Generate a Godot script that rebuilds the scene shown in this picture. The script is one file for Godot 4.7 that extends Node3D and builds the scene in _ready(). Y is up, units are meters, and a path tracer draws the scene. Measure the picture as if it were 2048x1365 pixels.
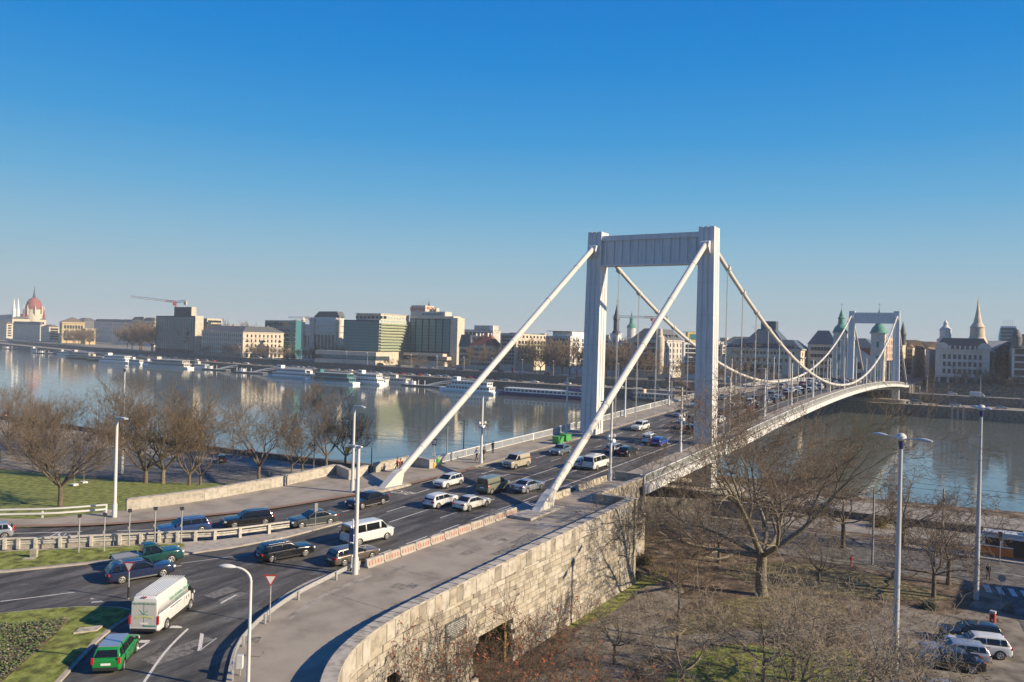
extends Node3D
# A suspension bridge over a wide river, seen from the hill above its approach ramp on a clear winter noon.
# Axes: the bridge runs along -Z from the near pylon (z = 0) to the far pylon (z = -290); +X is downstream, y is up, metres.

const LOW := -9.5      # ground beside the river
const WATER := -13.5
const PROM := -4.5     # promenade on the far bank
const QUAY := -8.2     # lower quay on the far bank
var names := {}
var M := {}
var rng := RandomNumberGenerator.new()
var cube := BoxMesh.new()

func _ready() -> void:
	rng.seed = 11
	var cam := Camera3D.new()
	cam.name = "camera"
	cam.fov = 46.08
	cam.near = 0.5
	cam.far = 9000.0
	add_child(cam)
	cam.position = Vector3(49.42, 15.61, 126.34)
	cam.basis = Basis(Vector3.UP, 0.5417) * Basis(Vector3.BACK, 0.0282)
	cam.current = true
	sky()
	var sun := DirectionalLight3D.new()
	sun.name = "sun"
	sun.light_color = Color(1.0, 0.915, 0.78)
	sun.light_energy = 1.58
	sun.light_angular_distance = 0.5
	sun.shadow_enabled = true
	add_child(sun)
	sun.look_at_from_position(Vector3(2.0, 1.0, -0.42) * 10.0, Vector3.ZERO)
	materials()
	ground()
	stone_wall()
	left_wall()
	bridge()
	far_bank()
	far_buildings()
	boats()
	cranes()
	markings()
	barriers()
	lamps()
	signs()
	foreground_cars()
	bridge_cars()
	far_cars()
	people()
	trees()
	far_trees()

func sky() -> void:
	var stops := [[-90, 0.11, 0.11, 0.1], [-8, 0.14, 0.145, 0.15], [-0.5, 0.234, 0.265, 0.285], [0.3, 0.243, 0.282, 0.299], [3.0, 0.219, 0.299, 0.34], [6.5, 0.148, 0.279, 0.375], [10.0, 0.074, 0.237, 0.395], [14.0, 0.026, 0.185, 0.395], [19.0, 0.006, 0.143, 0.383], [25.0, 0.001, 0.111, 0.363], [40, 0.001, 0.071, 0.282], [90, 0.001, 0.049, 0.219]]
	var h := 1024
	var im := Image.create(8, h, false, Image.FORMAT_RGBF)
	for j in h:
		var e := 90.0 - 180.0 * (j + 0.5) / h
		var k := 0
		while k < stops.size() - 2 and e > stops[k + 1][0]:
			k += 1
		var t: float = clampf((e - stops[k][0]) / (stops[k + 1][0] - stops[k][0]), 0.0, 1.0)
		var a := Color(stops[k][1], stops[k][2], stops[k][3])
		var b := Color(stops[k + 1][1], stops[k + 1][2], stops[k + 1][3])
		for i in 8:
			im.set_pixel(i, j, a.lerp(b, t))
	var pm := PanoramaSkyMaterial.new()
	pm.panorama = ImageTexture.create_from_image(im)
	var s := Sky.new()
	s.sky_material = pm
	var e := Environment.new()
	e.background_mode = Environment.BG_SKY
	e.sky = s
	e.tonemap_mode = Environment.TONE_MAPPER_LINEAR
	e.tonemap_exposure = 1.72
	e.sdfgi_enabled = true
	e.ssao_enabled = true
	e.ssil_enabled = true
	e.fog_enabled = true
	e.fog_density = 0.00017
	e.fog_light_color = Color(0.84, 0.88, 0.92)
	var we := WorldEnvironment.new()
	we.name = "air"
	we.environment = e
	add_child(we)

# ---------------------------------------------------------------- naming and placing
func numbered(n: String) -> String:
	if not names.has(n):
		names[n] = 0
		return n
	names[n] += 1
	return "%s_%03d" % [n, names[n]]

func tag(o: Node3D, label: String, category: String, group := "", kind := "") -> Node3D:
	if label: o.set_meta("label", label)
	if category: o.set_meta("category", category)
	if group: o.set_meta("group", group)
	if kind: o.set_meta("kind", kind)
	return o

func thing(called: String, label: String, category: String, at := Vector3.ZERO, turn := 0.0, group := "") -> Node3D:
	var o := Node3D.new()
	o.name = numbered(called)
	add_child(o)
	o.position = at
	o.rotation_degrees.y = turn
	return tag(o, label, category, group)

func put(called: String, mesh: Mesh, m: Material, parent: Node3D = null, xf := Transform3D.IDENTITY, stuff := false) -> MeshInstance3D:
	var o := MeshInstance3D.new()
	o.name = called if parent else numbered(called)
	o.mesh = mesh
	o.material_override = m
	o.transform = xf
	if stuff: o.set_meta("kind", "stuff")
	if parent: parent.add_child(o, true)
	else: add_child(o)
	return o

func boxp(called: String, parent: Node3D, c: Vector3, s: Vector3, m: Material, turn := 0.0) -> MeshInstance3D:
	return put(called, cube, m, parent, Transform3D(Basis(Vector3.UP, turn) * Basis.from_scale(s), c))

func copy_of(o: Node3D, called: String, label := "", group := "", at := Vector3.ZERO, turn := 0.0) -> Node3D:
	var c: Node3D = o.duplicate()
	c.name = numbered(called)
	add_child(c)
	c.position = at
	c.rotation_degrees.y = turn
	if label: c.set_meta("label", label)
	if group: c.set_meta("group", group)
	return c

const NTH := ["first", "second", "third", "fourth", "fifth", "sixth", "seventh", "eighth", "ninth", "tenth", "eleventh", "twelfth", "thirteenth", "fourteenth", "fifteenth", "sixteenth", "seventeenth", "eighteenth", "nineteenth", "twentieth", "twenty-first", "twenty-second", "twenty-third", "twenty-fourth", "twenty-fifth", "twenty-sixth", "twenty-seventh", "twenty-eighth", "twenty-ninth", "thirtieth"]

# ---------------------------------------------------------------- levels
func road_y(z: float) -> float:
	if z > 92.0: return -3.04
	if z >= 0.0: return -0.033 * z
	if z > -290.0: return 3.7 * (1.0 - pow((z + 145.0) / 145.0, 2))
	return -0.03 * (-290.0 - z)

func lawn_y(x: float, z: float) -> float:
	return maxf(LOW, -3.5 - 0.1 * ((x + 28.0) * -0.68 + (z - 86.0) * -0.73))

# ---------------------------------------------------------------- meshes
class MB:
	var v := PackedVector3Array()
	var n := PackedVector3Array()
	var c := PackedColorArray()
	func tri(a: Vector3, b: Vector3, d: Vector3) -> void:   # counter-clockwise seen from outside
		var k := (b - a).cross(d - a).normalized()
		v.append(a); v.append(d); v.append(b)
		n.append(k); n.append(k); n.append(k)
	func quad(a: Vector3, b: Vector3, d: Vector3, e: Vector3) -> void:
		tri(a, b, d)
		tri(a, d, e)
	func box(o: Vector3, s: Vector3, bs := Basis.IDENTITY, skip_bottom := false) -> void:
		var x := bs.x * s.x * 0.5
		var y := bs.y * s.y * 0.5
		var z := bs.z * s.z * 0.5
		quad(o - x - y + z, o + x - y + z, o + x + y + z, o - x + y + z)
		quad(o + x - y - z, o - x - y - z, o - x + y - z, o + x + y - z)
		quad(o + x - y + z, o + x - y - z, o + x + y - z, o + x + y + z)
		quad(o - x - y - z, o - x - y + z, o - x + y + z, o - x + y - z)
		quad(o - x + y + z, o + x + y + z, o + x + y - z, o - x + y - z)
		if not skip_bottom:
			quad(o - x - y - z, o + x - y - z, o + x - y + z, o - x - y + z)
	func beam(a: Vector3, b: Vector3, w: float, h: float) -> void:
		var d := (b - a).normalized()
		var up := Vector3.UP if absf(d.y) < 0.95 else Vector3.RIGHT
		var x := d.cross(up).normalized()
		box((a + b) * 0.5, Vector3(w, h, (b - a).length()), Basis(x, (-d).cross(x), -d))
	func tube(p: PackedVector3Array, r: PackedFloat32Array, sides := 6, caps := true) -> void:
		var rings := []
		var nr := []
		var ref := Vector3(0.31, 0.27, 0.91)
		for i in p.size():
			var d := (p[mini(i + 1, p.size() - 1)] - p[maxi(i - 1, 0)]).normalized()
			var x := d.cross(ref)
			if x.length() < 0.1: x = d.cross(Vector3(0.9, 0.1, 0.1))
			x = x.normalized()
			var y := d.cross(x)
			var ring := PackedVector3Array()
			var nn := PackedVector3Array()
			for k in sides:
				var a := TAU * k / sides
				var q := x * cos(a) + y * sin(a)
				ring.append(p[i] + q * r[i])
				nn.append(q)
			rings.append(ring)
			nr.append(nn)
		for i in p.size() - 1:
			for k in sides:
				var l := (k + 1) % sides
				var A: Vector3 = rings[i][k]
				var B: Vector3 = rings[i][l]
				var D: Vector3 = rings[i + 1][l]
				var E: Vector3 = rings[i + 1][k]
				v.append(A); v.append(D); v.append(B); v.append(A); v.append(E); v.append(D)
				n.append(nr[i][k]); n.append(nr[i + 1][l]); n.append(nr[i][l]); n.append(nr[i][k]); n.append(nr[i + 1][k]); n.append(nr[i + 1][l])
		if caps:
			for k in range(1, sides - 1):
				tri(rings[0][0], rings[0][k + 1], rings[0][k])
				var e: PackedVector3Array = rings[p.size() - 1]
				tri(e[0], e[k], e[k + 1])
	func rod(a: Vector3, b: Vector3, r: float, sides := 6, r2 := -1.0) -> void:
		tube(PackedVector3Array([a, b]), PackedFloat32Array([r, r if r2 < 0.0 else r2]), sides)
	func prism(p: PackedVector2Array, y0: float, y1: float) -> void:   # outline in x, z
		var q := p.duplicate()
		var area := 0.0
		for i in q.size(): area += q[i].cross(q[(i + 1) % q.size()])
		if area > 0.0: q.reverse()
		var k := q.size()
		for i in k:
			var a := q[i]
			var b := q[(i + 1) % k]
			quad(Vector3(a.x, y0, a.y), Vector3(b.x, y0, b.y), Vector3(b.x, y1, b.y), Vector3(a.x, y1, a.y))
		var t := Geometry2D.triangulate_polygon(q)
		for i in range(0, t.size(), 3):
			var a := q[t[i]]; var b := q[t[i + 1]]; var d := q[t[i + 2]]
			if (b - a).cross(d - a) > 0.0:
				var s := b; b = d; d = s
			tri(Vector3(a.x, y1, a.y), Vector3(b.x, y1, b.y), Vector3(d.x, y1, d.y))
			tri(Vector3(a.x, y0, a.y), Vector3(d.x, y0, d.y), Vector3(b.x, y0, b.y))
	func slab(p: PackedVector2Array, o: Vector3, ux: Vector3, uy: Vector3, thick: float) -> void:   # outline in the plane o + ux, uy; thick along ux x uy, centred
		var w := ux.cross(uy).normalized() * thick * 0.5
		var q := p.duplicate()
		var area := 0.0
		for i in q.size(): area += q[i].cross(q[(i + 1) % q.size()])
		if area < 0.0: q.reverse()
		var t := Geometry2D.triangulate_polygon(q)
		var at := func(i: int) -> Vector3: return o + ux * q[i].x + uy * q[i].y
		for i in range(0, t.size(), 3):
			var a := t[i]; var b := t[i + 1]; var d := t[i + 2]
			if (q[b] - q[a]).cross(q[d] - q[a]) < 0.0:
				var s := b; b = d; d = s
			tri(at.call(a) + w, at.call(b) + w, at.call(d) + w)
			tri(at.call(a) - w, at.call(d) - w, at.call(b) - w)
		for i in q.size():
			var j := (i + 1) % q.size()
			quad(at.call(i) - w, at.call(j) - w, at.call(j) + w, at.call(i) + w)
	func lathe(prof: PackedVector2Array, o: Vector3, sides := 16, axis := Basis.IDENTITY) -> void:   # radius, height; from the bottom up
		for i in prof.size() - 1:
			var a := prof[i]; var b := prof[i + 1]
			var t := Vector2(b.y - a.y, a.x - b.x).normalized()
			for k in sides:
				var c0 := cos(TAU * k / sides); var s0 := sin(TAU * k / sides)
				var c1 := cos(TAU * (k + 1) / sides); var s1 := sin(TAU * (k + 1) / sides)
				var A := o + axis * Vector3(a.x * c0, a.y, -a.x * s0)
				var B := o + axis * Vector3(a.x * c1, a.y, -a.x * s1)
				var D := o + axis * Vector3(b.x * c1, b.y, -b.x * s1)
				var E := o + axis * Vector3(b.x * c0, b.y, -b.x * s0)
				var n0 := axis * Vector3(t.x * c0, t.y, -t.x * s0)
				var n1 := axis * Vector3(t.x * c1, t.y, -t.x * s1)
				v.append(A); v.append(D); v.append(B); v.append(A); v.append(E); v.append(D)
				n.append(n0); n.append(n1); n.append(n1); n.append(n0); n.append(n0); n.append(n1)
	func loft(rings: Array, closed := true, caps := true, smooth := true) -> void:   # rings of equal size, counter-clockwise seen from the far end (last ring)
		var m: int = rings[0].size()
		var seg := m if closed else m - 1
		var nr := []
		if smooth:
			for i in rings.size():
				var nn := PackedVector3Array()
				for k in m:
					var k0 := (k - 1 + m) % m if closed else maxi(k - 1, 0)
					var k1 := (k + 1) % m if closed else mini(k + 1, m - 1)
					var du: Vector3 = rings[i][k1] - rings[i][k0]
					var dv: Vector3 = rings[mini(i + 1, rings.size() - 1)][k] - rings[maxi(i - 1, 0)][k]
					nn.append(du.cross(dv).normalized())
				nr.append(nn)
		for i in rings.size() - 1:
			for k in seg:
				var l := (k + 1) % m
				var A: Vector3 = rings[i][k]
				var B: Vector3 = rings[i][l]
				var D: Vector3 = rings[i + 1][l]
				var E: Vector3 = rings[i + 1][k]
				if smooth:
					v.append(A); v.append(D); v.append(B); v.append(A); v.append(E); v.append(D)
					n.append(nr[i][k]); n.append(nr[i + 1][l]); n.append(nr[i][l]); n.append(nr[i][k]); n.append(nr[i + 1][k]); n.append(nr[i + 1][l])
				else:
					quad(A, B, D, E)
		if caps and closed:
			for side in 2:
				var r: PackedVector3Array = rings[0] if side == 0 else rings[rings.size() - 1]
				var mid := Vector3.ZERO
				for q in r: mid += q
				mid /= m
				for k in m:
					if side == 0: tri(mid, r[(k + 1) % m], r[k])
					else: tri(mid, r[k], r[(k + 1) % m])
	func add(mb: MB, xf: Transform3D) -> void:
		for i in mb.v.size():
			v.append(xf * mb.v[i])
			n.append((xf.basis * mb.n[i]).normalized())
	func mesh() -> ArrayMesh:
		var a := []
		a.resize(Mesh.ARRAY_MAX)
		a[Mesh.ARRAY_VERTEX] = v
		a[Mesh.ARRAY_NORMAL] = n
		if c.size() == v.size() and c.size() > 0: a[Mesh.ARRAY_COLOR] = c
		var m := ArrayMesh.new()
		m.add_surface_from_arrays(Mesh.PRIMITIVE_TRIANGLES, a)
		return m

func poly(a: Array) -> PackedVector2Array:
	return PackedVector2Array(a)

# A sheet over an outline (x, z) that follows a height function; with a skirt it becomes a raised slab with kerb faces.
func sheet(outline: PackedVector2Array, h: float, yf: Callable, skirt := 0.0, step := 6.0) -> ArrayMesh:
	var mb := MB.new()
	var lo := Vector2(INF, INF)
	var hi := -lo
	for p in outline:
		lo = lo.min(p)
		hi = hi.max(p)
	var z := lo.y
	while z < hi.y:
		var strip := PackedVector2Array([Vector2(lo.x - 1, z), Vector2(hi.x + 1, z), Vector2(hi.x + 1, z + step), Vector2(lo.x - 1, z + step)])
		for q in Geometry2D.intersect_polygons(outline, strip):
			var t := Geometry2D.triangulate_polygon(q)
			for i in range(0, t.size(), 3):
				var a: Vector2 = q[t[i]]; var b: Vector2 = q[t[i + 1]]; var d: Vector2 = q[t[i + 2]]
				if (b - a).cross(d - a) > 0.0:
					var s := b; b = d; d = s
				mb.tri(Vector3(a.x, yf.call(a.x, a.y) + h, a.y), Vector3(b.x, yf.call(b.x, b.y) + h, b.y), Vector3(d.x, yf.call(d.x, d.y) + h, d.y))
		z += step
	if skirt > 0.0:
		var area := 0.0
		for i in outline.size(): area += outline[i].cross(outline[(i + 1) % outline.size()])
		for i in outline.size():
			var a := outline[i]
			var b := outline[(i + 1) % outline.size()]
			if area < 0.0:
				var s := a; a = b; b = s
			var k := maxi(1, int((b - a).length() / step))
			for j in k:
				var p := a.lerp(b, float(j) / k); var q := a.lerp(b, float(j + 1) / k)
				var py: float = yf.call(p.x, p.y) + h
				var qy: float = yf.call(q.x, q.y) + h
				mb.quad(Vector3(q.x, qy - skirt, q.y), Vector3(p.x, py - skirt, p.y), Vector3(p.x, py, p.y), Vector3(q.x, qy, q.y))
	return mb.mesh()

func road_h(_x: float, z: float) -> float: return road_y(z)
func low_h(_x: float, _z: float) -> float: return LOW

# A painted or built band along a path of (x, z) points, w wide.
func band(path: Array, w: float, h: float, yf: Callable) -> ArrayMesh:
	var mb := MB.new()
	var pts := []
	for i in path.size() - 1:
		var a: Vector2 = path[i]
		var b: Vector2 = path[i + 1]
		var k := maxi(1, int((b - a).length() / 4.0))
		for j in k: pts.append(a.lerp(b, float(j) / k))
	pts.append(path[path.size() - 1])
	for i in pts.size() - 1:
		var a: Vector2 = pts[i]
		var b: Vector2 = pts[i + 1]
		var ta: Vector2 = (pts[i + 1] - pts[maxi(i - 1, 0)]).normalized()
		var tb: Vector2 = (pts[mini(i + 2, pts.size() - 1)] - pts[i]).normalized()
		var na := Vector2(-ta.y, ta.x) * w * 0.5
		var nb := Vector2(-tb.y, tb.x) * w * 0.5
		var f := func(p: Vector2) -> Vector3: return Vector3(p.x, yf.call(p.x, p.y) + h, p.y)
		mb.quad(f.call(a - na), f.call(b - nb), f.call(b + nb), f.call(a + na)) if (b - a).cross(na) < 0.0 else mb.quad(f.call(a + na), f.call(b + nb), f.call(b - nb), f.call(a - na))
	return mb.mesh()

func smooth_path(p: Array, per := 5) -> Array:
	var out := []
	for i in p.size() - 1:
		var a: Vector2 = p[maxi(i - 1, 0)]; var b: Vector2 = p[i]; var c: Vector2 = p[i + 1]; var d: Vector2 = p[mini(i + 2, p.size() - 1)]
		for j in per: out.append(b.cubic_interpolate(c, a, d, float(j) / per))
	out.append(p[p.size() - 1])
	return out

# ---------------------------------------------------------------- materials
func noise_tex(freq: float, ramp: Array, sd := 1, oct := 5, size := 512, kind := FastNoiseLite.TYPE_SIMPLEX_SMOOTH) -> NoiseTexture2D:
	var f := FastNoiseLite.new()
	f.noise_type = kind
	f.frequency = freq
	f.fractal_octaves = oct
	f.fractal_gain = 0.55
	f.seed = sd
	var t := NoiseTexture2D.new()
	t.width = size
	t.height = size
	t.seamless = true
	t.noise = f
	var g := Gradient.new()
	g.offsets = PackedFloat32Array()
	g.colors = PackedColorArray()
	for r in ramp: g.add_point(r[0], r[1])
	while g.get_point_count() > ramp.size(): g.remove_point(0)
	t.color_ramp = g
	return t

func flat(c: Color, rough := 0.7, metal := 0.0) -> StandardMaterial3D:
	var m := StandardMaterial3D.new()
	m.albedo_color = c
	m.roughness = rough
	m.metallic = metal
	return m

func lin(r: float, g: float, b: float) -> Color: return Color(r, g, b).linear_to_srgb()

# Base colour with computed variation: ramp from dark to light, metres per repeat.
func varied(c: Color, spread: float, metres: float, rough := 0.85, sd := 1, freq := 0.012, bump := 0.0, own := false) -> StandardMaterial3D:
	var m := flat(Color.WHITE, rough)
	var d := c.darkened(spread)
	var l := c.lightened(spread * 0.45)
	m.albedo_texture = noise_tex(freq, [[0.15, d], [0.5, c], [0.85, l]], sd)
	m.uv1_triplanar = true
	m.uv1_world_triplanar = not own
	m.uv1_scale = Vector3.ONE / metres
	if bump > 0.0:
		m.heightmap_enabled = true
		m.heightmap_texture = noise_tex(0.05, [[0.0, Color.BLACK], [1.0, Color.WHITE]], sd + 7)
		m.heightmap_scale = bump
	return m

func materials() -> void:
	M.asphalt = varied(lin(0.105, 0.1, 0.093), 0.34, 37.0, 0.8, 3, 0.02)
	M.asphalt.uv1_scale = Vector3(1.0 / 17.0, 1.0 / 17.0, 1.0 / 95.0)
	M.asphalt.detail_enabled = true
	M.asphalt.detail_blend_mode = BaseMaterial3D.BLEND_MODE_MUL
	M.asphalt.detail_uv_layer = BaseMaterial3D.DETAIL_UV_1
	M.asphalt.detail_albedo = noise_tex(0.25, [[0.2, Color(0.7, 0.7, 0.7)], [0.8, Color(1, 1, 1)]], 9, 3)
	M.low_asphalt = varied(lin(0.085, 0.082, 0.08), 0.3, 7.0, 0.9, 5)
	M.walkway = varied(lin(0.275, 0.243, 0.2), 0.14, 29.0, 0.9, 12, 0.015)
	M.kerb = varied(lin(0.34, 0.31, 0.27), 0.16, 7.0, 0.85, 13, 0.015)
	M.brick_edge = varied(lin(0.24, 0.14, 0.095), 0.35, 2.0, 0.9, 14, 0.05)
	M.paint = varied(lin(0.62, 0.6, 0.56), 0.35, 1.6, 0.8, 15, 0.03)
	M.worn_paint = varied(lin(0.42, 0.41, 0.39), 0.5, 1.2, 0.8, 16, 0.05)
	M.patch = varied(lin(0.06, 0.058, 0.056), 0.25, 3.0, 0.9, 17, 0.03)
	M.yellow_patch = varied(lin(0.2, 0.155, 0.09), 0.4, 1.5, 0.9, 18, 0.04)
	M.white_steel = varied(lin(0.6, 0.6, 0.6), 0.07, 23.0, 0.4, 19, 0.012)
	M.white_steel.uv1_scale = Vector3(1.0 / 5.0, 1.0 / 60.0, 1.0 / 5.0)
	M.white_cable = varied(lin(0.52, 0.5, 0.46), 0.04, 9.0, 0.45, 20, 0.015)
	M.rail_steel = varied(lin(0.4, 0.41, 0.42), 0.06, 9.0, 0.5, 21)
	M.rail_dull = varied(lin(0.34, 0.35, 0.33), 0.15, 9.0, 0.6, 22)
	M.girder = varied(lin(0.45, 0.42, 0.34), 0.3, 4.0, 0.7, 23)
	M.concrete = varied(lin(0.29, 0.265, 0.225), 0.25, 11.0, 0.9, 24, 0.012)
	M.concrete_dark = varied(lin(0.16, 0.15, 0.135), 0.4, 5.0, 0.9, 25, 0.02)
	M.rough_concrete = varied(lin(0.38, 0.34, 0.27), 0.3, 5.0, 0.9, 26, 0.02)
	M.coping = varied(lin(0.36, 0.33, 0.285), 0.22, 8.0, 0.9, 27, 0.015)
	var tones := [lin(0.36, 0.328, 0.275), lin(0.325, 0.292, 0.24), lin(0.4, 0.37, 0.32), lin(0.24, 0.215, 0.18), lin(0.34, 0.3, 0.24)]
	for i in 5: M["stone%d" % i] = varied(tones[i], 0.17, 4.1 + 0.7 * i, 0.9, 30 + i, 0.012, 0.6)
	M.mortar = varied(lin(0.1, 0.075, 0.05), 0.3, 2.0, 0.95, 36)
	M.grass = varied(lin(0.16, 0.185, 0.025), 0.4, 13.0, 0.95, 40, 0.02, 4.0)
	M.dry_grass = varied(lin(0.12, 0.098, 0.035), 0.45, 11.0, 0.95, 41, 0.02, 4.0)
	M.soil = varied(lin(0.1, 0.066, 0.038), 0.5, 19.0, 0.95, 42, 0.012, 3.0)
	M.leaf_litter = varied(lin(0.14, 0.09, 0.05), 0.6, 4.0, 0.95, 43, 0.06, 5.0)
	M.path = varied(lin(0.16, 0.142, 0.115), 0.3, 17.0, 0.95, 44)
	M.ground_cover = varied(lin(0.07, 0.1, 0.03), 0.5, 2.0, 0.9, 45, 0.06)
	M.ground_cover.vertex_color_use_as_albedo = true
	M.ground_cover.albedo_texture = null
	M.quay = varied(lin(0.22, 0.2, 0.17), 0.25, 25.0, 0.9, 46)
	M.quay_wall = varied(lin(0.12, 0.108, 0.09), 0.35, 16.0, 0.9, 47, 0.02)
	M.city = varied(lin(0.19, 0.18, 0.16), 0.3, 40.0, 0.95, 48)
	M.hill = varied(lin(0.06, 0.07, 0.05), 0.3, 200.0, 1.0, 49)
	# the river: green-brown water under small ripples that run across the current
	var w := flat(lin(0.11, 0.125, 0.11), 0.04)
	w.metallic_specular = 0.66
	w.normal_enabled = true
	w.normal_texture = NoiseTexture2D.new()
	var f := FastNoiseLite.new()
	f.seed = 51
	f.frequency = 0.018
	f.fractal_octaves = 4
	w.normal_texture.noise = f
	w.normal_texture.width = 512
	w.normal_texture.height = 512
	w.normal_texture.seamless = true
	w.normal_texture.as_normal_map = true
	w.normal_texture.bump_strength = 3.0
	w.normal_scale = 0.065
	w.uv1_triplanar = true
	w.uv1_world_triplanar = true
	w.uv1_scale = Vector3(0.05, 0.05, 0.035)
	w.roughness = 0.14
	w.roughness_texture = noise_tex(0.008, [[0.3, Color(0.2, 0.2, 0.2)], [0.8, Color(1, 1, 1)]], 66, 4)
	M.water = w
	# trees
	M.bark = varied(lin(0.14, 0.105, 0.075), 0.5, 1.2, 0.95, 52, 0.03, 2.0)
	M.plane_bark = flat(Color.WHITE, 0.9)
	M.plane_bark.albedo_texture = noise_tex(0.02, [[0.3, lin(0.07, 0.055, 0.04)], [0.5, lin(0.15, 0.125, 0.085)], [0.65, lin(0.25, 0.22, 0.16)], [0.85, lin(0.36, 0.33, 0.26)]], 53)
	M.plane_bark.uv1_triplanar = true
	M.plane_bark.uv1_world_triplanar = true
	M.plane_bark.uv1_scale = Vector3.ONE / 1.6
	M.twig = flat(lin(0.14, 0.105, 0.073), 0.95)
	M.twig_dark = flat(lin(0.12, 0.085, 0.055), 0.95)
	M.twig_pale = flat(lin(0.25, 0.21, 0.16), 0.95)
	M.far_twig = flat(lin(0.17, 0.125, 0.085), 0.95)
	M.dead_leaf = flat(lin(0.26, 0.085, 0.035), 0.9)
	M.dead_leaf.backlight_enabled = true
	M.dead_leaf.backlight = Color(0.3, 0.1, 0.04)
	M.needle = varied(lin(0.02, 0.035, 0.02), 0.4, 3.0, 0.95, 55)
	M.shrub_leaf = varied(lin(0.04, 0.06, 0.025), 0.5, 1.0, 0.8, 56)
	# common things
	M.glass = flat(lin(0.012, 0.016, 0.02), 0.06)
	M.car_glass = flat(lin(0.008, 0.01, 0.012), 0.04)
	M.win = flat(lin(0.022, 0.028, 0.036), 0.2)
	M.win_teal = flat(lin(0.05, 0.17, 0.19), 0.15)
	M.win_pale = flat(lin(0.3, 0.4, 0.38), 0.3)
	M.tyre = flat(lin(0.018, 0.018, 0.018), 0.85)
	M.rim = flat(lin(0.5, 0.5, 0.5), 0.35, 0.6)
	M.trim = flat(lin(0.02, 0.02, 0.021), 0.6)
	M.arch = flat(lin(0.008, 0.008, 0.008), 0.9)
	M.chrome = flat(lin(0.6, 0.6, 0.6), 0.2, 0.9)
	M.tail = flat(lin(0.45, 0.012, 0.012), 0.2)
	M.head = flat(lin(0.6, 0.62, 0.65), 0.12)
	M.plate = flat(lin(0.7, 0.7, 0.68), 0.5)
	M.galv = varied(lin(0.42, 0.42, 0.41), 0.2, 1.0, 0.45, 57)
	M.galv.metallic = 0.3
	M.lamp_white = flat(lin(0.55, 0.55, 0.54), 0.4)
	M.lamp_grey = flat(lin(0.4, 0.42, 0.44), 0.4)
	M.lens = flat(lin(0.55, 0.55, 0.5), 0.15)
	M.red = flat(lin(0.4, 0.03, 0.02), 0.5)
	M.red_paint = varied(lin(0.42, 0.15, 0.1), 0.35, 0.8, 0.8, 58, 0.05)
	M.white = flat(lin(0.6, 0.6, 0.58), 0.5)
	M.black = flat(lin(0.015, 0.015, 0.016), 0.6)
	M.navy = flat(lin(0.02, 0.03, 0.13), 0.4)
	M.light_patch = varied(lin(0.135, 0.128, 0.118), 0.25, 5.0, 0.9, 62, 0.02)
	M.walk_patch = varied(lin(0.2, 0.18, 0.15), 0.2, 6.0, 0.9, 63, 0.02)
	M.blue = flat(lin(0.03, 0.08, 0.3), 0.4)
	M.green = flat(lin(0.05, 0.3, 0.06), 0.5)
	M.orange = flat(lin(0.55, 0.13, 0.025), 0.45)
	M.boat_white = flat(lin(0.78, 0.78, 0.76), 0.5)
	M.fence_post = varied(lin(0.5, 0.47, 0.4), 0.2, 2.0, 0.8, 64)
	M.yellow = flat(lin(0.75, 0.45, 0.01), 0.5)
	M.grey = flat(lin(0.25, 0.25, 0.25), 0.6)
	M.sign_back = flat(lin(0.2, 0.2, 0.21), 0.5)
	M.wood = flat(lin(0.45, 0.27, 0.1), 0.8)
	M.plaque = varied(lin(0.09, 0.095, 0.095), 0.3, 1.0, 0.6, 59)
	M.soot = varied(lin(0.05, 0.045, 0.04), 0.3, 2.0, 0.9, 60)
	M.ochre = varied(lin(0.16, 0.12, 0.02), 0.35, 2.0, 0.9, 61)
	# walls and roofs of the far bank
	var walls := {"cream": lin(0.55, 0.47, 0.36), "ochre_wall": lin(0.5, 0.38, 0.19), "pale": lin(0.56, 0.53, 0.48), "stone_grey": lin(0.45, 0.43, 0.39), "rose": lin(0.5, 0.36, 0.28), "mint": lin(0.33, 0.46, 0.36), "white_wall": lin(0.72, 0.7, 0.66), "hotel_stone": lin(0.52, 0.45, 0.36), "blue_white": lin(0.55, 0.6, 0.66), "yellow_wall": lin(0.58, 0.44, 0.16), "brown_glass": lin(0.014, 0.04, 0.055), "beige": lin(0.5, 0.42, 0.31)}
	for k in walls: M[k] = varied(walls[k], 0.1, 30.0, 0.85, 70 + k.length(), 0.015)
	M.balcony_green = flat(lin(0.24, 0.28, 0.17), 0.5)
	M.roof_grey = varied(lin(0.09, 0.095, 0.1), 0.25, 8.0, 0.7, 81)
	M.roof_blue = varied(lin(0.06, 0.085, 0.11), 0.25, 8.0, 0.5, 82)
	M.roof_red = varied(lin(0.26, 0.07, 0.04), 0.3, 6.0, 0.85, 83)
	M.roof_orange = varied(lin(0.5, 0.14, 0.055), 0.25, 6.0, 0.85, 84)
	M.roof_brown = varied(lin(0.16, 0.11, 0.08), 0.3, 7.0, 0.85, 85)
	M.copper = varied(lin(0.05, 0.23, 0.17), 0.35, 4.0, 0.7, 86)
	M.spire_dark = varied(lin(0.03, 0.04, 0.055), 0.3, 4.0, 0.6, 87)
	M.dome_red = varied(lin(0.27, 0.075, 0.06), 0.25, 8.0, 0.8, 88)
	M.net_green = varied(lin(0.13, 0.25, 0.2), 0.3, 5.0, 0.8, 89)
	M.crane_white = flat(lin(0.7, 0.68, 0.64), 0.6)
	M.crane_red = flat(lin(0.6, 0.06, 0.05), 0.6)
	M.gold = flat(lin(0.6, 0.4, 0.1), 0.35, 0.8)

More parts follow.
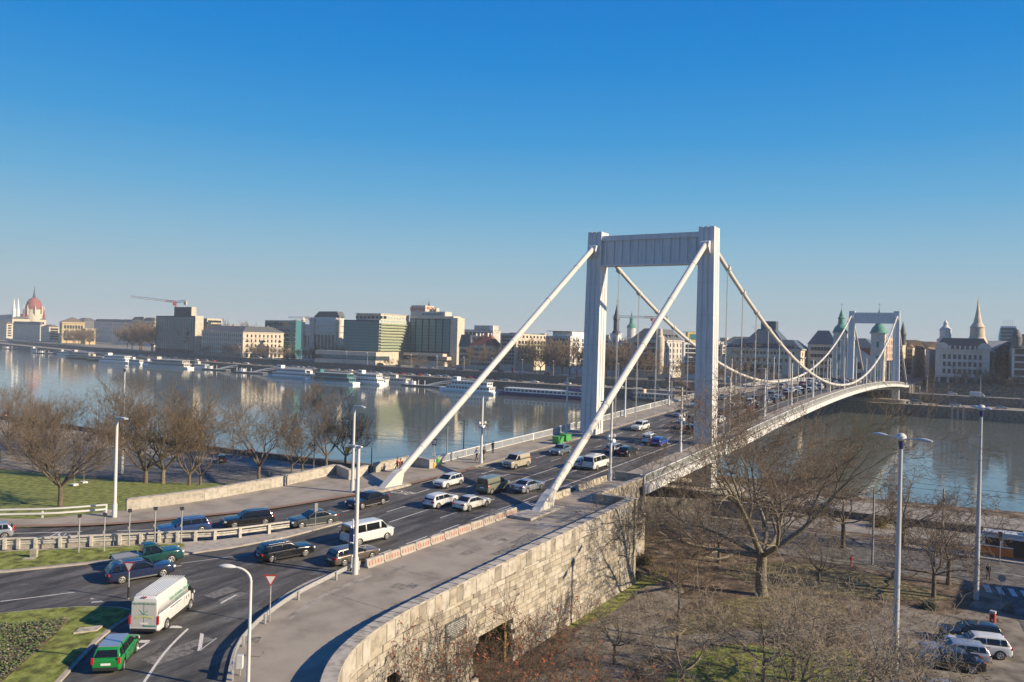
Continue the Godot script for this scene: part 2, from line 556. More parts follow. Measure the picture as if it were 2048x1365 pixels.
# ---------------------------------------------------------------- ground, roads, water
const NEAR_BANK := [Vector2(-900, 40), Vector2(-400, 16), Vector2(-181, 8), Vector2(-90, 8), Vector2(-50, 4), Vector2(-20, -14), Vector2(-12, -28), Vector2(14, -30), Vector2(28, -22), Vector2(54, -26), Vector2(120, -20), Vector2(400, 10)]
const FAR_BANK := [Vector2(500, -262), Vector2(150, -279), Vector2(13, -281), Vector2(-150, -271), Vector2(-300, -276), Vector2(-500, -301), Vector2(-650, -325), Vector2(-1160, -470), Vector2(-1900, -760), Vector2(-3000, -1300)]

func surface(called: String, outline: PackedVector2Array, h: float, yf: Callable, m: Material, skirt := 0.0, step := 6.0) -> MeshInstance3D:
	var o := put(called, sheet(outline, h, yf, skirt, step), m)
	o.set_meta("kind", "structure")
	return o

func wall_along(called: String, path: Array, y0: float, y1: float, thick: float, m: Material) -> MeshInstance3D:
	var mb := MB.new()
	for i in path.size() - 1:
		var a: Vector2 = path[i]
		var b: Vector2 = path[i + 1]
		mb.beam(Vector3(a.x, (y0 + y1) / 2, a.y), Vector3(b.x, (y0 + y1) / 2, b.y), thick, y1 - y0)
	var o := put(called, mb.mesh(), m)
	return o

func ground() -> void:
	var low := func(_x: float, _z: float) -> float: return LOW
	# river
	var water := put("river", sheet(poly([Vector2(-4200, -3200), Vector2(900, -3200), Vector2(900, 120), Vector2(-4200, 120)]), 0.0, func(_x, _z): return WATER, 0.0, 4000.0), M.water)
	water.set_meta("kind", "structure")
	# near bank: one sheet of soil, its river wall, roads and lawns on it
	var near := NEAR_BANK.duplicate()
	near.append_array([Vector2(400, 260), Vector2(-900, 260)])
	surface("ground", poly(near), 0.0, low, M.soil, 0.0, 600.0)
	for i in 1:
		var rw := wall_along("river_wall", NEAR_BANK, WATER - 2.0, LOW - 0.01, 0.8, M.quay_wall)
		tag(rw, "long stone river wall along the near bank under the bridge", "river wall")
	# riverside promenade, tram line, road
	surface("promenade", poly([Vector2(-400, 16.5), Vector2(-181, 9), Vector2(-90, 9), Vector2(-50, 6), Vector2(-22, -10), Vector2(-12, -20), Vector2(14, -22), Vector2(28, -18), Vector2(54, -20), Vector2(120, -16), Vector2(120, 6), Vector2(50, 4), Vector2(14, 10), Vector2(-60, 20.5), Vector2(-90, 24.5), Vector2(-150, 27.5), Vector2(-400, 34)]), 0.02, low, M.quay, 0.0, 300.0)
	surface("riverside_road", poly([Vector2(-400, 34), Vector2(-150, 27.5), Vector2(-90, 24.5), Vector2(-60, 20.5), Vector2(-14, 13), Vector2(14, 10), Vector2(50, 12), Vector2(120, 14), Vector2(120, 24), Vector2(52, 24), Vector2(34, 23), Vector2(14, 21), Vector2(-14, 25), Vector2(-57, 36), Vector2(-72, 44), Vector2(-97, 50), Vector2(-400, 62)]), 0.03, low, M.low_asphalt, 0.0, 300.0)
	for a in [[[Vector2(-150, 38.5), Vector2(-90, 35), Vector2(-60, 29), Vector2(-30, 23)], 0.25], [[Vector2(14, 15.5), Vector2(50, 18), Vector2(90, 19)], 0.15]]:
		for i in a[0].size() - 1:
			var p: Vector2 = a[0][i]
			var q: Vector2 = a[0][i + 1]
			var k := int(p.distance_to(q) / 6.0)
			for j in k: 
				put("lane_line", band([p.lerp(q, float(j) / k), p.lerp(q, (j + 0.45) / k)], a[1], 0.04, low), M.worn_paint).set_meta("kind", "structure")
	for z in [-1.2, 0.3, 3.2, 4.7]:
		put("tram_rail", band([Vector2(-120, z + 28), Vector2(-50, z + 9), Vector2(-10, z + 2.5), Vector2(30, z + 6.0), Vector2(110, z + 8.2)], 0.12, 0.06, low), M.galv).set_meta("kind", "structure")
	# walks and lawns in the park below the stone wall
	surface("path", poly([Vector2(18.2, 46), Vector2(22, 45), Vector2(24.5, 50), Vector2(24, 57), Vector2(28, 57.6), Vector2(34, 51.4), Vector2(37, 48.6), Vector2(43.5, 39), Vector2(45, 42), Vector2(38.5, 51.5), Vector2(35, 54), Vector2(29, 60), Vector2(26, 66), Vector2(30, 90), Vector2(20, 110), Vector2(17.8, 100), Vector2(20, 70), Vector2(18.4, 60), Vector2(19.6, 52)]), 0.02, low, M.path, 0.0, 300.0)
	put("footway", band(smooth_path([Vector2(13, 22.3), Vector2(34, 24.2), Vector2(48.6, 25.4), Vector2(49.2, 34), Vector2(47, 42)], 4), 2.6, 0.03, low), M.path).set_meta("kind", "structure")
	surface("car_park", poly([Vector2(41, 38), Vector2(46, 39), Vector2(50.2, 34), Vector2(60, 40), Vector2(62, 80), Vector2(44, 80), Vector2(42, 56), Vector2(40, 48)]), 0.015, low, M.path, 0.0, 300.0)
	var hs := bld("corner_house", "pale house beyond the right edge whose shadow falls over the side road", "building", Vector2(67, 31), Vector2(88, 32), 11.0, 0.6, M.pale, LOW)
	wins(hs, 0, 1, hs.w - 1, 1.0, hs.h - 0.5, 6, 3, 1.3, 1.8, M.win)
	hip(hs, hs.h, 1.2, 3.0, M.roof_brown)
	surface("side_road", poly([Vector2(50.8, 24), Vector2(60, 24), Vector2(64, 60), Vector2(54, 60), Vector2(52.6, 42)]), 0.035, low, M.low_asphalt, 0.0, 300.0)
	for i in 5:
		put("zebra_stripe", band([Vector2(49.2 + i * 1.15, 24.6), Vector2(49.6 + i * 1.15, 27.6)], 0.55, 0.045, low), M.paint).set_meta("kind", "structure")
	for i in 4:
		put("cycle_mark", band([Vector2(50.3 + i * 0.06, 29 + i * 2.6), Vector2(50.36 + i * 0.06, 30.1 + i * 2.6)], 0.3, 0.05, low), M.yellow_patch).set_meta("kind", "structure")
	var lawn_bits := [[Vector2(17.6, 62), Vector2(19.4, 58), Vector2(18.9, 49), Vector2(20, 44), Vector2(17.6, 40)], [Vector2(26, 60), Vector2(25.5, 52), Vector2(29, 44), Vector2(36, 40), Vector2(38, 45), Vector2(33, 51), Vector2(28, 57)], [Vector2(29, 62), Vector2(36, 56), Vector2(40, 54), Vector2(42, 64), Vector2(38, 78), Vector2(31, 86)], [Vector2(24, 36), Vector2(30, 28), Vector2(42, 29), Vector2(46, 33), Vector2(40, 37), Vector2(30, 40)]]
	for i in 4:
		var o := put("grass", sheet(poly(smooth_ring(lawn_bits[i])), 0.03, low, 0.0, 300.0), M.dry_grass if i in [1, 3] else M.grass)
		tag(o, ["green strip of grass along the foot of the stone wall", "thin brown-green grass round the big plane tree", "patchy lawn beside the foreground path below the lamp", "worn grass between the plane tree and the road"][i], "grass", "", "stuff")
	# fallen leaves lie over the soil as loose flakes
	var mb := MB.new()
	for i in 9000:
		var p := Vector3(rng.randf_range(18, 50), LOW + 0.05, rng.randf_range(26, 92))
		var a := rng.randf() * TAU
		var s := rng.randf_range(0.06, 0.15)
		var u := Vector3(cos(a), rng.randf_range(-0.2, 0.3), sin(a)) * s
		var w := Vector3(-sin(a), rng.randf_range(-0.2, 0.3), cos(a)) * s * 0.7
		mb.quad(p - u, p + w, p + u, p - w)
	tag(put("fallen_leaves", mb.mesh(), M.leaf_litter), "brown fallen leaves scattered over the park soil", "leaves", "", "stuff")
	# the raised plaza of the bridge approach: asphalt, pavements, islands
	surface("road", poly([Vector2(-9.6, -290), Vector2(9.6, -290), Vector2(9.6, 40), Vector2(10.5, 80), Vector2(16, 96), Vector2(30, 125), Vector2(-60, 125), Vector2(-60, 96), Vector2(-29.5, 88), Vector2(-20.9, 81.5), Vector2(-13.5, 69), Vector2(-9.9, 56), Vector2(-9.6, 40)]), 0.0, road_h, M.asphalt)
	var left := [Vector2(-8.95, 38), Vector2(-9.0, 44), Vector2(-9.9, 55.5), Vector2(-11.2, 60.5), Vector2(-13.5, 68.3), Vector2(-17.1, 74.9), Vector2(-20.9, 80.6), Vector2(-27.6, 86.2), Vector2(-48, 100), Vector2(-50, 97), Vector2(-28.6, 84), Vector2(-24.8, 77.4), Vector2(-22.3, 70), Vector2(-20.8, 60), Vector2(-20.9, 51.6), Vector2(-16.2, 53.5), Vector2(-17.3, 49.8), Vector2(-17.0, 41), Vector2(-12.8, 42.1), Vector2(-13.6, 38)]
	surface("pavement", poly(left), 0.14, road_h, M.walkway, 0.14, 4.0)
	var edge := [Vector2(-8.85, 38), Vector2(-8.9, 44), Vector2(-9.8, 55.5), Vector2(-11.1, 60.5), Vector2(-13.35, 68.4), Vector2(-16.95, 75), Vector2(-20.75, 80.75), Vector2(-27.5, 86.4), Vector2(-48, 100.2)]
	put("kerb", band(smooth_path(edge, 3), 0.75, 0.148, road_h), M.brick_edge).set_meta("kind", "structure")
	var right := [Vector2(9.3, 36), Vector2(8.5, 50), Vector2(7.9, 70), Vector2(6.6, 79), Vector2(6.3, 82.5), Vector2(7.2, 86.5), Vector2(9.6, 91.3), Vector2(11.0, 93.4), Vector2(13.4, 96.0), Vector2(22, 104), Vector2(28, 104), Vector2(22.4, 98.0), Vector2(19.4, 94.7), Vector2(17.6, 91), Vector2(17.1, 86), Vector2(17.0, 76), Vector2(17.0, 48.4), Vector2(13.6, 48.4), Vector2(13.6, 36)]
	surface("pavement", poly(right), 0.14, road_h, M.walkway, 0.14, 4.0)
	put("kerb", band(smooth_path([Vector2(6.7, 79), Vector2(6.42, 82.5), Vector2(7.3, 86.4), Vector2(9.7, 91.2), Vector2(11.1, 93.3), Vector2(13.5, 95.9), Vector2(22, 103.9)], 4), 0.28, 0.148, road_h), M.kerb).set_meta("kind", "structure")
	# median: grass, then paving that tapers to a point
	surface("median", poly([Vector2(-30, 101), Vector2(-20.9, 91.6), Vector2(-14.1, 85.4), Vector2(-8.4, 79.4), Vector2(-5.9, 74.4), Vector2(-4.2, 68.7), Vector2(-3.6, 68.7), Vector2(-4.1, 75.1), Vector2(-5.6, 80.2), Vector2(-7.2, 83.4), Vector2(-11.3, 89.1), Vector2(-14.4, 93.8), Vector2(-22, 103)]), 0.13, road_h, M.kerb, 0.13, 4.0)
	surface("grass", poly([Vector2(-29, 100.6), Vector2(-20.7, 91.9), Vector2(-14.0, 85.8), Vector2(-9.9, 81.7), Vector2(-9.0, 82.0), Vector2(-9.0, 84.4), Vector2(-11.6, 88.9), Vector2(-14.6, 93.4), Vector2(-22, 102)]), 0.16, road_h, M.grass)
	# the grass island in the fork, with its bed of ground cover
	var isle := [Vector2(-30, 122), Vector2(-12, 107.5), Vector2(-5.4, 98.8), Vector2(-3.9, 96.6), Vector2(-2.5, 95.0), Vector2(-0.4, 93.6), Vector2(1.2, 93.4), Vector2(1.9, 94.3), Vector2(2.7, 95.9), Vector2(4.1, 97.9), Vector2(5.9, 100.0), Vector2(7.7, 102.1), Vector2(16, 112), Vector2(22, 122)]
	surface("traffic_island", poly(isle), 0.12, road_h, M.kerb, 0.12, 4.0)
	var inner := Geometry2D.offset_polygon(poly(isle), -0.22)
	surface("grass", inner[0], 0.17, road_h, M.grass)
	var bed := poly([Vector2(-8, 107), Vector2(-2.9, 99.9), Vector2(-1.8, 98.7), Vector2(-0.6, 96.9), Vector2(1.2, 98.7), Vector2(3.1, 100.9), Vector2(6.4, 105), Vector2(6, 112)])
	surface("flower_bed", bed, 0.2, road_h, M.soil, 0.1)
	var gc := MB.new()
	for i in 26000:
		var p := Vector2(rng.randf_range(-8, 7), rng.randf_range(96.8, 112))
		if not Geometry2D.is_point_in_polygon(p, bed): continue
		var o := Vector3(p.x, -3.04 + rng.randf_range(0.2, 0.42), p.y)
		var a := rng.randf() * TAU
		var s := rng.randf_range(0.04, 0.09)
		var u := Vector3(cos(a), rng.randf_range(-0.5, 0.6), sin(a)) * s
		var w := Vector3(-sin(a), rng.randf_range(-0.4, 0.4), cos(a)) * s * 0.8
		gc.quad(o - u, o + w, o + u, o - w)
		var t := rng.randf()
		var col := Color(0.06, 0.1, 0.025).lerp(Color(0.26, 0.22, 0.15), t * t)
		if t < 0.35: col = Color(0.1, 0.17, 0.03)
		for k in 6: gc.c.append(col)
	tag(put("ground_cover", gc.mesh(), M.ground_cover), "low leafy ground cover planted on the traffic island", "plants", "", "stuff")
	var stone := put("flat_stone", sheet(poly([Vector2(1.6, 97.5), Vector2(2.3, 96.4), Vector2(2.75, 97.1), Vector2(2.1, 98.2)]), 0.26, road_h, 0.12), M.rough_concrete)
	tag(stone, "flat grey stone slab on the grass behind the white van", "stone slab")
	# sloping park on the left, with its curved path
	var park := [Vector2(-29.5, 83.0), Vector2(-25.6, 76.5), Vector2(-23, 70), Vector2(-21.6, 60), Vector2(-24, 50), Vector2(-57, 37), Vector2(-73, 45), Vector2(-98, 51), Vector2(-140, 60), Vector2(-140, 130), Vector2(-60, 110)]
	surface("lawn", poly(park), 0.05, lawn_y, M.grass, 0.0, 3.0)
	surface("path", poly([Vector2(-39.68, 69.6), Vector2(-48.43, 62.88), Vector2(-58.35, 56.79), Vector2(-71.91, 50.45), Vector2(-90.23, 43.7), Vector2(-109.18, 41.38), Vector2(-120.98, 40.94), Vector2(-106.59, 48.12), Vector2(-93.29, 49.02), Vector2(-78.7, 50.5), Vector2(-65.79, 55.05), Vector2(-47.41, 64.5)]), 0.09, lawn_y, M.path, 0.0, 2.0)

func smooth_ring(p: Array) -> Array:
	var out := []
	var k := p.size()
	for i in k:
		for j in 4: out.append((p[i] as Vector2).cubic_interpolate(p[(i + 1) % k], p[(i - 1 + k) % k], p[(i + 2) % k], j / 4.0))
	return out

# ---------------------------------------------------------------- the stone wall on the right
func stone_wall() -> void:
	var root := thing("stone_wall", "long curved retaining wall of pale stone blocks under the right pavement", "wall")
	var path := smooth_path([Vector2(17.55, 47.7), Vector2(17.55, 60), Vector2(17.55, 72), Vector2(17.6, 80), Vector2(17.75, 86.5), Vector2(18.6, 91.3), Vector2(20.4, 94.9), Vector2(23.4, 98.4), Vector2(28, 103)], 6)
	# the ashlar face: courses from the ground up, the parapet of tall slabs on top
	var core := MB.new()
	for i in path.size() - 1:
		var a: Vector2 = path[i]
		var b: Vector2 = path[i + 1]
		var t := (b - a).normalized()
		var nn := Vector2(t.y, -t.x) * -1.0   # towards the pavement when walking to +z
		var segs := [[LOW - 0.5, road_y((a.y + b.y) / 2) + 1.02]]
		for o in [[72.5, 77.4, -6.0], [86.2, 87.9, -5.3]]:
			if (a.y + b.y) / 2 > o[0] and (a.y + b.y) / 2 < o[1]: segs = [[o[2], segs[0][1]]]
		for s in segs:
			var m := (a + b) / 2 + nn * 0.36
			var dir := Vector3(t.x, 0, t.y)
			core.box(Vector3(m.x, (s[0] + s[1]) / 2, m.y), Vector3(0.5, s[1] - s[0], (b - a).length() + 0.02), Basis(Vector3.UP.cross(dir), Vector3.UP, dir))
	put("core", core.mesh(), M.mortar, root)
	var lens := [0.0]
	for i in path.size() - 1: lens.append(lens[i] + (path[i] as Vector2).distance_to(path[i + 1]))
	var total: float = lens[lens.size() - 1]
	var at := func(s: float) -> Array:
		var i := 0
		while i < path.size() - 2 and lens[i + 1] < s: i += 1
		var k: float = (s - lens[i]) / (lens[i + 1] - lens[i])
		return [(path[i] as Vector2).lerp(path[i + 1], k), ((path[i + 1] as Vector2) - path[i]).normalized()]
	var rest := []
	for i in 5: rest.append(MB.new())
	var variants := []
	for i in 5: variants.append(cube)
	var pieces := []
	var y := LOW
	var course := 0
	while y < 1.0:
		var hgt := [0.44, 0.38, 0.48, 0.42][course % 4] as float
		var s := -rng.randf() * 1.0
		while s < total:
			var l := rng.randf_range(0.85, 1.4)
			var s0 := maxf(s, 0.0)
			var s1 := minf(s + l, total)
			s += l
			if s1 - s0 < 0.15: continue
			var mid: Array = at.call((s0 + s1) / 2)
			var top := road_y(mid[0].y) - 0.12
			if y > top - 0.12: continue
			var hh := minf(hgt, top - y)
			var z: float = mid[0].y
			if z > 72.3 and z < 77.6 and y < -6.1: continue
			if z > 86.0 and z < 88.1 and y < -5.5: continue
			pieces.append([mid[0], mid[1], y, hh, s1 - s0, rng.randi() % 5, rng.randf_range(-0.02, 0.03)])
		y += hgt
		course += 1
	# parapet slabs
	var s := 0.0
	while s < total - 0.2:
		var l := rng.randf_range(0.75, 1.0)
		var mid: Array = at.call(minf(s + l / 2, total))
		var y0 := road_y(mid[0].y) - 0.12
		pieces.append([mid[0], mid[1], y0, 1.14, l, [0, 2, 3, 1, 4, 2][rng.randi() % 6], rng.randf_range(0.02, 0.05)])
		s += l
	pieces.sort_custom(func(p, q): return p[4] * p[3] * (1.0 if p[2] > -6.6 else 0.5) / pow((p[0] as Vector2).distance_to(Vector2(49, 126)), 2) > q[4] * q[3] * (1.0 if q[2] > -6.6 else 0.5) / pow((q[0] as Vector2).distance_to(Vector2(49, 126)), 2))
	for i in pieces.size():
		var p: Array = pieces[i]
		var dir := Vector3(p[1].x, 0, p[1].y)
		var out := dir.cross(Vector3.UP) * -1.0
		var bs := Basis(out, Vector3.UP, dir)
		var c = Vector3(p[0].x, p[2] + p[3] / 2, p[0].y) + out * (p[6] - 0.02)
		var size := Vector3(0.26, p[3] - 0.045, p[4] - 0.03)
		if i < 300: put("stone", cube, M["stone%d" % p[5]], root, Transform3D(bs * Basis.from_scale(size), c))
		else: rest[p[5]].box(c, size, bs)
	for i in 5: put("stone_rows", rest[i].mesh(), M["stone%d" % i], root, Transform3D.IDENTITY, true)
	# coping
	var cp := MB.new()
	for i in path.size() - 1:
		var a: Vector2 = path[i]
		var b: Vector2 = path[i + 1]
		var t := (b - a).normalized()
		var m := (a + b) / 2 + Vector2(-t.y, t.x) * 0.26
		var dir := Vector3(t.x, 0, t.y)
		cp.box(Vector3(m.x, road_y(m.y) + 1.09, m.y), Vector3(0.86, 0.14, (b - a).length() + 0.03), Basis(Vector3.UP.cross(dir), Vector3.UP, dir))
	put("coping", cp.mesh(), M.coping, root)
	# the stepped end at the bridge: two returns and the corner block
	var ends := MB.new()
	for e in [[Vector2(13.1, 47.7), Vector2(17.8, 47.7)], [Vector2(13.6, 47.7), Vector2(13.6, 35.0)], [Vector2(9.9, 34.9), Vector2(14.0, 34.9)]]:
		var a := Vector3(e[0].x, 0, e[0].y); var b := Vector3(e[1].x, 0, e[1].y)
		var ry := road_y((a.z + b.z) / 2)
		var lo := LOW if e[0].x > 10.5 else ry - 0.1
		ends.beam(a + Vector3.UP * (ry + 1.0 + lo) / 2, b + Vector3.UP * (ry + 1.0 + lo) / 2, 0.55, ry + 1.0 - lo)
	put("return_wall", ends.mesh(), M.stone1, root)
	var ec := MB.new()
	for e in [[Vector2(13.2, 47.7), Vector2(17.9, 47.7)], [Vector2(13.6, 47.3), Vector2(13.6, 34.6)], [Vector2(9.8, 34.9), Vector2(13.2, 34.9)]]:
		var a := Vector3(e[0].x, 0, e[0].y); var b := Vector3(e[1].x, 0, e[1].y)
		var y1 := road_y((a.z + b.z) / 2) + 1.06
		ec.beam(a + Vector3.UP * y1, b + Vector3.UP * y1, 0.66, 0.12)
	put("end_coping", ec.mesh(), M.coping, root)
	# course lines of the outer return walls
	for i in 14:
		var yy := LOW + 0.3 + i * 0.56
		for j in 9:
			var l := 1.3
			var z := 36.2 + j * 1.32 + (0.6 if i % 2 else 0.0)
			if yy < road_y(z) + 0.6 and z < 46.8: put("stone", cube, M["stone%d" % ((i * 7 + j * 3) % 5)], root, Transform3D(Basis.from_scale(Vector3(0.1, 0.52, l - 0.03)), Vector3(13.86 + rng.randf() * 0.03, yy, z)))
	# the underpass and the doorway: dark linings behind the openings
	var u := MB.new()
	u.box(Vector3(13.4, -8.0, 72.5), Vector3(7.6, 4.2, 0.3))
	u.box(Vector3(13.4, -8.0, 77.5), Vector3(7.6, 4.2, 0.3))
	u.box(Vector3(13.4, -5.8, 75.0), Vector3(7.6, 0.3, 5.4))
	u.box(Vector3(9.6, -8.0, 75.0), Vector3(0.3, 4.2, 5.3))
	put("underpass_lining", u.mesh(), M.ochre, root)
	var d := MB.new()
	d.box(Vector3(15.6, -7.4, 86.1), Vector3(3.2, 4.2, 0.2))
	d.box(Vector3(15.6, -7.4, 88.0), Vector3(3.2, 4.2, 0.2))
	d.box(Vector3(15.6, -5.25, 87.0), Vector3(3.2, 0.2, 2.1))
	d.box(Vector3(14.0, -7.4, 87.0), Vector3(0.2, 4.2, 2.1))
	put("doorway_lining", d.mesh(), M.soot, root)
	put("graffiti", text_mesh("GA", 0.9), M.black, root, Transform3D(Basis.IDENTITY, Vector3(14.9, -7.3, 72.68)))
	# plaque with rows of raised lettering
	var pl := thing("plaque", "dark stone plaque with rows of pale lettering on the wall", "plaque", Vector3(17.74, -4.55, 80.2))
	boxp("tablet", pl, Vector3(0, 0, 0), Vector3(0.1, 1.35, 2.55), M.plaque)
	for i in 8:
		var w: float = [2.1, 2.2, 2.0, 2.2, 1.9, 2.1, 0.9, 0.5][i]
		var x := -w / 2
		while x < w / 2 - 0.1:
			var l := rng.randf_range(0.12, 0.34)
			boxp("lettering", pl, Vector3(0.055, 0.5 - i * 0.135, -(x + l / 2)), Vector3(0.012, 0.045, l - 0.05), M.paint)
			x += l

func text_mesh(s: String, h: float, depth := 0.01, font := "Droid Sans") -> TextMesh:
	var t := TextMesh.new()
	var f := SystemFont.new()
	f.font_names = PackedStringArray([font])
	t.font = f
	t.text = s
	t.font_size = 32
	t.pixel_size = h / 24.0
	t.depth = depth
	return t

# ---------------------------------------------------------------- the parapet wall on the left
func left_wall() -> void:
	var root := thing("parapet_wall", "pale concrete parapet wall curving along the left pavement", "wall")
	var runs := [[Vector2(-24.6, 77.2), Vector2(-22.1, 70), Vector2(-20.7, 60)], [Vector2(-20.7, 59.8), Vector2(-20.75, 51.7)], [Vector2(-20.4, 51.6), Vector2(-16.6, 53.4)], [Vector2(-16.9, 53.2), Vector2(-17.25, 49.8)], [Vector2(-17.3, 48.2), Vector2(-17.1, 41.2)], [Vector2(-16.8, 41.1), Vector2(-13.0, 42.2)], [Vector2(-13.2, 41.9), Vector2(-13.4, 39.4)]]
	for r in runs:
		var path: Array = smooth_path(r, 4) if r.size() > 2 else [r[0], (r[0] + r[1]) / 2.0, r[1]]
		var k := 0.0
		for i in path.size() - 1:
			var a: Vector2 = path[i]
			var b: Vector2 = path[i + 1]
			var ya := road_y(a.y)
			var yb := road_y(b.y)
			var w := MB.new()
			w.beam(Vector3(a.x, (ya + 1.2 + LOW) / 2, a.y), Vector3(b.x, (yb + 1.2 + LOW) / 2, b.y), 0.5, (ya + 1.2 - LOW))
			put("wall_panel", w.mesh(), M["stone%d" % [0, 2, 0][i % 3]], root)
			var c := MB.new()
			c.beam(Vector3(a.x, ya + 1.25, a.y), Vector3(b.x, yb + 1.25, b.y), 0.6, 0.1)
			put("coping", c.mesh(), M.coping, root)
	# flight of steps down to the park at the wall's end
	var st := thing("steps", "pale steps at the left end of the parapet wall", "steps")
	for i in 7:
		boxp("step", st, Vector3(-25.6 - i * 0.42, -2.75 - i * 0.17, 79.0 - i * 0.3), Vector3(0.5, 0.5, 3.0), M.kerb, 0.6)
	var ab := put("abutment", sheet(poly([Vector2(-13.6, 34), Vector2(13.4, 34), Vector2(13.4, 47), Vector2(-17, 47), Vector2(-17, 41.5), Vector2(-13.6, 42)]), -0.45, road_h, 8.0, 6.0), M.concrete_dark)
	tag(ab, "dark concrete abutment where the bridge deck meets the approach", "abutment")

# ---------------------------------------------------------------- the suspension bridge
func cable_y(z: float) -> float: return 4.9 + 27.9 * pow((z + 145.0) / 145.0, 2)

func column_ring(y: float, k: float, sgn: float) -> PackedVector3Array:
	# a square shaft with two flutes on the faces along the bridge and two on the others; k = 0 at the deck, 1 at the top
	var hx := lerpf(1.5, 1.27, k)
	var hz := 1.45
	var g := 0.12
	var out := PackedVector3Array()
	var side := [Vector2(-1, 0), Vector2(-0.44, 0), Vector2(-0.4, g), Vector2(-0.26, g), Vector2(-0.22, 0), Vector2(0.22, 0), Vector2(0.26, g), Vector2(0.4, g), Vector2(0.44, 0)]
	for f in 4:
		for p in side:
			var u: float = p.x
			var d: float = p.y
			var q: Vector2
			match f:
				0: q = Vector2(u * hx, hz - d)
				1: q = Vector2(hx - d, -u * hz)
				2: q = Vector2(-u * hx, -hz + d)
				3: q = Vector2(-hx + d, u * hz)
			out.append(Vector3(q.x - sgn * 0.3 * k, y, q.y))
	return out

func pylon(root: Node3D, z: float) -> void:
	var base := road_y(z)
	var py := Node3D.new()
	py.name = "pylon"
	root.add_child(py, true)
	py.position = Vector3(0, 0, z)
	py.set_meta("label", "near white portal pylon beside the parked queue" if z > -100 else "far white portal pylon in front of the green church towers")
	var H := 34.7
	for s in [-1.0, 1.0]:
		var mb := MB.new()
		var rings := []
		for y in [-7.2, base, base + 10.0, base + 20.0, base + 30.0, base + H]:
			rings.append(column_ring(y, (y - base) / H, s))
		mb.loft(rings, true, true, false)
		put("column", mb.mesh(), M.white_steel, py, Transform3D(Basis.IDENTITY, Vector3(s * 10.05, 0, 0)))
		# seams between the plates
		for i in 6:
			var yy := base + 5.0 + i * 5.2
			var k := (yy - base) / H
			boxp("plate_seam", py, Vector3(s * (10.05 - 0.3 * k), yy, 0), Vector3(2 * lerpf(1.5, 1.27, k) + 0.012, 0.05, 2.912), M.rail_steel)
		for f in [1.0, -1.0]:
			var hood := MB.new()
			hood.slab(PackedVector2Array([Vector2(0, -1.9), Vector2(0, 0.35), Vector2(0.9, 0.1), Vector2(1.25, -0.65)]), Vector3(s * 9.77, base + 32.1, f * 1.44), Vector3(0, 0, f), Vector3.UP, 1.5)
			put("saddle_hood", hood.mesh(), M.white_steel, py)
	var b := MB.new()
	b.box(Vector3(0, base + 31.4, 0), Vector3(17.4, 5.0, 1.7))
	put("portal_beam", b.mesh(), M.white_steel, py)
	for f in [1.0, -1.0]:
		boxp("flange", py, Vector3(0, base + 33.55, f * 0.98), Vector3(17.3, 0.85, 0.32), M.white_steel)
		boxp("flange", py, Vector3(0, base + 28.98, f * 0.98), Vector3(17.3, 0.3, 0.3), M.white_steel)
		for i in 12:
			boxp("rib", py, Vector3(-7.85 + i * 1.427, base + 31.1, f * 0.96), Vector3(0.3, 4.0, 0.22), M.white_steel)
	for s in [-1.0, 1.0]:
		boxp("base_vent", py, Vector3(s * 10.05 + 1.515, base + 1.6, -0.4), Vector3(0.02, 1.3, 0.16), M.trim)
		boxp("base_vent", py, Vector3(s * 10.05 + 1.515, base + 1.6, 0.3), Vector3(0.02, 1.3, 0.16), M.trim)

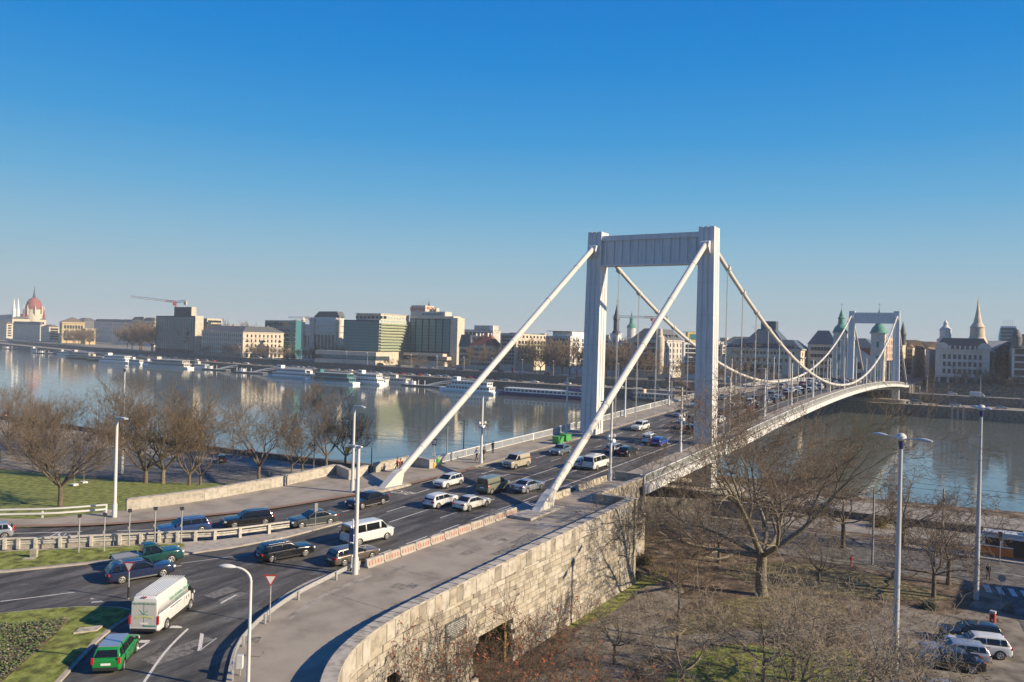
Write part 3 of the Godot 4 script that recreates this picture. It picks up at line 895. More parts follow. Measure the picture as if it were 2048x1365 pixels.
func bridge() -> void:
	var root := thing("suspension_bridge", "long white suspension bridge with two portal pylons over the river", "bridge")
	pylon(root, 0.0)
	pylon(root, -290.0)
	# cables
	for s in [-1.0, 1.0]:
		var pts := PackedVector3Array()
		var rad := PackedFloat32Array()
		for i in 59:
			var z := -290.0 * i / 58.0
			pts.append(Vector3(s * lerpf(9.8, 10.05, clampf(i / 6.0, 0, 1)), cable_y(z), z))
			rad.append(0.36)
		var mb := MB.new()
		mb.tube(pts, rad, 8)
		put("main_cable", mb.mesh(), M.white_cable, root)
		for e in [1.0, -1.0]:
			var z0 := 0.0 if e > 0 else -290.0
			var bs := MB.new()
			var top := Vector3(s * 9.8, 32.0, z0 + e * 1.6)
			var foot := Vector3(s * 10.05, road_y(z0 + e * 53.5) + 0.9, z0 + e * 53.2)
			bs.rod(top, foot, 0.44, 10)
			for k in [0.12, 0.3, 0.5, 0.72, 0.9]:
				var c := top.lerp(foot, k)
				bs.rod(c, c + (foot - top).normalized() * 0.25, 0.5, 10)
			put("backstay", bs.mesh(), M.white_cable, root)
			# the splayed foot and its plinth
			var ft := MB.new()
			var gy := road_y(z0 + e * 53.5) + 0.25
			ft.slab(PackedVector2Array([Vector2(52.3, gy), Vector2(55.4, gy), Vector2(53.3, gy + 1.35), Vector2(52.2, gy + 1.75), Vector2(52.0, gy + 1.1)]), Vector3(s * 10.05, 0, z0), Vector3(0, 0, e), Vector3.UP, 0.9)
			put("anchor_foot", ft.mesh(), M.white_cable, root)
			boxp("plinth", root, Vector3(s * 10.15, gy - 0.13, z0 + e * 55.0), Vector3(2.4, 0.26, 7.2), M.coping)
	# hangers in pairs with their clamps
	for s in [-1.0, 1.0]:
		for i in range(1, 29):
			var z := -10.0 * i
			var y1 := cable_y(z)
			var y0 := road_y(z) + 0.1
			var d := Vector3(0, cable_y(z - 1) - cable_y(z + 1), -2.0).normalized()
			var c := Vector3(s * 10.05, y1, z)
			var cl := MB.new()
			cl.rod(c - d * 0.45, c + d * 0.45, 0.5, 8)
			put("cable_clamp", cl.mesh(), M.white_cable, root)
			if y1 - y0 > 0.8:
				var h := MB.new()
				for o in [-0.2, 0.2]: h.rod(Vector3(s * 10.05, y1 - 0.3, z + o), Vector3(s * 10.05, y0, z + o), 0.05, 5)
				put("hanger", h.mesh(), M.rail_steel, root)
	# deck
	var deck := MB.new()
	var fascia := [MB.new(), MB.new()]
	var under := MB.new()
	var rings := []
	for i in 69:
		var z := 37.0 - i * 5.0
		var y := road_y(z)
		rings.append(PackedVector3Array([Vector3(-14.3, y - 0.5, z), Vector3(14.3, y - 0.5, z), Vector3(14.3, y - 0.06, z), Vector3(-14.3, y - 0.06, z)]))
	deck.loft(rings, true, true, false)
	put("deck", deck.mesh(), M.concrete_dark, root)
	for i in 68:
		var z0 := 37.0 - i * 5.0
		var z1 := z0 - 5.0
		for s in [-1.0, 1.0]:
			var mb: MB = fascia[0 if s < 0 else 1]
			mb.beam(Vector3(s * 14.45, road_y(z0) - 0.35, z0), Vector3(s * 14.45, road_y(z1) - 0.35, z1), 0.3, 1.0)
			under.beam(Vector3(s * 10.3, road_y(z0) - 1.4, z0), Vector3(s * 10.3, road_y(z1) - 1.4, z1), 0.5, 1.9)
			if i % 1 == 0:
				put("cross_bracket", _bracket(), M.girder, root, Transform3D(Basis.IDENTITY.scaled(Vector3(s, 1, 1)), Vector3(0, road_y(z0 - 2.5), z0 - 2.5)))
	put("fascia", fascia[0].mesh(), M.white_steel, root)
	put("fascia", fascia[1].mesh(), M.white_steel, root)
	put("girder", under.mesh(), M.girder, root)
	# pavements on the deck
	for s in [-1.0, 1.0]:
		var a = 9.05 * s
		var b = 14.2 * s
		surface("pavement", poly([Vector2(a, -300), Vector2(b, -300), Vector2(b, 38), Vector2(a, 38)] if s < 0 else [Vector2(9.35, -300), Vector2(b, -300), Vector2(b, 36), Vector2(9.35, 36)]), 0.14, road_h, M.walkway, 0.14, 4.0)
		put("kerb", band([Vector2(a + 0.12 * s, 38) if s < 0 else Vector2(9.45, 36), Vector2(a + 0.12 * s, -300) if s < 0 else Vector2(9.45, -300)], 0.25, 0.147, road_h), M.kerb).set_meta("kind", "structure")
	# railings
	for s in [-1.0, 1.0]:
		var r := thing("bridge_railing", "pale steel railing along the upstream pavement, by the walkers" if s < 0 else "grey steel railing along the downstream edge of the bridge deck", "railing")
		var m: Material = M.rail_steel if s < 0 else M.rail_dull
		var x: float = 14.05 * s
		var top := MB.new()
		var bars := MB.new()
		var z := 39.0 if s < 0 else 36.0
		var i := 0
		while z > -300.0:
			var za := z
			var zb := z - 3.2
			var bulge := 1.0 if absf((za + zb) / 2) < 4.0 or absf((za + zb) / 2 + 290.0) < 4.0 else 0.0
			var xx = x + s * bulge * 0.5
			var a := Vector3(xx, road_y(za) + 0.14, za)
			var b := Vector3(xx, road_y(zb) + 0.14, zb)
			top.beam(a + Vector3.UP * 1.1, b + Vector3.UP * 1.1, 0.14, 0.1)
			top.beam(a + Vector3.UP * 0.15, b + Vector3.UP * 0.15, 0.08, 0.08)
			boxp("post", r, a + Vector3.UP * 0.55, Vector3(0.1, 1.1, 0.14 if i % 8 else 0.35), M.white_steel if i % 8 == 0 else m)
			for k in range(1, 24):
				var p := a.lerp(b, k / 24.0)
				bars.box(p + Vector3.UP * 0.62, Vector3(0.03, 0.92, 0.065))
			z = zb
			i += 1
		put("handrail", top.mesh(), M.white_steel, r)
		put("railing_bars", bars.mesh(), m, r, Transform3D.IDENTITY, true)
	# piers
	for z in [0.0, -290.0]:
		var p := thing("bridge_pier", "stone pier on the near bank under the white columns" if z > -1 else "rounded stone pier standing in the water under the far pylon", "pier", Vector3(0, 0, z))
		var mb := MB.new()
		var o := PackedVector2Array()
		for k in 24:
			var a := TAU * k / 24
			o.append(Vector2(cos(a) * 5.0 + signf(cos(a)) * 11.0, sin(a) * 5.0))
		mb.prism(o, WATER - 1.0, -7.0)
		put("pier_body", mb.mesh(), M.quay_wall if z > -1 else M.stone1, p)
		var cp := MB.new()
		var o2 := PackedVector2Array()
		for q in o: o2.append(q * 1.02)
		cp.prism(o2, -7.0, -6.7)
		put("pier_cap", cp.mesh(), M.coping, p)

var _br: ArrayMesh
func _bracket() -> ArrayMesh:
	if _br == null:
		var mb := MB.new()
		mb.slab(PackedVector2Array([Vector2(10.55, -0.5), Vector2(14.2, -0.5), Vector2(14.2, -0.75), Vector2(10.55, -1.9)]), Vector3.ZERO, Vector3.RIGHT, Vector3.UP, 0.3)
		_br = mb.mesh()
	return _br

# ---------------------------------------------------------------- road markings
func mark(path: Array, w: float, m: Material, h := 0.013) -> void:
	put("road_marking", band(path, w, h, road_h), m).set_meta("kind", "structure")

func dashes(a: Vector2, b: Vector2, on: float, off: float, w := 0.14) -> void:
	var l := a.distance_to(b)
	var s := 0.0
	while s < l:
		mark([a.lerp(b, s / l), a.lerp(b, minf(s + on, l) / l)], w, M.paint)
		s += on + off

func markings() -> void:
	# lane lines along the bridge
	dashes(Vector2(-5.9, 62), Vector2(-5.9, -280), 3.0, 4.0)
	dashes(Vector2(-2.95, 70), Vector2(-2.95, -280), 3.0, 4.0)
	mark([Vector2(-0.1, 66), Vector2(-0.1, 30)], 0.14, M.paint)
	dashes(Vector2(-0.1, 26), Vector2(-0.1, -280), 3.0, 4.0)
	dashes(Vector2(3.0, 62), Vector2(3.0, -280), 3.0, 4.0)
	mark([Vector2(6.15, 44), Vector2(6.15, -280)], 0.18, M.paint)
	dashes(Vector2(5.9, 76), Vector2(6.1, 46), 3.0, 2.0)
	mark([Vector2(-8.7, 50), Vector2(-8.7, -280)], 0.12, M.paint)
	dashes(Vector2(-8.4, 76.5), Vector2(-6.2, 62), 2.4, 3.2)
	dashes(Vector2(-25.65, 87.72), Vector2(-15.46, 79.36), 6.0, 3.0)
	# lower carriageway and the merge
	mark(smooth_path([Vector2(-7.94, 97.36), Vector2(-6.71, 95.02), Vector2(-5.6, 92.82), Vector2(-4.14, 90.4)], 3), 0.13, M.paint)
	dashes(Vector2(-9.48, 93.21), Vector2(-3.02, 81.84), 2.4, 4.2)
	mark([Vector2(-5.57, 85.08), Vector2(-3.34, 81.06), Vector2(-2.36, 77.67)], 0.12, M.worn_paint)
	mark(smooth_path([Vector2(12.24, 100.89), Vector2(11.18, 99.66), Vector2(8.54, 96.51), Vector2(6.29, 93.12), Vector2(4.64, 89.91), Vector2(3.93, 87.56)], 4), 0.16, M.paint)
	for q in [[Vector2(-4.59, 92.92), Vector2(-3.94, 92.18), Vector2(-3.65, 91.61)], [Vector2(-3.69, 93.61), Vector2(-3.41, 92.88), Vector2(-2.98, 92.16)], [Vector2(-2.95, 93.99), Vector2(-2.44, 93.23)]]: mark(q, 0.3, M.worn_paint)
	for q in [[Vector2(5.16, 91.31), Vector2(6.08, 91.14)], [Vector2(6.48, 90.98), Vector2(7.85, 90.52)], [Vector2(5.3, 93.84), Vector2(5.92, 93.39)], [Vector2(7.63, 93.34), Vector2(8.99, 92.79)], [Vector2(5.91, 96.39), Vector2(6.38, 96.05)]]: mark(q, 0.42, M.paint)
	mark([Vector2(7.75, 93.36), Vector2(9.99, 95.3)], 0.22, M.paint)
	mark([Vector2(9.99, 95.3), Vector2(8.98, 93)], 0.1, M.worn_paint)
	mark([Vector2(6.96, 97.16), Vector2(6.43, 96.11)], 0.14, M.paint)
	# lane lettering on the bus lane and striped blocks
	for o in [[Vector2(7.4, 66.5), 1.0], [Vector2(7.6, 41.0), 1.0], [Vector2(-7.3, 54.5), -1.0], [Vector2(-7.4, 36.0), -1.0], [Vector2(-21.3, 85.3), -1.0]]:
		var t := text_mesh("BUSZ", 1.5, 0.004, "Droid Sans")
		var p: Vector2 = o[0]
		var bs := Basis(Vector3.UP, 0.0 if o[1] > 0 else PI) * Basis(Vector3.RIGHT, -PI / 2)
		if p.x < -20: bs = Basis(Vector3.UP, -2.35) * Basis(Vector3.RIGHT, -PI / 2)
		bs = bs * Basis.from_scale(Vector3(0.55, 1.7, 1.0))
		var mi := put("lane_lettering", t, M.paint, null, Transform3D(bs, Vector3(p.x, road_y(p.y) + 0.008, p.y)))
		mi.set_meta("kind", "structure")
	for i in 4:
		mark([Vector2(6.5 + i * 0.42, 56.2), Vector2(6.7 + i * 0.42, 51.0)], 0.16, M.paint)
	for i in 3:
		mark([Vector2(-7.9 + i * 0.5, 48.0), Vector2(-7.9 + i * 0.5, 46.2)], 0.2, M.worn_paint)
	for p in [[2.0, 8.0], [5.0, 4.0], [-2.0, -4.0]]:
		mark([Vector2(p[0], p[1]), Vector2(p[0], p[1] - 3.5)], 0.7, M.worn_paint)
	# expansion joints and tarred repairs
	for z in [38.0, 13.5]:
		mark([Vector2(-8.8, z), Vector2(9.0, z)], 0.5, M.yellow_patch, 0.004)
	for a in [[Vector2(-5.71, 74.56), Vector2(-5.25, 70), Vector2(-5.56, 65.52)], [Vector2(-1.6, 87.15), Vector2(-0.11, 81.83), Vector2(0.89, 76.24)], [Vector2(9.42, 98.09), Vector2(6.89, 94.29), Vector2(4.57, 91.05)], [Vector2(-10.57, 96.05), Vector2(-8.64, 92.88), Vector2(-6.98, 89.26)], [Vector2(4.58, 70.14), Vector2(4.72, 62.72), Vector2(4.89, 53.85)], [Vector2(4.99, 81.47), Vector2(6.05, 85.45), Vector2(8.39, 90.17)]]:
		mark(smooth_path(a, 3), 0.9, M.patch, 0.003)
	mark(smooth_path([Vector2(10.6, 89.0), Vector2(9.4, 84), Vector2(9.3, 79)], 4), 0.5, M.concrete, 0.146)
	# mended rectangles and tarred cracks
	for i in 34:
		var c := Vector2(rng.randf_range(-8, 8), rng.randf_range(-60, 66)) if i < 22 else Vector2(rng.randf_range(-12, 7), rng.randf_range(84, 101))
		if i >= 22 and c.x < 8 and c.y > 93.5 and c.y > 93.5 + absf(c.x) * 0.4: c = Vector2(8.0 + rng.randf() * 2, 98)
		mark([c, c + Vector2(rng.randf_range(-0.6, 0.2), -rng.randf_range(1.5, 7.0))], rng.randf_range(0.6, 1.6), [M.patch, M.light_patch][i % 2], 0.004 + i * 0.0002)
	for i in 16:
		var c := Vector2(rng.randf_range(-7, 7), rng.randf_range(-10, 90))
		var crack := []
		for k in 7: crack.append(c + Vector2(rng.randf_range(-0.35, 0.35) + k * (0.9 if i % 3 == 0 else 0.1), -k * (0.2 if i % 3 == 0 else 1.4)))
		mark(crack, 0.05, M.patch, 0.0112)
	for i in 20:
		var c := Vector2(rng.randf_range(9.8, 16.2), rng.randf_range(51, 86))
		mark([c, c + Vector2(rng.randf_range(-0.4, 0.4), -rng.randf_range(0.8, 4.0))], rng.randf_range(0.4, 1.3), [M.walk_patch, M.concrete_dark, M.walk_patch][i % 3] if i % 5 else M.kerb, 0.144 + i * 0.0002)
	for z in [56.0, 63.0, 70.0, 77.0, 84.0]: mark([Vector2(8.6, z), Vector2(16.8, z + 0.5)], 0.04, M.concrete_dark, 0.1485)
	for p in [Vector2(12.5, 66), Vector2(13.4, 80), Vector2(11.6, 58)]: mark([p, p + Vector2(0, -0.8)], 0.8, M.concrete_dark, 0.15)
	mark([Vector2(11.8, 93.0), Vector2(11.2, 92.2)], 0.7, M.concrete_dark, 0.147)

# ---------------------------------------------------------------- barriers, rails and fences
func barriers() -> void:
	# concrete barrier blocks: striped ones, then bare ones past the anchor
	var prof := PackedVector2Array([Vector2(-0.3, 0), Vector2(-0.3, 0.12), Vector2(-0.14, 0.3), Vector2(-0.1, 0.78), Vector2(0.1, 0.78), Vector2(0.14, 0.3), Vector2(0.3, 0.12), Vector2(0.3, 0)])
	var a := Vector2(7.75, 78.3)
	var b := Vector2(8.5, 56.6)
	var n := 11
	for i in n + 8:
		var p: Vector2
		var q: Vector2
		if i < n:
			p = a.lerp(b, float(i) / n); q = a.lerp(b, float(i + 1) / n)
		else:
			var k := i - n
			p = Vector2(8.75, 51.2).lerp(Vector2(9.3, 36.4), k / 8.0); q = Vector2(8.75, 51.2).lerp(Vector2(9.3, 36.4), (k + 1) / 8.0)
		var c := (p + q) / 2
		var l := p.distance_to(q) - (0.06 if i < n else 0.1)
		if i == n + 3: continue
		var striped := i < n
		var t := thing("concrete_barrier", "", "barrier", Vector3(c.x, road_y(c.y) + (0.0 if striped else 0.05), c.y), rad_to_deg(atan2(-(q - p).x, -(q - p).y)), "striped barrier blocks along the pavement" if striped else "bare barrier blocks past the anchor foot")
		t.set_meta("label", ("%s red and white striped concrete barrier block from the roadside lamp post" % NTH[i]) if striped else ("%s bare concrete barrier block past the cable foot towards the bridge" % NTH[i - n if i < n + 3 else i - n - 1]))
		var mb := MB.new()
		mb.slab(prof, Vector3.ZERO, Vector3.RIGHT, Vector3.UP, l)
		put("block", mb.mesh(), M.rough_concrete if not striped else M.kerb, t)
		boxp("drain_slot", t, Vector3(0.29, 0.06, l * 0.5 - 0.14), Vector3(0.06, 0.12, 0.22), M.black)
		if striped:
			var k := 0
			for j in 5:
				var st := MB.new()
				var zz := -l / 2 + 0.1 + (j + 0.5) * (l - 0.2) / 5
				st.quad(Vector3(0.17, 0.27, zz + 0.06), Vector3(0.17, 0.27, zz - 0.06), Vector3(0.128, 0.6, zz - 0.06), Vector3(0.128, 0.6, zz + 0.06))
				put("red_stripe", st.mesh(), M.red_paint, t)
	# curved steel guard rail along the right pavement
	var g := thing("guard_rail", "curved galvanised guard rail beside the near pavement with the yield sign", "guard rail")
	var path := smooth_path([Vector2(15.0, 97.2), Vector2(12.4, 94.6), Vector2(10.6, 91.9), Vector2(9.6, 89.6), Vector2(8.5, 86.2), Vector2(7.9, 82.7), Vector2(7.5, 79.9), Vector2(7.45, 78.6)], 6)
	guard(g, path, 0.14, M.galv, M.galv, 8, 0.62)
	# white rails at the left end of the pavement
	var w := thing("guard_rail", "white double guard rail with posts in front of the green park", "guard rail")
	var wp := smooth_path([Vector2(-25.1, 79.02), Vector2(-27.64, 82.59), Vector2(-31.34, 85.74), Vector2(-34.94, 89.25)], 8)
	guard(w, wp, 0.05, M.white, M.white, 10, 1.0, true)
	# concrete posts with rails on the median
	var f := thing("median_fence", "low concrete post fence with rails between the two carriageways", "fence")
	var fp := smooth_path([Vector2(-22.15, 92.61), Vector2(-20.93, 90.9), Vector2(-18.48, 88.77), Vector2(-14.14, 84.68), Vector2(-11.18, 81.83), Vector2(-8.18, 78.93), Vector2(-5.42, 73.76)], 8)
	guard(f, fp, 0.13, M.fence_post, M.fence_post, 3, 0.9, true)
	var fw := MB.new()
	for i in fp.size() - 1:
		if fp[i].x < -10.8: fw.beam(Vector3(fp[i].x - 0.25, road_y(fp[i].y) + 0.2, fp[i].y), Vector3(fp[i + 1].x - 0.25, road_y(fp[i + 1].y) + 0.2, fp[i + 1].y), 0.3, 0.42)
	put("plinth", fw.mesh(), M.rough_concrete, f)
	var blk := thing("concrete_post", "stubby concrete block standing in the grass by the median fence", "post", Vector3(-16.23, -2.89, 90.71))
	boxp("block", blk, Vector3(0, 0.35, 0), Vector3(0.5, 0.75, 0.3), M.rough_concrete, 0.6)
	boxp("foot", blk, Vector3(0.1, 0.02, 0.4), Vector3(0.9, 0.12, 0.5), M.rough_concrete, 0.5)

func guard(root: Node3D, path: Array, h: float, m: Material, pm: Material, every: int, top: float, twin := false) -> void:
	var rail := MB.new()
	for i in path.size() - 1:
		var a: Vector2 = path[i]
		var b: Vector2 = path[i + 1]
		var pa := Vector3(a.x, road_y(a.y) + h, a.y)
		var pb := Vector3(b.x, road_y(b.y) + h, b.y)
		if twin:
			rail.beam(pa + Vector3.UP * (top - 0.06), pb + Vector3.UP * (top - 0.06), 0.22, 0.12)
			rail.beam(pa + Vector3.UP * (top - 0.5), pb + Vector3.UP * (top - 0.5), 0.1, 0.16)
			if every < 9: rail.beam(pa + Vector3.UP * (top - 0.32), pb + Vector3.UP * (top - 0.32), 0.06, 0.1)
		else:
			rail.beam(pa + Vector3.UP * (top - 0.05), pb + Vector3.UP * (top - 0.05), 0.06, 0.1)
			rail.beam(pa + Vector3.UP * (top - 0.15), pb + Vector3.UP * (top - 0.15), 0.03, 0.12)
			rail.beam(pa + Vector3.UP * (top - 0.26), pb + Vector3.UP * (top - 0.26), 0.06, 0.1)
		if i % every == 0:
			var d := (pb - pa).normalized()
			var n := d.cross(Vector3.UP)
			var s := Vector3(0.2, top, 0.24) if twin and every < 9 else Vector3(0.1, top, 0.14)
			put("post", cube, pm, root, Transform3D(Basis(n, Vector3.UP, -d) * Basis.from_scale(s), pa + Vector3.UP * (top / 2 - 0.03) + n * 0.1))
	put("rail", rail.mesh(), m, root)

# ---------------------------------------------------------------- vehicles
var car_cache := {}

# kind -> length, width, height, hood, belt, tail, and from the rear as shares of the length: rear glass foot, roof rear, roof front, windscreen foot
const CARS := {
	"sedan": [4.7, 1.84, 1.44, 0.86, 0.93, 0.98, 0.13, 0.30, 0.52, 0.70],
	"wagon": [4.8, 1.84, 1.48, 0.88, 0.95, 0.92, 0.02, 0.11, 0.54, 0.71],
	"hatch": [4.25, 1.8, 1.48, 0.92, 0.96, 0.93, 0.02, 0.13, 0.55, 0.74],
	"mini": [4.0, 1.66, 1.5, 0.93, 0.97, 0.93, 0.02, 0.09, 0.6, 0.78],
	"suv": [4.55, 1.87, 1.68, 1.04, 1.1, 1.08, 0.02, 0.11, 0.57, 0.73],
	"pickup": [5.3, 1.86, 1.8, 1.08, 1.12, 1.02, 0.40, 0.44, 0.60, 0.73],
	"van": [4.9, 1.9, 1.96, 1.12, 1.18, 1.15, 0.01, 0.035, 0.73, 0.86],
	"minivan": [4.8, 1.88, 1.86, 1.04, 1.14, 1.1, 0.01, 0.06, 0.66, 0.85],
	"smallvan": [4.25, 1.82, 1.82, 1.06, 1.12, 1.1, 0.01, 0.035, 0.64, 0.79],
	"cargo": [6.2, 2.05, 2.55, 1.22, 1.4, 1.4, 0.005, 0.025, 0.75, 0.905],
}

func car_meshes(kind: String) -> Dictionary:
	if car_cache.has(kind): return car_cache[kind]
	var s: Array = CARS[kind]
	var L: float = s[0]; var W: float = s[1]; var H: float = s[2]
	var hood: float = s[3]; var belt: float = s[4]; var tail: float = s[5]
	var ta: float = s[6]; var tb: float = s[7]; var tc: float = s[8]; var td: float = s[9]
	var boxy: bool = kind in ["van", "smallvan", "cargo", "minivan"]
	var lean := 0.14 if boxy else 0.34
	var clear := 0.2 if kind != "suv" and kind != "pickup" else 0.27
	var ylow := func(t: float) -> float:
		if t < 0.015: return tail * 0.86
		if t < ta: return tail
		if t < td: return lerpf(tail if ta > 0.1 else belt - 0.02, belt, (t - ta) / (td - ta))
		if t < 0.95: return lerpf(belt - 0.01, hood, pow((t - td) / (0.95 - td), 1.3))
		return lerpf(hood, hood * 0.72, pow((t - 0.95) / 0.05, 1.5))
	var half := func(t: float) -> float:
		var e := 0.0
		if t < 0.1: e = (0.05 if boxy else 0.11) * pow((0.1 - t) / 0.1, 2)
		if t > 0.84: e = 0.17 * pow((t - 0.84) / 0.16, 2.2)
		return W / 2 * (1.0 - e)
	var z := func(t: float) -> float: return (0.5 - t) * L
	var body := MB.new()
	var rings := []
	for t in [0.0, 0.008, 0.03, 0.07, 0.13, 0.2, 0.3, 0.4, 0.5, 0.6, td - 0.02, td, td + 0.06, 0.84, 0.9, 0.95, 0.975, 0.992, 1.0]:
		var w: float = half.call(t)
		var y: float = ylow.call(t)
		if t <= 0.0 or t >= 1.0: w *= 0.94
		var c: float = clear + (0.1 if t < 0.02 or t > 0.98 else 0.0)
		var h := [Vector2(w * 0.85, c), Vector2(w * 0.955, c + 0.06), Vector2(w * 0.985, c + 0.2), Vector2(w, (c + y) * 0.55), Vector2(w * 0.995, y - 0.16), Vector2(w * 0.965, y - 0.05), Vector2(w * 0.9, y - 0.005), Vector2(w * 0.45, y + 0.02)]
		var r := PackedVector3Array()
		for p in h: r.append(Vector3(p.x, p.y, z.call(t)))
		for i in range(h.size() - 1, -1, -1): r.append(Vector3(-h[i].x, h[i].y, z.call(t)))
		rings.append(r)
	body.loft(rings, true, true)
	# greenhouse
	var roofy := func(t: float) -> float:
		if t < tb: return lerpf(ylow.call(t), H - 0.03, pow((t - ta) / (tb - ta), 0.8))
		if t < tc: return H - 0.03 + 0.03 * sin(PI * (t - tb) / (tc - tb))
		return lerpf(ylow.call(t), H - 0.03, pow((td - t) / (td - tc), 0.85))
	var side := func(t: float, y: float) -> float:
		var b: float = ylow.call(t)
		return half.call(t) * 0.925 - maxf(0.0, y - b) * lean
	var gr := []
	var ts := [ta, lerpf(ta, tb, 0.35), lerpf(ta, tb, 0.8), tb, lerpf(tb, tc, 0.25), lerpf(tb, tc, 0.5), lerpf(tb, tc, 0.8), tc, lerpf(tc, td, 0.3), lerpf(tc, td, 0.65), td]
	for t in ts:
		var y: float = roofy.call(t)
		var b: float = ylow.call(t) - 0.04
		if y < b + 0.03: y = b + 0.03
		var wb: float = half.call(t) * 0.925
		var wt: float = side.call(t, y - 0.06)
		var h := [Vector2(wb, b), Vector2(lerpf(wb, wt, 0.5), lerpf(b, y - 0.06, 0.5)), Vector2(wt, maxf(b, y - 0.06)), Vector2(wt - 0.06, y - 0.015), Vector2(wt * 0.5, y + 0.01)]
		var r := PackedVector3Array()
		for p in h: r.append(Vector3(p.x, p.y, z.call(t)))
		for i in range(h.size() - 1, -1, -1): r.append(Vector3(-h[i].x, h[i].y, z.call(t)))
		gr.append(r)
	body.loft(gr, true, true)
	if kind == "pickup":
		pass
	var out := {"body": body.mesh(), "L": L, "W": W, "H": H}
	# glass: windscreen, rear window, side windows
	var pane := func(t0: float, t1: float, k: float) -> ArrayMesh:
		var mb := MB.new()
		var n := 4
		for i in n:
			var u := lerpf(t0, t1, float(i) / n)
			var v := lerpf(t0, t1, float(i + 1) / n)
			var yu: float = roofy.call(u) + 0.016
			var yv: float = roofy.call(v) + 0.016
			var wu: float = (side.call(u, yu) - 0.09) * k
			var wv: float = (side.call(v, yv) - 0.09) * k
			mb.quad(Vector3(-wu, yu, z.call(u)), Vector3(wu, yu, z.call(u)), Vector3(wv, yv, z.call(v)), Vector3(-wv, yv, z.call(v)))
		return mb.mesh()
	out["windscreen"] = pane.call(lerpf(tc, td, 0.08), lerpf(tc, td, 0.93), 1.0)
	if ta > 0.05:
		out["rear_window"] = pane.call(lerpf(ta, tb, 0.1), lerpf(ta, tb, 0.92), 1.0)
	else:
		# upright tailgate glass, just proud of the slope
		var mb := MB.new()
		var y0 := belt + 0.03
		var y1 := H - 0.16
		var zb: float = z.call(ta) + 0.02
		var zt: float = z.call(lerpf(ta, tb, 0.78)) + 0.03
		var w0: float = half.call(ta) * 0.8
		var w1: float = w0 - (y1 - y0) * lean * 0.85
		mb.quad(Vector3(-w0, y0, zb), Vector3(w0, y0, zb), Vector3(w1, y1, zt), Vector3(-w1, y1, zt))
		out["rear_window"] = mb.mesh()
	var wins := []
	var spans := [[lerpf(ta, tb, 0.75) if ta < 0.05 else lerpf(ta, tb, 0.55), tb + (tc - tb) * 0.16], [tb + (tc - tb) * 0.2, tb + (tc - tb) * 0.63], [tb + (tc - tb) * 0.67, lerpf(tc, td, 0.8)]]
	if kind == "pickup": spans = [[0.45, 0.52], [0.53, lerpf(tc, td, 0.8)]]
	if kind == "cargo": spans = [[0.79, lerpf(tc, td, 0.9)]]
	if kind == "van": spans = [[0.06, 0.35], [0.37, 0.66], [0.7, lerpf(tc, td, 0.85)]]
	if kind == "smallvan": spans = [[0.56, lerpf(tc, td, 0.85)]]
	for spm in spans.size() * 2:
		var sp: Array = spans[spm / 2]
		var m := 1.0 if spm % 2 == 0 else -1.0
		var mb := MB.new()
		for i in 6:
			var u := lerpf(sp[0], sp[1], i / 6.0)
			var v := lerpf(sp[0], sp[1], (i + 1) / 6.0)
			var bu: float = ylow.call(u) + 0.035
			var bv: float = ylow.call(v) + 0.035
			var tu: float = minf(H - 0.14, roofy.call(u) - 0.1)
			var tv: float = minf(H - 0.14, roofy.call(v) - 0.1)
			if tu < bu and tv < bv: continue
			tu = maxf(tu, bu); tv = maxf(tv, bv)
			var A := Vector3(m * (side.call(u, bu) + 0.014), bu, z.call(u)); var B := Vector3(m * (side.call(v, bv) + 0.014), bv, z.call(v))
			var D := Vector3(m * (side.call(v, tv) + 0.014), tv, z.call(v)); var E := Vector3(m * (side.call(u, tu) + 0.014), tu, z.call(u))
			if m > 0: mb.quad(A, B, D, E)
			else: mb.quad(B, A, E, D)
		if mb.v.size() > 0: wins.append(mb.mesh())
	out["side_window"] = wins
	out["half0"] = half.call(0.03)
	out["half1"] = half.call(0.95)
	out["tail"] = tail
	out["hood"] = hood
	out["boxy"] = boxy
	out["axles"] = [0.2 if not kind in ["hatch", "mini", "smallvan"] else 0.17, 0.81]
	if kind == "cargo": out["axles"] = [0.2, 0.84]
	if kind == "pickup": out["axles"] = [0.22, 0.81]
	if kind == "van": out["axles"] = [0.2, 0.82]
	# roof rails
	var rr := MB.new()
	for m in [1.0, -1.0]:
		rr.rod(Vector3(m * (side.call(0.4, H - 0.06) - 0.05), H + 0.03, z.call(tb + 0.04)), Vector3(m * (side.call(0.4, H - 0.06) - 0.05), H + 0.03, z.call(tc - 0.03)), 0.022, 5)
	out["rail"] = rr.mesh()
	if kind == "cargo":
		var rb := MB.new()
		for i in 9: rb.box(Vector3(-0.68 + i * 0.17, H + 0.012, z.call(0.41)), Vector3(0.055, 0.035, L * 0.72))
		out["roof_rib"] = rb.mesh()
	# wheel: tyre and spoked rim, axle along x
	if not car_cache.has("wheel"):
		var ty := MB.new()
		var ax := Basis(Vector3(0, 1, 0), Vector3(1, 0, 0), Vector3(0, 0, -1))
		ty.lathe(PackedVector2Array([Vector2(0.0, -0.1), Vector2(0.29, -0.1), Vector2(0.325, -0.07), Vector2(0.33, 0.0), Vector2(0.325, 0.075), Vector2(0.3, 0.1), Vector2(0.225, 0.1), Vector2(0.21, 0.07), Vector2(0.0, 0.06)]), Vector3.ZERO, 18, ax)
		var ri := MB.new()
		ri.lathe(PackedVector2Array([Vector2(0.195, 0.085), Vector2(0.225, 0.104), Vector2(0.2, 0.112), Vector2(0.185, 0.085)]), Vector3.ZERO, 18, ax)
		ri.lathe(PackedVector2Array([Vector2(0.06, 0.07), Vector2(0.055, 0.1), Vector2(0.0, 0.104)]), Vector3.ZERO, 10, ax)
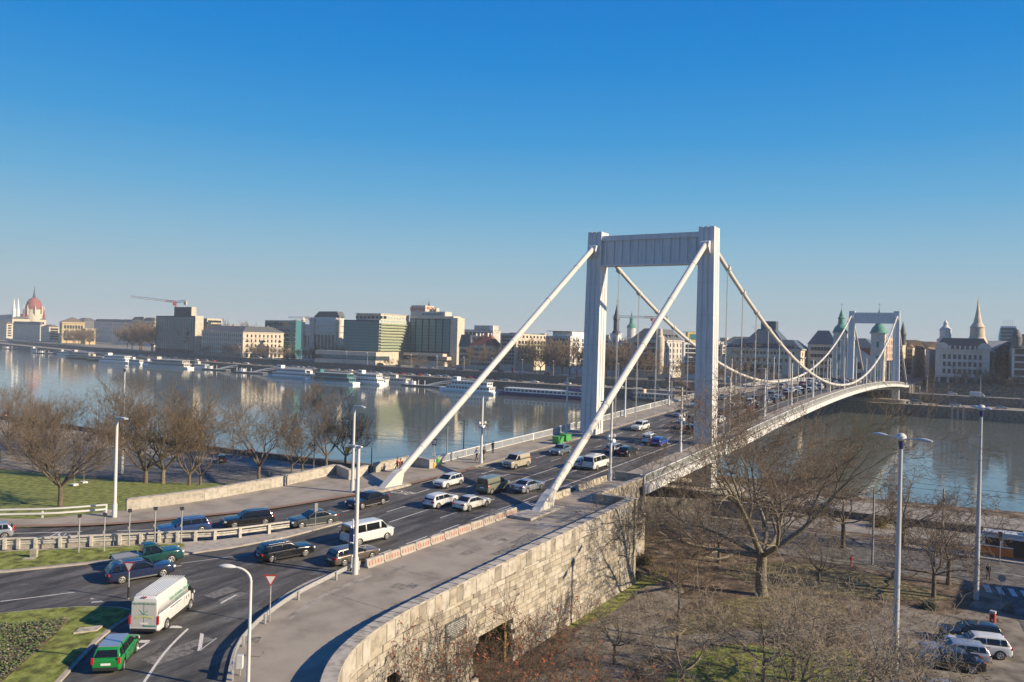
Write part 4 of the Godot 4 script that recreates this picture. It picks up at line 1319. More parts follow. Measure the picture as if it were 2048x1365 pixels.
		for k in 5:
			var a := TAU * k / 5
			ri.box(Vector3(0.088, 0.125 * cos(a), 0.125 * sin(a)), Vector3(0.03, 0.15, 0.065), Basis(Vector3.RIGHT, a))
		var ar := MB.new()
		var pr := PackedVector2Array()
		for k in 15: pr.append(Vector2(cos(PI * k / 14.0) * 0.385, sin(PI * k / 14.0) * 0.385 - 0.02))
		ar.slab(pr, Vector3.ZERO, Vector3(0, 0, 1), Vector3.UP, 0.02)
		car_cache["wheel"] = {"tyre": ty.mesh(), "rim": ri.mesh(), "arch": ar.mesh()}
	car_cache[kind] = out
	return out

func paint(c: Color, rough := 0.22) -> StandardMaterial3D:
	var m := flat(c, rough)
	m.clearcoat_enabled = true
	m.clearcoat = 0.6
	m.clearcoat_roughness = 0.06
	return m

func make_car(called: String, kind: String, pm: Material, label: String, category: String, at := Vector3.ZERO, yaw := 0.0, group := "", opt := {}) -> Node3D:
	var c := car_meshes(kind)
	var t := thing(called, label, category, at, yaw, group)
	if at.z < 92.0 and at.z > -290.0 and at.y > -6.0:
		var sl := atan((road_y(at.z - 1.0) - road_y(at.z + 1.0)) / 2.0)
		t.basis = Basis(Vector3.RIGHT, sl) * Basis(Vector3.UP, deg_to_rad(yaw))
	var k: float = opt.get("scale", 0.95)
	t.scale = Vector3.ONE * k
	put("body", c.body, pm, t)
	put("windscreen", c.windscreen, M.car_glass, t)
	if not opt.has("no_rear") and kind != "cargo": put("rear_window", c.rear_window, M.car_glass, t)
	for w in c.side_window: put("side_window", w, M.car_glass, t)
	var W: float = c.W
	var L: float = c.L
	var big: float = 1.12 if kind in ["cargo", "pickup", "suv"] else 1.0
	for f in c.axles:
		for m in [1.0, -1.0]:
			var p := Vector3(m * (W / 2 - 0.085), 0.33 * big, (0.5 - f) * L)
			put("wheel_arch", car_cache.wheel.arch, M.arch, t, Transform3D(Basis.from_scale(Vector3(1, big, big)), Vector3(m * (W / 2 - 0.003), p.y, p.z)))
			var wh := put("wheel", car_cache.wheel.tyre, M.tyre, t, Transform3D(Basis(Vector3.UP, 0.0 if m > 0 else PI) * Basis.from_scale(Vector3(1, big, big)), p))
			wh.add_child(_part("rim", car_cache.wheel.rim, opt.get("rim", M.rim)), true)
	var tail: float = c.tail
	var h0: float = c.half0
	var tall: bool = c.boxy or opt.has("tall_lights")
	for m in [1.0, -1.0]:
		if tall: boxp("tail_light", t, Vector3(m * (h0 - 0.08), tail - 0.12 if kind != "cargo" else 1.0, L / 2 - 0.03), Vector3(0.13, 0.34 if kind != "cargo" else 0.55, 0.1), M.tail)
		else: boxp("tail_light", t, Vector3(m * (h0 - 0.19), tail - 0.15, L / 2 - 0.055), Vector3(0.38, 0.15, 0.15), M.tail, m * 0.3)
		boxp("headlight", t, Vector3(m * (c.half1 - 0.15), c.hood - 0.19, -L / 2 + 0.13), Vector3(0.3, 0.14, 0.2), M.head, m * 0.55)
		boxp("mirror", t, Vector3(m * (W / 2 + 0.06), c.hood + 0.12, -L * (CARS[kind][9] - 0.55)), Vector3(0.18, 0.14 if kind != "cargo" else 0.36, 0.1), M.trim if opt.has("dark_trim") else pm)
	boxp("number_plate", t, Vector3(0, 0.62 if not c.boxy else 0.78, L / 2 + 0.012), Vector3(0.52, 0.12, 0.02), M.plate)
	boxp("number_plate", t, Vector3(0, 0.46, -L / 2 - 0.012), Vector3(0.52, 0.12, 0.02), M.plate)
	boxp("grille", t, Vector3(0, 0.6 if kind != "cargo" else 0.75, -L / 2 - 0.004), Vector3(0.85, 0.17, 0.03), M.trim)
	boxp("bumper", t, Vector3(0, 0.36, L / 2 - 0.03), Vector3(W * 0.8, 0.17, 0.1), M.trim)
	boxp("bumper", t, Vector3(0, 0.33, -L / 2 + 0.02), Vector3(W * 0.72, 0.13, 0.08), M.trim)
	for m in [1.0, -1.0]:
		boxp("sill", t, Vector3(m * (W / 2 - 0.035), 0.29, 0), Vector3(0.08, 0.1, L * 0.44), M.trim if not opt.has("chrome") else M.chrome)
		for f in [0.36, 0.56]:
			boxp("door_handle", t, Vector3(m * (W / 2 + 0.002), CARS[kind][4] - 0.12, (0.5 - f) * L), Vector3(0.03, 0.03, 0.18), M.trim if opt.has("dark_trim") else pm)
			boxp("door_gap", t, Vector3(m * (W / 2 - 0.002), CARS[kind][4] - 0.32, (0.5 - f - 0.09) * L), Vector3(0.012, 0.55, 0.014), M.black)
	if opt.has("rails"): put("roof_rail", c.rail, opt.rails, t)
	if opt.has("roof"):
		var rf := MB.new()
		rf.box(Vector3(0, c.H - 0.005, L * (0.5 - (CARS[kind][7] + CARS[kind][8]) / 2)), Vector3(W * 0.66, 0.05, L * (CARS[kind][8] - CARS[kind][7]) * 0.98))
		put("roof", rf.mesh(), opt.roof, t)
	if kind == "cargo": put("roof_ribs", c.roof_rib, M.lamp_grey, t)
	return t

func _part(n: String, mesh: Mesh, m: Material) -> MeshInstance3D:
	var o := MeshInstance3D.new()
	o.name = n
	o.mesh = mesh
	o.material_override = m
	return o

var P := {}
func paints() -> void:
	P.white = paint(lin(0.58, 0.58, 0.57))
	P.pearl = paint(lin(0.5, 0.49, 0.46))
	P.silver = paint(lin(0.38, 0.4, 0.43))
	P.silver.metallic = 0.5
	P.blue_grey = paint(lin(0.1, 0.13, 0.17))
	P.black = paint(lin(0.012, 0.013, 0.016), 0.15)
	P.navy = paint(lin(0.012, 0.02, 0.06), 0.15)
	P.blue_wagon = paint(lin(0.02, 0.045, 0.13), 0.15)
	P.dark_grey = paint(lin(0.045, 0.052, 0.055), 0.2)
	P.bronze = paint(lin(0.16, 0.135, 0.115))
	P.bronze.metallic = 0.4
	P.beige = paint(lin(0.36, 0.32, 0.25))
	P.olive = paint(lin(0.15, 0.16, 0.12))
	P.teal = paint(lin(0.008, 0.05, 0.05), 0.18)
	P.green = paint(lin(0.012, 0.2, 0.04), 0.18)
	P.red = paint(lin(0.3, 0.015, 0.015))
	P.maroon = paint(lin(0.12, 0.012, 0.02))
	P.blue = paint(lin(0.02, 0.06, 0.3))
	P.yellow = paint(lin(0.75, 0.45, 0.02))
	P.grey = paint(lin(0.2, 0.21, 0.22))

func foreground_cars() -> void:
	paints()
	make_car("car", "sedan", P.silver, "silver fastback car next to the foot of the right cable", "car", Vector3(3.93, -1.52, 46.17), -5.32, "", {"chrome": 1})
	make_car("car", "sedan", P.pearl, "white sedan driving away beside the striped barrier blocks", "car", Vector3(3.22, -1.87, 56.72), -6.46)
	make_car("car", "hatch", P.white, "white hatchback just left of the white sedan, driving away", "car", Vector3(-0.11, -1.9, 57.61), -5.04)
	make_car("car", "hatch", P.white, "white hatchback coming towards the camera near the left cable foot", "car", Vector3(-5.17, -1.62, 49.17), 178.47, "", {"rails": M.trim})
	make_car("van", "smallvan", P.olive, "olive green passenger van under the shadow of the right cable", "van", Vector3(0.8, -1.61, 48.76), -3.86, "", {"tall_lights": 1, "scale": 1.02})
	make_car("van", "smallvan", P.beige, "beige delivery van coming towards the camera past the green bins", "van", Vector3(-4.66, -1.14, 34.42), 174.21, "", {"dark_trim": 1, "scale": 1.0})
	make_car("van", "minivan", P.white, "white people carrier with dark rear window beside the right lamp post", "van", Vector3(4.41, -0.95, 28.89), -3.1, "", {"rails": M.chrome, "scale": 1.0})
	make_car("car", "wagon", P.white, "white estate car half hidden behind the white people carrier", "car", Vector3(2.56, -0.96, 28.98), -3.11)
	make_car("car", "wagon", P.silver, "silver estate car ahead of the white people carrier, left of a black hatchback", "car", Vector3(1.34, -0.51, 15.43), -0.61, "", {"rails": M.chrome})
	make_car("car", "hatch", P.black, "black hatchback beside the silver estate car on the bridge", "car", Vector3(4.01, -0.57, 17.2), -1.26)
	make_car("car", "sedan", P.blue_grey, "blue-grey sedan with lit headlights half behind the right cable", "car", Vector3(-4.7, -0.72, 21.68), -176.76)
	make_car("car", "suv", P.white, "white off-roader coming towards the camera past the near pylon", "car", Vector3(-4.25, 0.43, -8.11), 176.39, "", {"dark_trim": 1})
	make_car("car", "suv", P.white, "white off-roader behind the bright blue car in the queue", "car", Vector3(2.31, -0.13, 3.86), 2.51)
	make_car("car", "hatch", P.blue, "bright blue hatchback in the queue seen through the plane tree branches", "car", Vector3(4.45, -0.18, 5.5), 0.83)
	make_car("car", "sedan", P.black, "long black sedan coming towards the camera by the left white lamp post", "car", Vector3(-6.43, -2.04, 61.96), 173.45, "", {"chrome": 1, "scale": 1.0})
	make_car("car", "sedan", P.dark_grey, "dark grey sedan at the tip of the median fence", "car", Vector3(-5.51, -2.33, 70.69), 155.56, "", {"chrome": 1, "scale": 0.97})
	make_car("car", "wagon", P.black, "black estate car following the dark grey sedan on the upper carriageway", "car", Vector3(-10.52, -2.44, 74.03), 149.96, "", {"rails": M.chrome})
	make_car("car", "wagon", P.blue_wagon, "dark blue estate car half hidden by the median fence", "car", Vector3(-13.06, -2.61, 79.23), 155.77, "", {"rails": M.chrome})
	make_car("car", "hatch", P.silver, "silver car cut off by the left edge of the view", "car", Vector3(-25.41, -2.96, 89.82), 152.28)
	make_car("van", "van", P.white, "white passenger van with dark side windows behind the blue parking sign", "van", Vector3(2.41, -2.38, 72.02), -13.93, "", {"scale": 0.95, "tall_lights": 1})
	make_car("car", "wagon", P.bronze, "bronze estate car beside the start of the striped barrier", "car", Vector3(5.3, -2.54, 77.08), -13, "", {"scale": 0.9})
	make_car("car", "wagon", P.black, "black estate car with bright roof rails in the merging lane", "car", Vector3(0.06, -2.62, 79.39), -20.85, "", {"rails": M.chrome})
	make_car("car", "wagon", P.navy, "navy estate car with chrome trim beside the dark green pickup", "car", Vector3(-5.14, -2.93, 88.87), -22.38, "", {"chrome": 1, "rails": M.chrome, "scale": 0.97})
	# dark green pickup with a light bed cover
	var pk := make_car("pickup_truck", "pickup", P.teal, "dark green pickup truck with a pale bed cover on the lower carriageway", "pickup", Vector3(-7.48, -2.86, 86.67), -22.29, "", {"scale": 0.97})
	boxp("bed_cover", pk, Vector3(0, 1.03, 1.64), Vector3(1.5, 0.06, 1.8), M.grey)
	boxp("bed_side", pk, Vector3(0.85, 1.05, 1.62), Vector3(0.1, 0.1, 2.0), P.teal)
	boxp("bed_side", pk, Vector3(-0.85, 1.05, 1.62), Vector3(0.1, 0.1, 2.0), P.teal)
	# the white delivery van with its green print
	var v := make_car("delivery_van", "cargo", P.white, "tall white delivery van with green lettering waiting at the merge", "van", Vector3(3.73, -3.04, 93.19), 31.13, "", {"dark_trim": 1, "scale": 0.93})
	var gm := flat(lin(0.1, 0.32, 0.2), 0.6)
	var ym := flat(lin(0.45, 0.5, 0.2), 0.6)
	var L := 6.2
	put("lettering", text_mesh("Teljes kiőrlésű", 0.22), gm, v, Transform3D(Basis(Vector3.UP, PI / 2), Vector3(0.965, 1.86, 0.45)))
	put("lettering", text_mesh("Bio Élelmek", 0.22), gm, v, Transform3D(Basis(Vector3.UP, PI / 2), Vector3(0.965, 1.86, -1.15)))
	put("lettering", text_mesh("malomipari termék", 0.13), gm, v, Transform3D(Basis(Vector3.UP, PI / 2), Vector3(0.99, 1.6, -0.2)))
	put("lettering", text_mesh("Teljes kiőrlésű Bio Liszt", 0.115), gm, v, Transform3D(Basis.IDENTITY, Vector3(0, 2.1, L / 2 + 0.03)))
	put("lettering", text_mesh("biomalom.hu", 0.11), gm, v, Transform3D(Basis.IDENTITY, Vector3(0.45, 0.66, L / 2 + 0.035)))
	boxp("tailgate", v, Vector3(0, 1.4, L / 2 - 0.004), Vector3(1.62, 1.62, 0.03), P.pearl)
	for m in [-1.0, 1.0]:
		var rb := MB.new()
		rb.slab(PackedVector2Array([Vector2(0, 0.03), Vector2(0.55, -0.05), Vector2(0.62, -0.16), Vector2(0.5, -0.17), Vector2(0, -0.08)]), Vector3(0, 1.28, L / 2 + 0.02), Vector3(m, 0, 0), Vector3.UP, 0.012)
		put("printed_ribbon", rb.mesh(), ym, v)
		var bl := MB.new()
		bl.rod(Vector3(0, 1.42, L / 2 + 0.02), Vector3(m * 0.26, 1.66, L / 2 + 0.02), 0.018, 4)
		bl.rod(Vector3(0, 1.42, L / 2 + 0.02), Vector3(m * 0.3, 1.34, L / 2 + 0.02), 0.018, 4)
		put("printed_windmill", bl.mesh(), gm, v)
	boxp("door_rail", v, Vector3(1.0, 1.28, 0.55), Vector3(0.03, 0.05, 1.6), M.trim)
	boxp("door_seam", v, Vector3(0, 1.4, L / 2 + 0.014), Vector3(0.012, 1.6, 0.012), M.trim)
	for z in [-1.72, -1.3]: boxp("door_lever", v, Vector3(1.02, 1.14, z), Vector3(0.04, 0.2, 0.07), M.trim)
	boxp("side_moulding", v, Vector3(1.02, 0.42, -0.1), Vector3(0.04, 0.2, 3.3), M.trim)
	boxp("brake_light", v, Vector3(0, 2.5, L / 2 - 0.08), Vector3(0.3, 0.05, 0.06), M.tail)
	make_car("car", "mini", P.green, "bright green hatchback with a pale roof behind the delivery van", "car", Vector3(7.51, -3.04, 98.9), 41.18, "", {"roof": P.silver, "dark_trim": 1, "tall_lights": 1, "scale": 0.95})
	# parked cars and the others on the low ground
	for o in [["suv", "black", Vector3(48.3, LOW, 45.4), -66.0, "black off-roader parked highest in the row under the bare branches"], ["suv", "white", Vector3(48.8, LOW, 48.3), -66.0, "white off-roader parked second in the row beside the red machine"], ["wagon", "silver", Vector3(47.2, LOW, 50.6), -66.0, "silver estate parked third in the row under bare branches"], ["sedan", "black", Vector3(46.9, LOW, 53.0), -66.0, "black sedan parked fourth in the row beside a silver estate"], ["hatch", "grey", Vector3(45.8, LOW, 61.0), -66.0, "grey hatchback parked under the densest branches at the lower right"]]:
		make_car("parked_car", o[0], P[o[1]], o[4], "car", o[2], o[3] + 172.0, "", {"scale": 1.05})
	for o in [["hatch", "black", Vector3(-78.9, -9.45, 21.48), 52.0, "black car driving on the riverside road behind the left trees"], ["sedan", "red", Vector3(-81.54, -9.45, 12.11), 52.0, "red car at the river parapet behind the left trees"], ["wagon", "white", Vector3(-115.36, -9.45, 4.37), 52.0, "white car near the river seen through the left trees"], ["van", "maroon", Vector3(-184.68, -9.45, 7.83), 60.0, "dark red van on the riverside road at the left edge"], ["wagon", "blue_grey", Vector3(26.72, -9.45, -5.78), -80.0, "grey car parked at the river parapet behind the plane tree"]]:
		make_car("car", o[0], P[o[1]], o[4], "car", o[2], o[3])

func bridge_cars() -> void:
	# the queue towards the far bank fills the right lanes; a few cars come back
	var kinds := ["hatch", "wagon", "suv", "sedan", "minivan", "mini", "smallvan"]
	var cols := ["white", "black", "silver", "dark_grey", "white", "red", "blue_grey", "pearl", "navy", "white", "bronze", "maroon", "black", "silver", "white"]
	var names_of := {"white": "white", "black": "black", "silver": "silver", "dark_grey": "dark grey", "red": "red", "blue_grey": "blue-grey", "pearl": "off-white", "navy": "navy", "bronze": "bronze", "maroon": "maroon", "yellow": "yellow"}
	var what := {"hatch": "hatchback", "wagon": "estate car", "suv": "off-roader", "sedan": "sedan", "minivan": "people carrier", "mini": "small hatchback", "smallvan": "small van"}
	var stock := {}
	for lane in 4:
		var x: float = [1.4, 4.6, -4.4, -7.2][lane]
		var z: float = [-14.0, -10.0, -30.0, -48.0][lane]
		var i := 0
		while z > -284.0:
			var kind: String = kinds[rng.randi() % kinds.size()]
			var col: String = cols[rng.randi() % cols.size()]
			if lane == 1 and absf(z + 196.0) < 4.0: col = "yellow"
			var key := kind + col
			var label := "%s %s, %s in the %s lane beyond the near pylon" % [names_of[col], what[kind], NTH[mini(i, 29)], ["inner outbound", "outer outbound", "inner oncoming", "outer oncoming"][lane]]
			var yaw := 0.0 if lane < 2 else 180.0
			var at := Vector3(x + rng.randf_range(-0.2, 0.2), road_y(z), z)
			var o: Node3D
			if not stock.has(key):
				o = make_car("car", kind, P[col], label, "car", at, yaw, "cars queueing along the bridge" if lane < 2 else "cars coming back over the bridge")
				stock[key] = o
			else:
				o = copy_of(stock[key], "car", label, "cars queueing along the bridge" if lane < 2 else "cars coming back over the bridge", at)
				var sl := atan((road_y(z - 1.0) - road_y(z + 1.0)) / 2.0)
				o.basis = Basis(Vector3.RIGHT, sl) * Basis(Vector3.UP, deg_to_rad(yaw)) * Basis.from_scale(Vector3.ONE * 0.95)
			z -= rng.randf_range(6.0, 9.0) if lane < 2 else rng.randf_range(18.0, 46.0)
			i += 1

func simple_car(kind: String, pm: Material) -> Node3D:
	var c := car_meshes(kind)
	var t := thing("far_car", "", "car")
	put("body", c.body, pm, t)
	var g := MB.new()
	put("windscreen", c.windscreen, M.car_glass, t)
	for w in c.side_window: put("side_window", w, M.car_glass, t)
	for f in c.axles:
		for m in [1.0, -1.0]: put("wheel", car_cache.wheel.tyre, M.tyre, t, Transform3D(Basis(Vector3.UP, 0.0 if m > 0 else PI), Vector3(m * (c.W / 2 - 0.09), 0.33, (0.5 - f) * c.L)))
	return t

func far_cars() -> void:
	var stock := {}
	var kinds := ["hatch", "wagon", "suv", "sedan", "van"]
	var cols := ["white", "silver", "black", "white", "dark_grey", "silver", "blue_grey", "red", "white", "navy"]
	var rows := [["cars parked along the lower quay of the far bank", 8.0, QUAY, 90, -640.0, 60.0], ["cars on the promenade road of the far bank", 34.0, PROM, 46, -560.0, 120.0]]
	for r in rows:
		var nth := {}
		for i in r[3]:
			var x: float = lerpf(r[4], r[5], (i + rng.randf_range(-0.3, 0.3)) / r[3])
			if absf(x) < 18.0: continue
			var kind: String = kinds[rng.randi() % 5]
			var col: String = cols[rng.randi() % 10]
			var key := kind + col
			var w := _where(x)
			nth[w] = nth.get(w, -1) + 1
			var label: String = "%s %s, %s on the %s %s" % [col.replace("_", "-"), {"hatch": "hatchback", "wagon": "estate", "suv": "off-roader", "sedan": "sedan", "van": "van"}[kind], NTH[mini(nth[w], 29)], "lower quay" if r[2] == QUAY else "promenade road", w]
			var o: Node3D
			if stock.has(key): o = copy_of(stock[key], "far_car", label, r[0])
			else:
				o = simple_car(kind, P[col])
				stock[key] = o
				tag(o, label, "car", r[0])
			var z := bank_z(x)
			var d := bank_dir(x)
			o.position = Vector3(x, r[2] + 0.02, z) + Vector3(d.z, 0, -d.x) * (r[1] + rng.randf_range(-1.0, 3.0))
			o.rotation.y = atan2(-d.x, -d.z) + rng.randf_range(-0.05, 0.05)

func _where(x: float) -> String:
	if x < -700: return "near the yellow palace"
	if x < -500: return "left of the dark glass hotel"
	if x < -430: return "before the dark glass hotel"
	if x < -375: return "before the long cream building"
	if x < -330: return "by the ornate concert hall"
	if x < -270: return "before the stepped teal hotel"
	if x < -200: return "beside the red-roofed green house"
	if x < -120: return "left of the near pylon"
	if x < -20: return "between the pylons"
	return "right of the far pylon"

# ---------------------------------------------------------------- lamps and poles
func bridge_lamp(label: String, at: Vector3, inward: float, h := 9.6, flood := false) -> Node3D:
	var t := thing("street_lamp", label, "lamp post", at, 0.0, "lamp posts along the bridge")
	var mb := MB.new()
	mb.tube(PackedVector3Array([Vector3(0, 0, 0), Vector3(0, 1.3, 0), Vector3(0, 1.32, 0), Vector3(0, h, 0)]), PackedFloat32Array([0.24, 0.24, 0.17, 0.13]), 10)
	put("pole", mb.mesh(), M.lamp_white, t)
	var a := MB.new()
	a.box(Vector3(inward * 0.55, h + 0.03, 0), Vector3(1.3, 0.1, 0.2))
	put("bracket", a.mesh(), M.lamp_white, t)
	var hd := MB.new()
	hd.slab(PackedVector2Array([Vector2(0.35, -0.06), Vector2(1.5, -0.05), Vector2(1.5, 0.03), Vector2(1.0, 0.12), Vector2(0.35, 0.1)]), Vector3(0, h, 0), Vector3(inward, 0, 0), Vector3.UP, 0.4)
	put("lamp_head", hd.mesh(), M.lamp_grey, t)
	boxp("lens", t, Vector3(inward * 0.95, h - 0.07, 0), Vector3(0.8, 0.03, 0.3), M.lens)
	if flood:
		for k in 4:
			var ang := TAU * k / 4 + 0.4
			var p := Vector3(cos(ang) * 0.45, 4.9 + 0.55 * (k % 2), sin(ang) * 0.45)
			var f := MB.new()
			f.rod(Vector3(0, p.y - 0.1, 0), p, 0.04, 5)
			f.lathe(PackedVector2Array([Vector2(0.06, -0.22), Vector2(0.2, -0.08), Vector2(0.24, 0.14), Vector2(0.0, 0.16)]), p, 10, Basis(Vector3(sin(ang), 0, -cos(ang)), PI / 2.4))
			put("floodlight", f.mesh(), M.lamp_white, t)
	return t

func mast(label: String, at: Vector3, h: float, turn: float, reach: float, heads := 2) -> void:
	var t := thing("lamp_mast", label, "lamp post", at, turn)
	var mb := MB.new()
	mb.tube(PackedVector3Array([Vector3(0, 0, 0), Vector3(0, h * 0.5, 0), Vector3(0, h - 0.4, 0)]), PackedFloat32Array([0.26, 0.2, 0.13]), 12)
	put("pole", mb.mesh(), M.lamp_grey, t)
	var hub := MB.new()
	hub.lathe(PackedVector2Array([Vector2(0.14, -0.9), Vector2(0.2, -0.5), Vector2(0.2, -0.3)]), Vector3(0, h, 0), 12)
	put("collar", hub.mesh(), M.navy, t)
	if heads == 2:
		var cap := MB.new()
		cap.lathe(PackedVector2Array([Vector2(0.22, -0.25), Vector2(0.4, -0.1), Vector2(0.38, 0.12), Vector2(0.2, 0.32), Vector2(0.0, 0.36)]), Vector3(0, h, 0), 14)
		put("cap", cap.mesh(), M.lamp_white, t)
	for s in ([1.0, -1.0] if heads == 2 else [1.0]):
		var a := MB.new()
		a.rod(Vector3(0, h - 0.1, 0), Vector3(s * (reach - 1.2), h + 0.02, 0), 0.06, 6)
		put("arm", a.mesh(), M.lamp_grey, t)
		var hd := MB.new()
		var rings := []
		for i in 9:
			var u := i / 8.0
			var w := 0.3 * pow(sin(PI * clampf(u * 0.92 + 0.04, 0, 1)), 0.6)
			var ring := PackedVector3Array()
			for k in 10:
				var an := TAU * k / 10
				ring.append(Vector3(s * (reach - 1.3 + u * 1.4), h + 0.02 + (0.16 if sin(an) > 0 else 0.1) * sin(an) * w / 0.3, cos(an) * w * s))
			rings.append(ring)
		hd.loft(rings, true, true)
		put("lamp_head", hd.mesh(), M.lamp_grey, t)

func pole(called: String, label: String, category: String, at: Vector3, h: float, r: float, m: Material) -> Node3D:
	var t := thing(called, label, category, at)
	var mb := MB.new()
	mb.rod(Vector3.ZERO, Vector3(0, h, 0), r, 8, r * 0.75)
	put("pole", mb.mesh(), m, t)
	return t

func lamps() -> void:
	bridge_lamp("tall white lamp post at the left end of the parapet wall", Vector3(-23.03, -2.48, 79.51), 1.0)
	bridge_lamp("white lamp post on the left pavement before the parapet corner", Vector3(-11.72, -1.79, 58.47), 1.0)
	bridge_lamp("white lamp post with floodlights beside two walkers on the left pavement", Vector3(-9.7, -1.03, 35.32), 1.0, 9.6, true)
	bridge_lamp("white lamp post on the left pavement by the green containers", Vector3(-12.77, 0, 4.29), 1.0)
	bridge_lamp("white lamp post with floodlights at the end of the bare barrier blocks", Vector3(9.69, -1.06, 36.25), -1.0, 9.6, true)
	bridge_lamp("white lamp post on the right pavement before the near pylon", Vector3(9.75, -0.22, 10.93), -1.0, 9.6, true)
	for i in 11:
		var z := -22.0 - 25.0 * i
		bridge_lamp("%s lamp post beyond the near pylon along the left railing" % NTH[i], Vector3(-13.2, road_y(z) + 0.14, z), 1.0)
		bridge_lamp("%s lamp post beyond the near pylon along the right railing" % NTH[i], Vector3(9.9, road_y(z + 8) + 0.14, z + 8), -1.0)
	# double pole with boards at the start of the striped barrier
	var p := bridge_lamp("tall lamp post with a blue board standing at the guard rail's end", Vector3(8.07, -2.5, 79.85), -0.6, 9.7)
	var q := pole("sign_pole", "white pole with a blue board and a round grey sign at the guard rail's end", "sign", Vector3(7.35, -2.48, 79.45), 4.0, 0.09, M.lamp_white)
	boxp("blue_board", q, Vector3(0, 2.8, 0.12), Vector3(0.4, 1.05, 0.05), M.navy)
	for k in 3: boxp("board_print", q, Vector3(-0.12 + k * 0.1, 2.8, 0.148), Vector3(0.015, 0.9, 0.006), M.rail_steel)
	boxp("grey_board", q, Vector3(0, 1.75, 0.12), Vector3(0.52, 0.85, 0.04), M.sign_back)
	var rg := MB.new()
	rg.lathe(PackedVector2Array([Vector2(0.15, 0), Vector2(0.2, 0), Vector2(0.2, 0.02), Vector2(0.15, 0.02)]), Vector3(0, 1.86, 0.14), 18, Basis(Vector3.RIGHT, PI / 2))
	put("sign_ring", rg.mesh(), M.black, q)
	boxp("sign_symbol", q, Vector3(0, 1.87, 0.145), Vector3(0.16, 0.07, 0.01), M.black)
	boxp("rust_band", q, Vector3(0, 0.3, 0.0), Vector3(0.2, 0.5, 0.2), M.brick_edge)
	# curved arm lamp in the foreground
	var t := thing("street_lamp", "grey street lamp with a curved arm standing in the left foreground", "lamp post", Vector3(16.74, -2.9, 97.56))
	var mb := MB.new()
	var pts := PackedVector3Array([Vector3(0, 0, 0), Vector3(0, 5.7, 0)])
	var rad := PackedFloat32Array([0.1, 0.075])
	for k in range(1, 8):
		var a := PI / 2 * k / 7
		pts.append(Vector3(-0.75 * (1 - cos(a)), 5.7 + 0.7 * sin(a), 0.45 * (1 - cos(a))))
		rad.append(0.072 - 0.003 * k)
	mb.tube(pts, rad, 10)
	put("pole", mb.mesh(), M.lamp_white, t)
	var hd := MB.new()
	var rings := []
	var dir := Vector3(-0.857, 0, 0.515)
	var sd := Vector3(0.515, 0, 0.857)
	for i in 9:
		var u := i / 8.0
		var w := 0.17 * pow(sin(PI * clampf(u * 0.9 + 0.06, 0, 1)), 0.6)
		var ring := PackedVector3Array()
		for k in 10:
			var an := TAU * k / 10
			ring.append(pts[pts.size() - 1] + dir * (u * 0.85 - 0.08) + Vector3.UP * ((0.14 if sin(an) > 0 else 0.07) * sin(an) * w / 0.17 + 0.04 * u) + sd * cos(an) * w)
		rings.append(ring)
	hd.loft(rings, true, true)
	put("lamp_head", hd.mesh(), M.lamp_white, t)
	mast("tall grey twin-headed lamp mast standing among the bare trees in the right foreground", Vector3(43.33, -9.5, 56.59), 18.4, -32.0, 2.55)
	mast("slender twin-headed lamp mast by the crossing at the right", Vector3(48.43, -9.5, 31.16), 19.6, -65.0, 1.9)
	mast("slender single lamp mast rising over the river behind the left trees", Vector3(-80.24, -9.4, 41.36), 18.6, -20.0, 1.8, 1)
	for o in [[Vector3(-122.86, -9.4, 19.81), "left of the slender single mast", 9.0], [Vector3(-80.09, -9.4, 17.75), "with a small no-entry disc behind the spreading tree", 8.5], [Vector3(-59.53, -9.4, 16.17), "with a small disc among the left bank trees", 8.0], [Vector3(-49.26, -9.4, 11.79), "behind the parapet corner", 4.5], [Vector3(-41.1, -9.4, -6.46), "dark and stout, behind the left railing", 9.0], [Vector3(-41.76, -9.4, -1.73), "thin, beside the bus stop sign", 8.0], [Vector3(37.75, -9.4, 23.64), "between the plane tree and the twin-headed mast", 9.0], [Vector3(44.4, -9.4, 11.67), "left of the tram", 8.0]]:
		pole("tram_pole", "tram wire pole on the near bank, " + o[1], "pole", o[0], o[2], 0.13, M.trim if "dark" in o[1] else M.grey)
	# tram wires
	var wr := MB.new()
	for y in [-3.0, -2.3]:
		wr.rod(Vector3(-90, y, 24), Vector3(-20, y - 0.2, 5), 0.025, 3)
		wr.rod(Vector3(-20, y - 0.2, 5), Vector3(30, y, 3), 0.025, 3)
		wr.rod(Vector3(30, y, 3), Vector3(90, y, 4), 0.025, 3)
	tag(put("tram_wires", wr.mesh(), M.trim), "thin tram wires strung along the near bank", "wires")

# ---------------------------------------------------------------- signs and street furniture
func yield_sign(label: String, at: Vector3, h: float, turn: float) -> void:
	var t := thing("yield_sign", label, "road sign", at, turn)
	var mb := MB.new()
	mb.rod(Vector3.ZERO, Vector3(0, h, 0), 0.04, 8)
	put("post", mb.mesh(), M.galv, t)
	var k := 0.42
	var tri := MB.new()
	tri.slab(PackedVector2Array([Vector2(-k, 0.36), Vector2(0, -0.4), Vector2(k, 0.36)]), Vector3(0, h - 0.35, 0.055), Vector3.RIGHT, Vector3.UP, 0.02)
	put("plate", tri.mesh(), M.red, t)
	var inn := MB.new()
	inn.slab(PackedVector2Array([Vector2(-k * 0.7, 0.27), Vector2(0, -0.25), Vector2(k * 0.7, 0.27)]), Vector3(0, h - 0.35, 0.07), Vector3.RIGHT, Vector3.UP, 0.012)
	put("plate_centre", inn.mesh(), M.white, t)

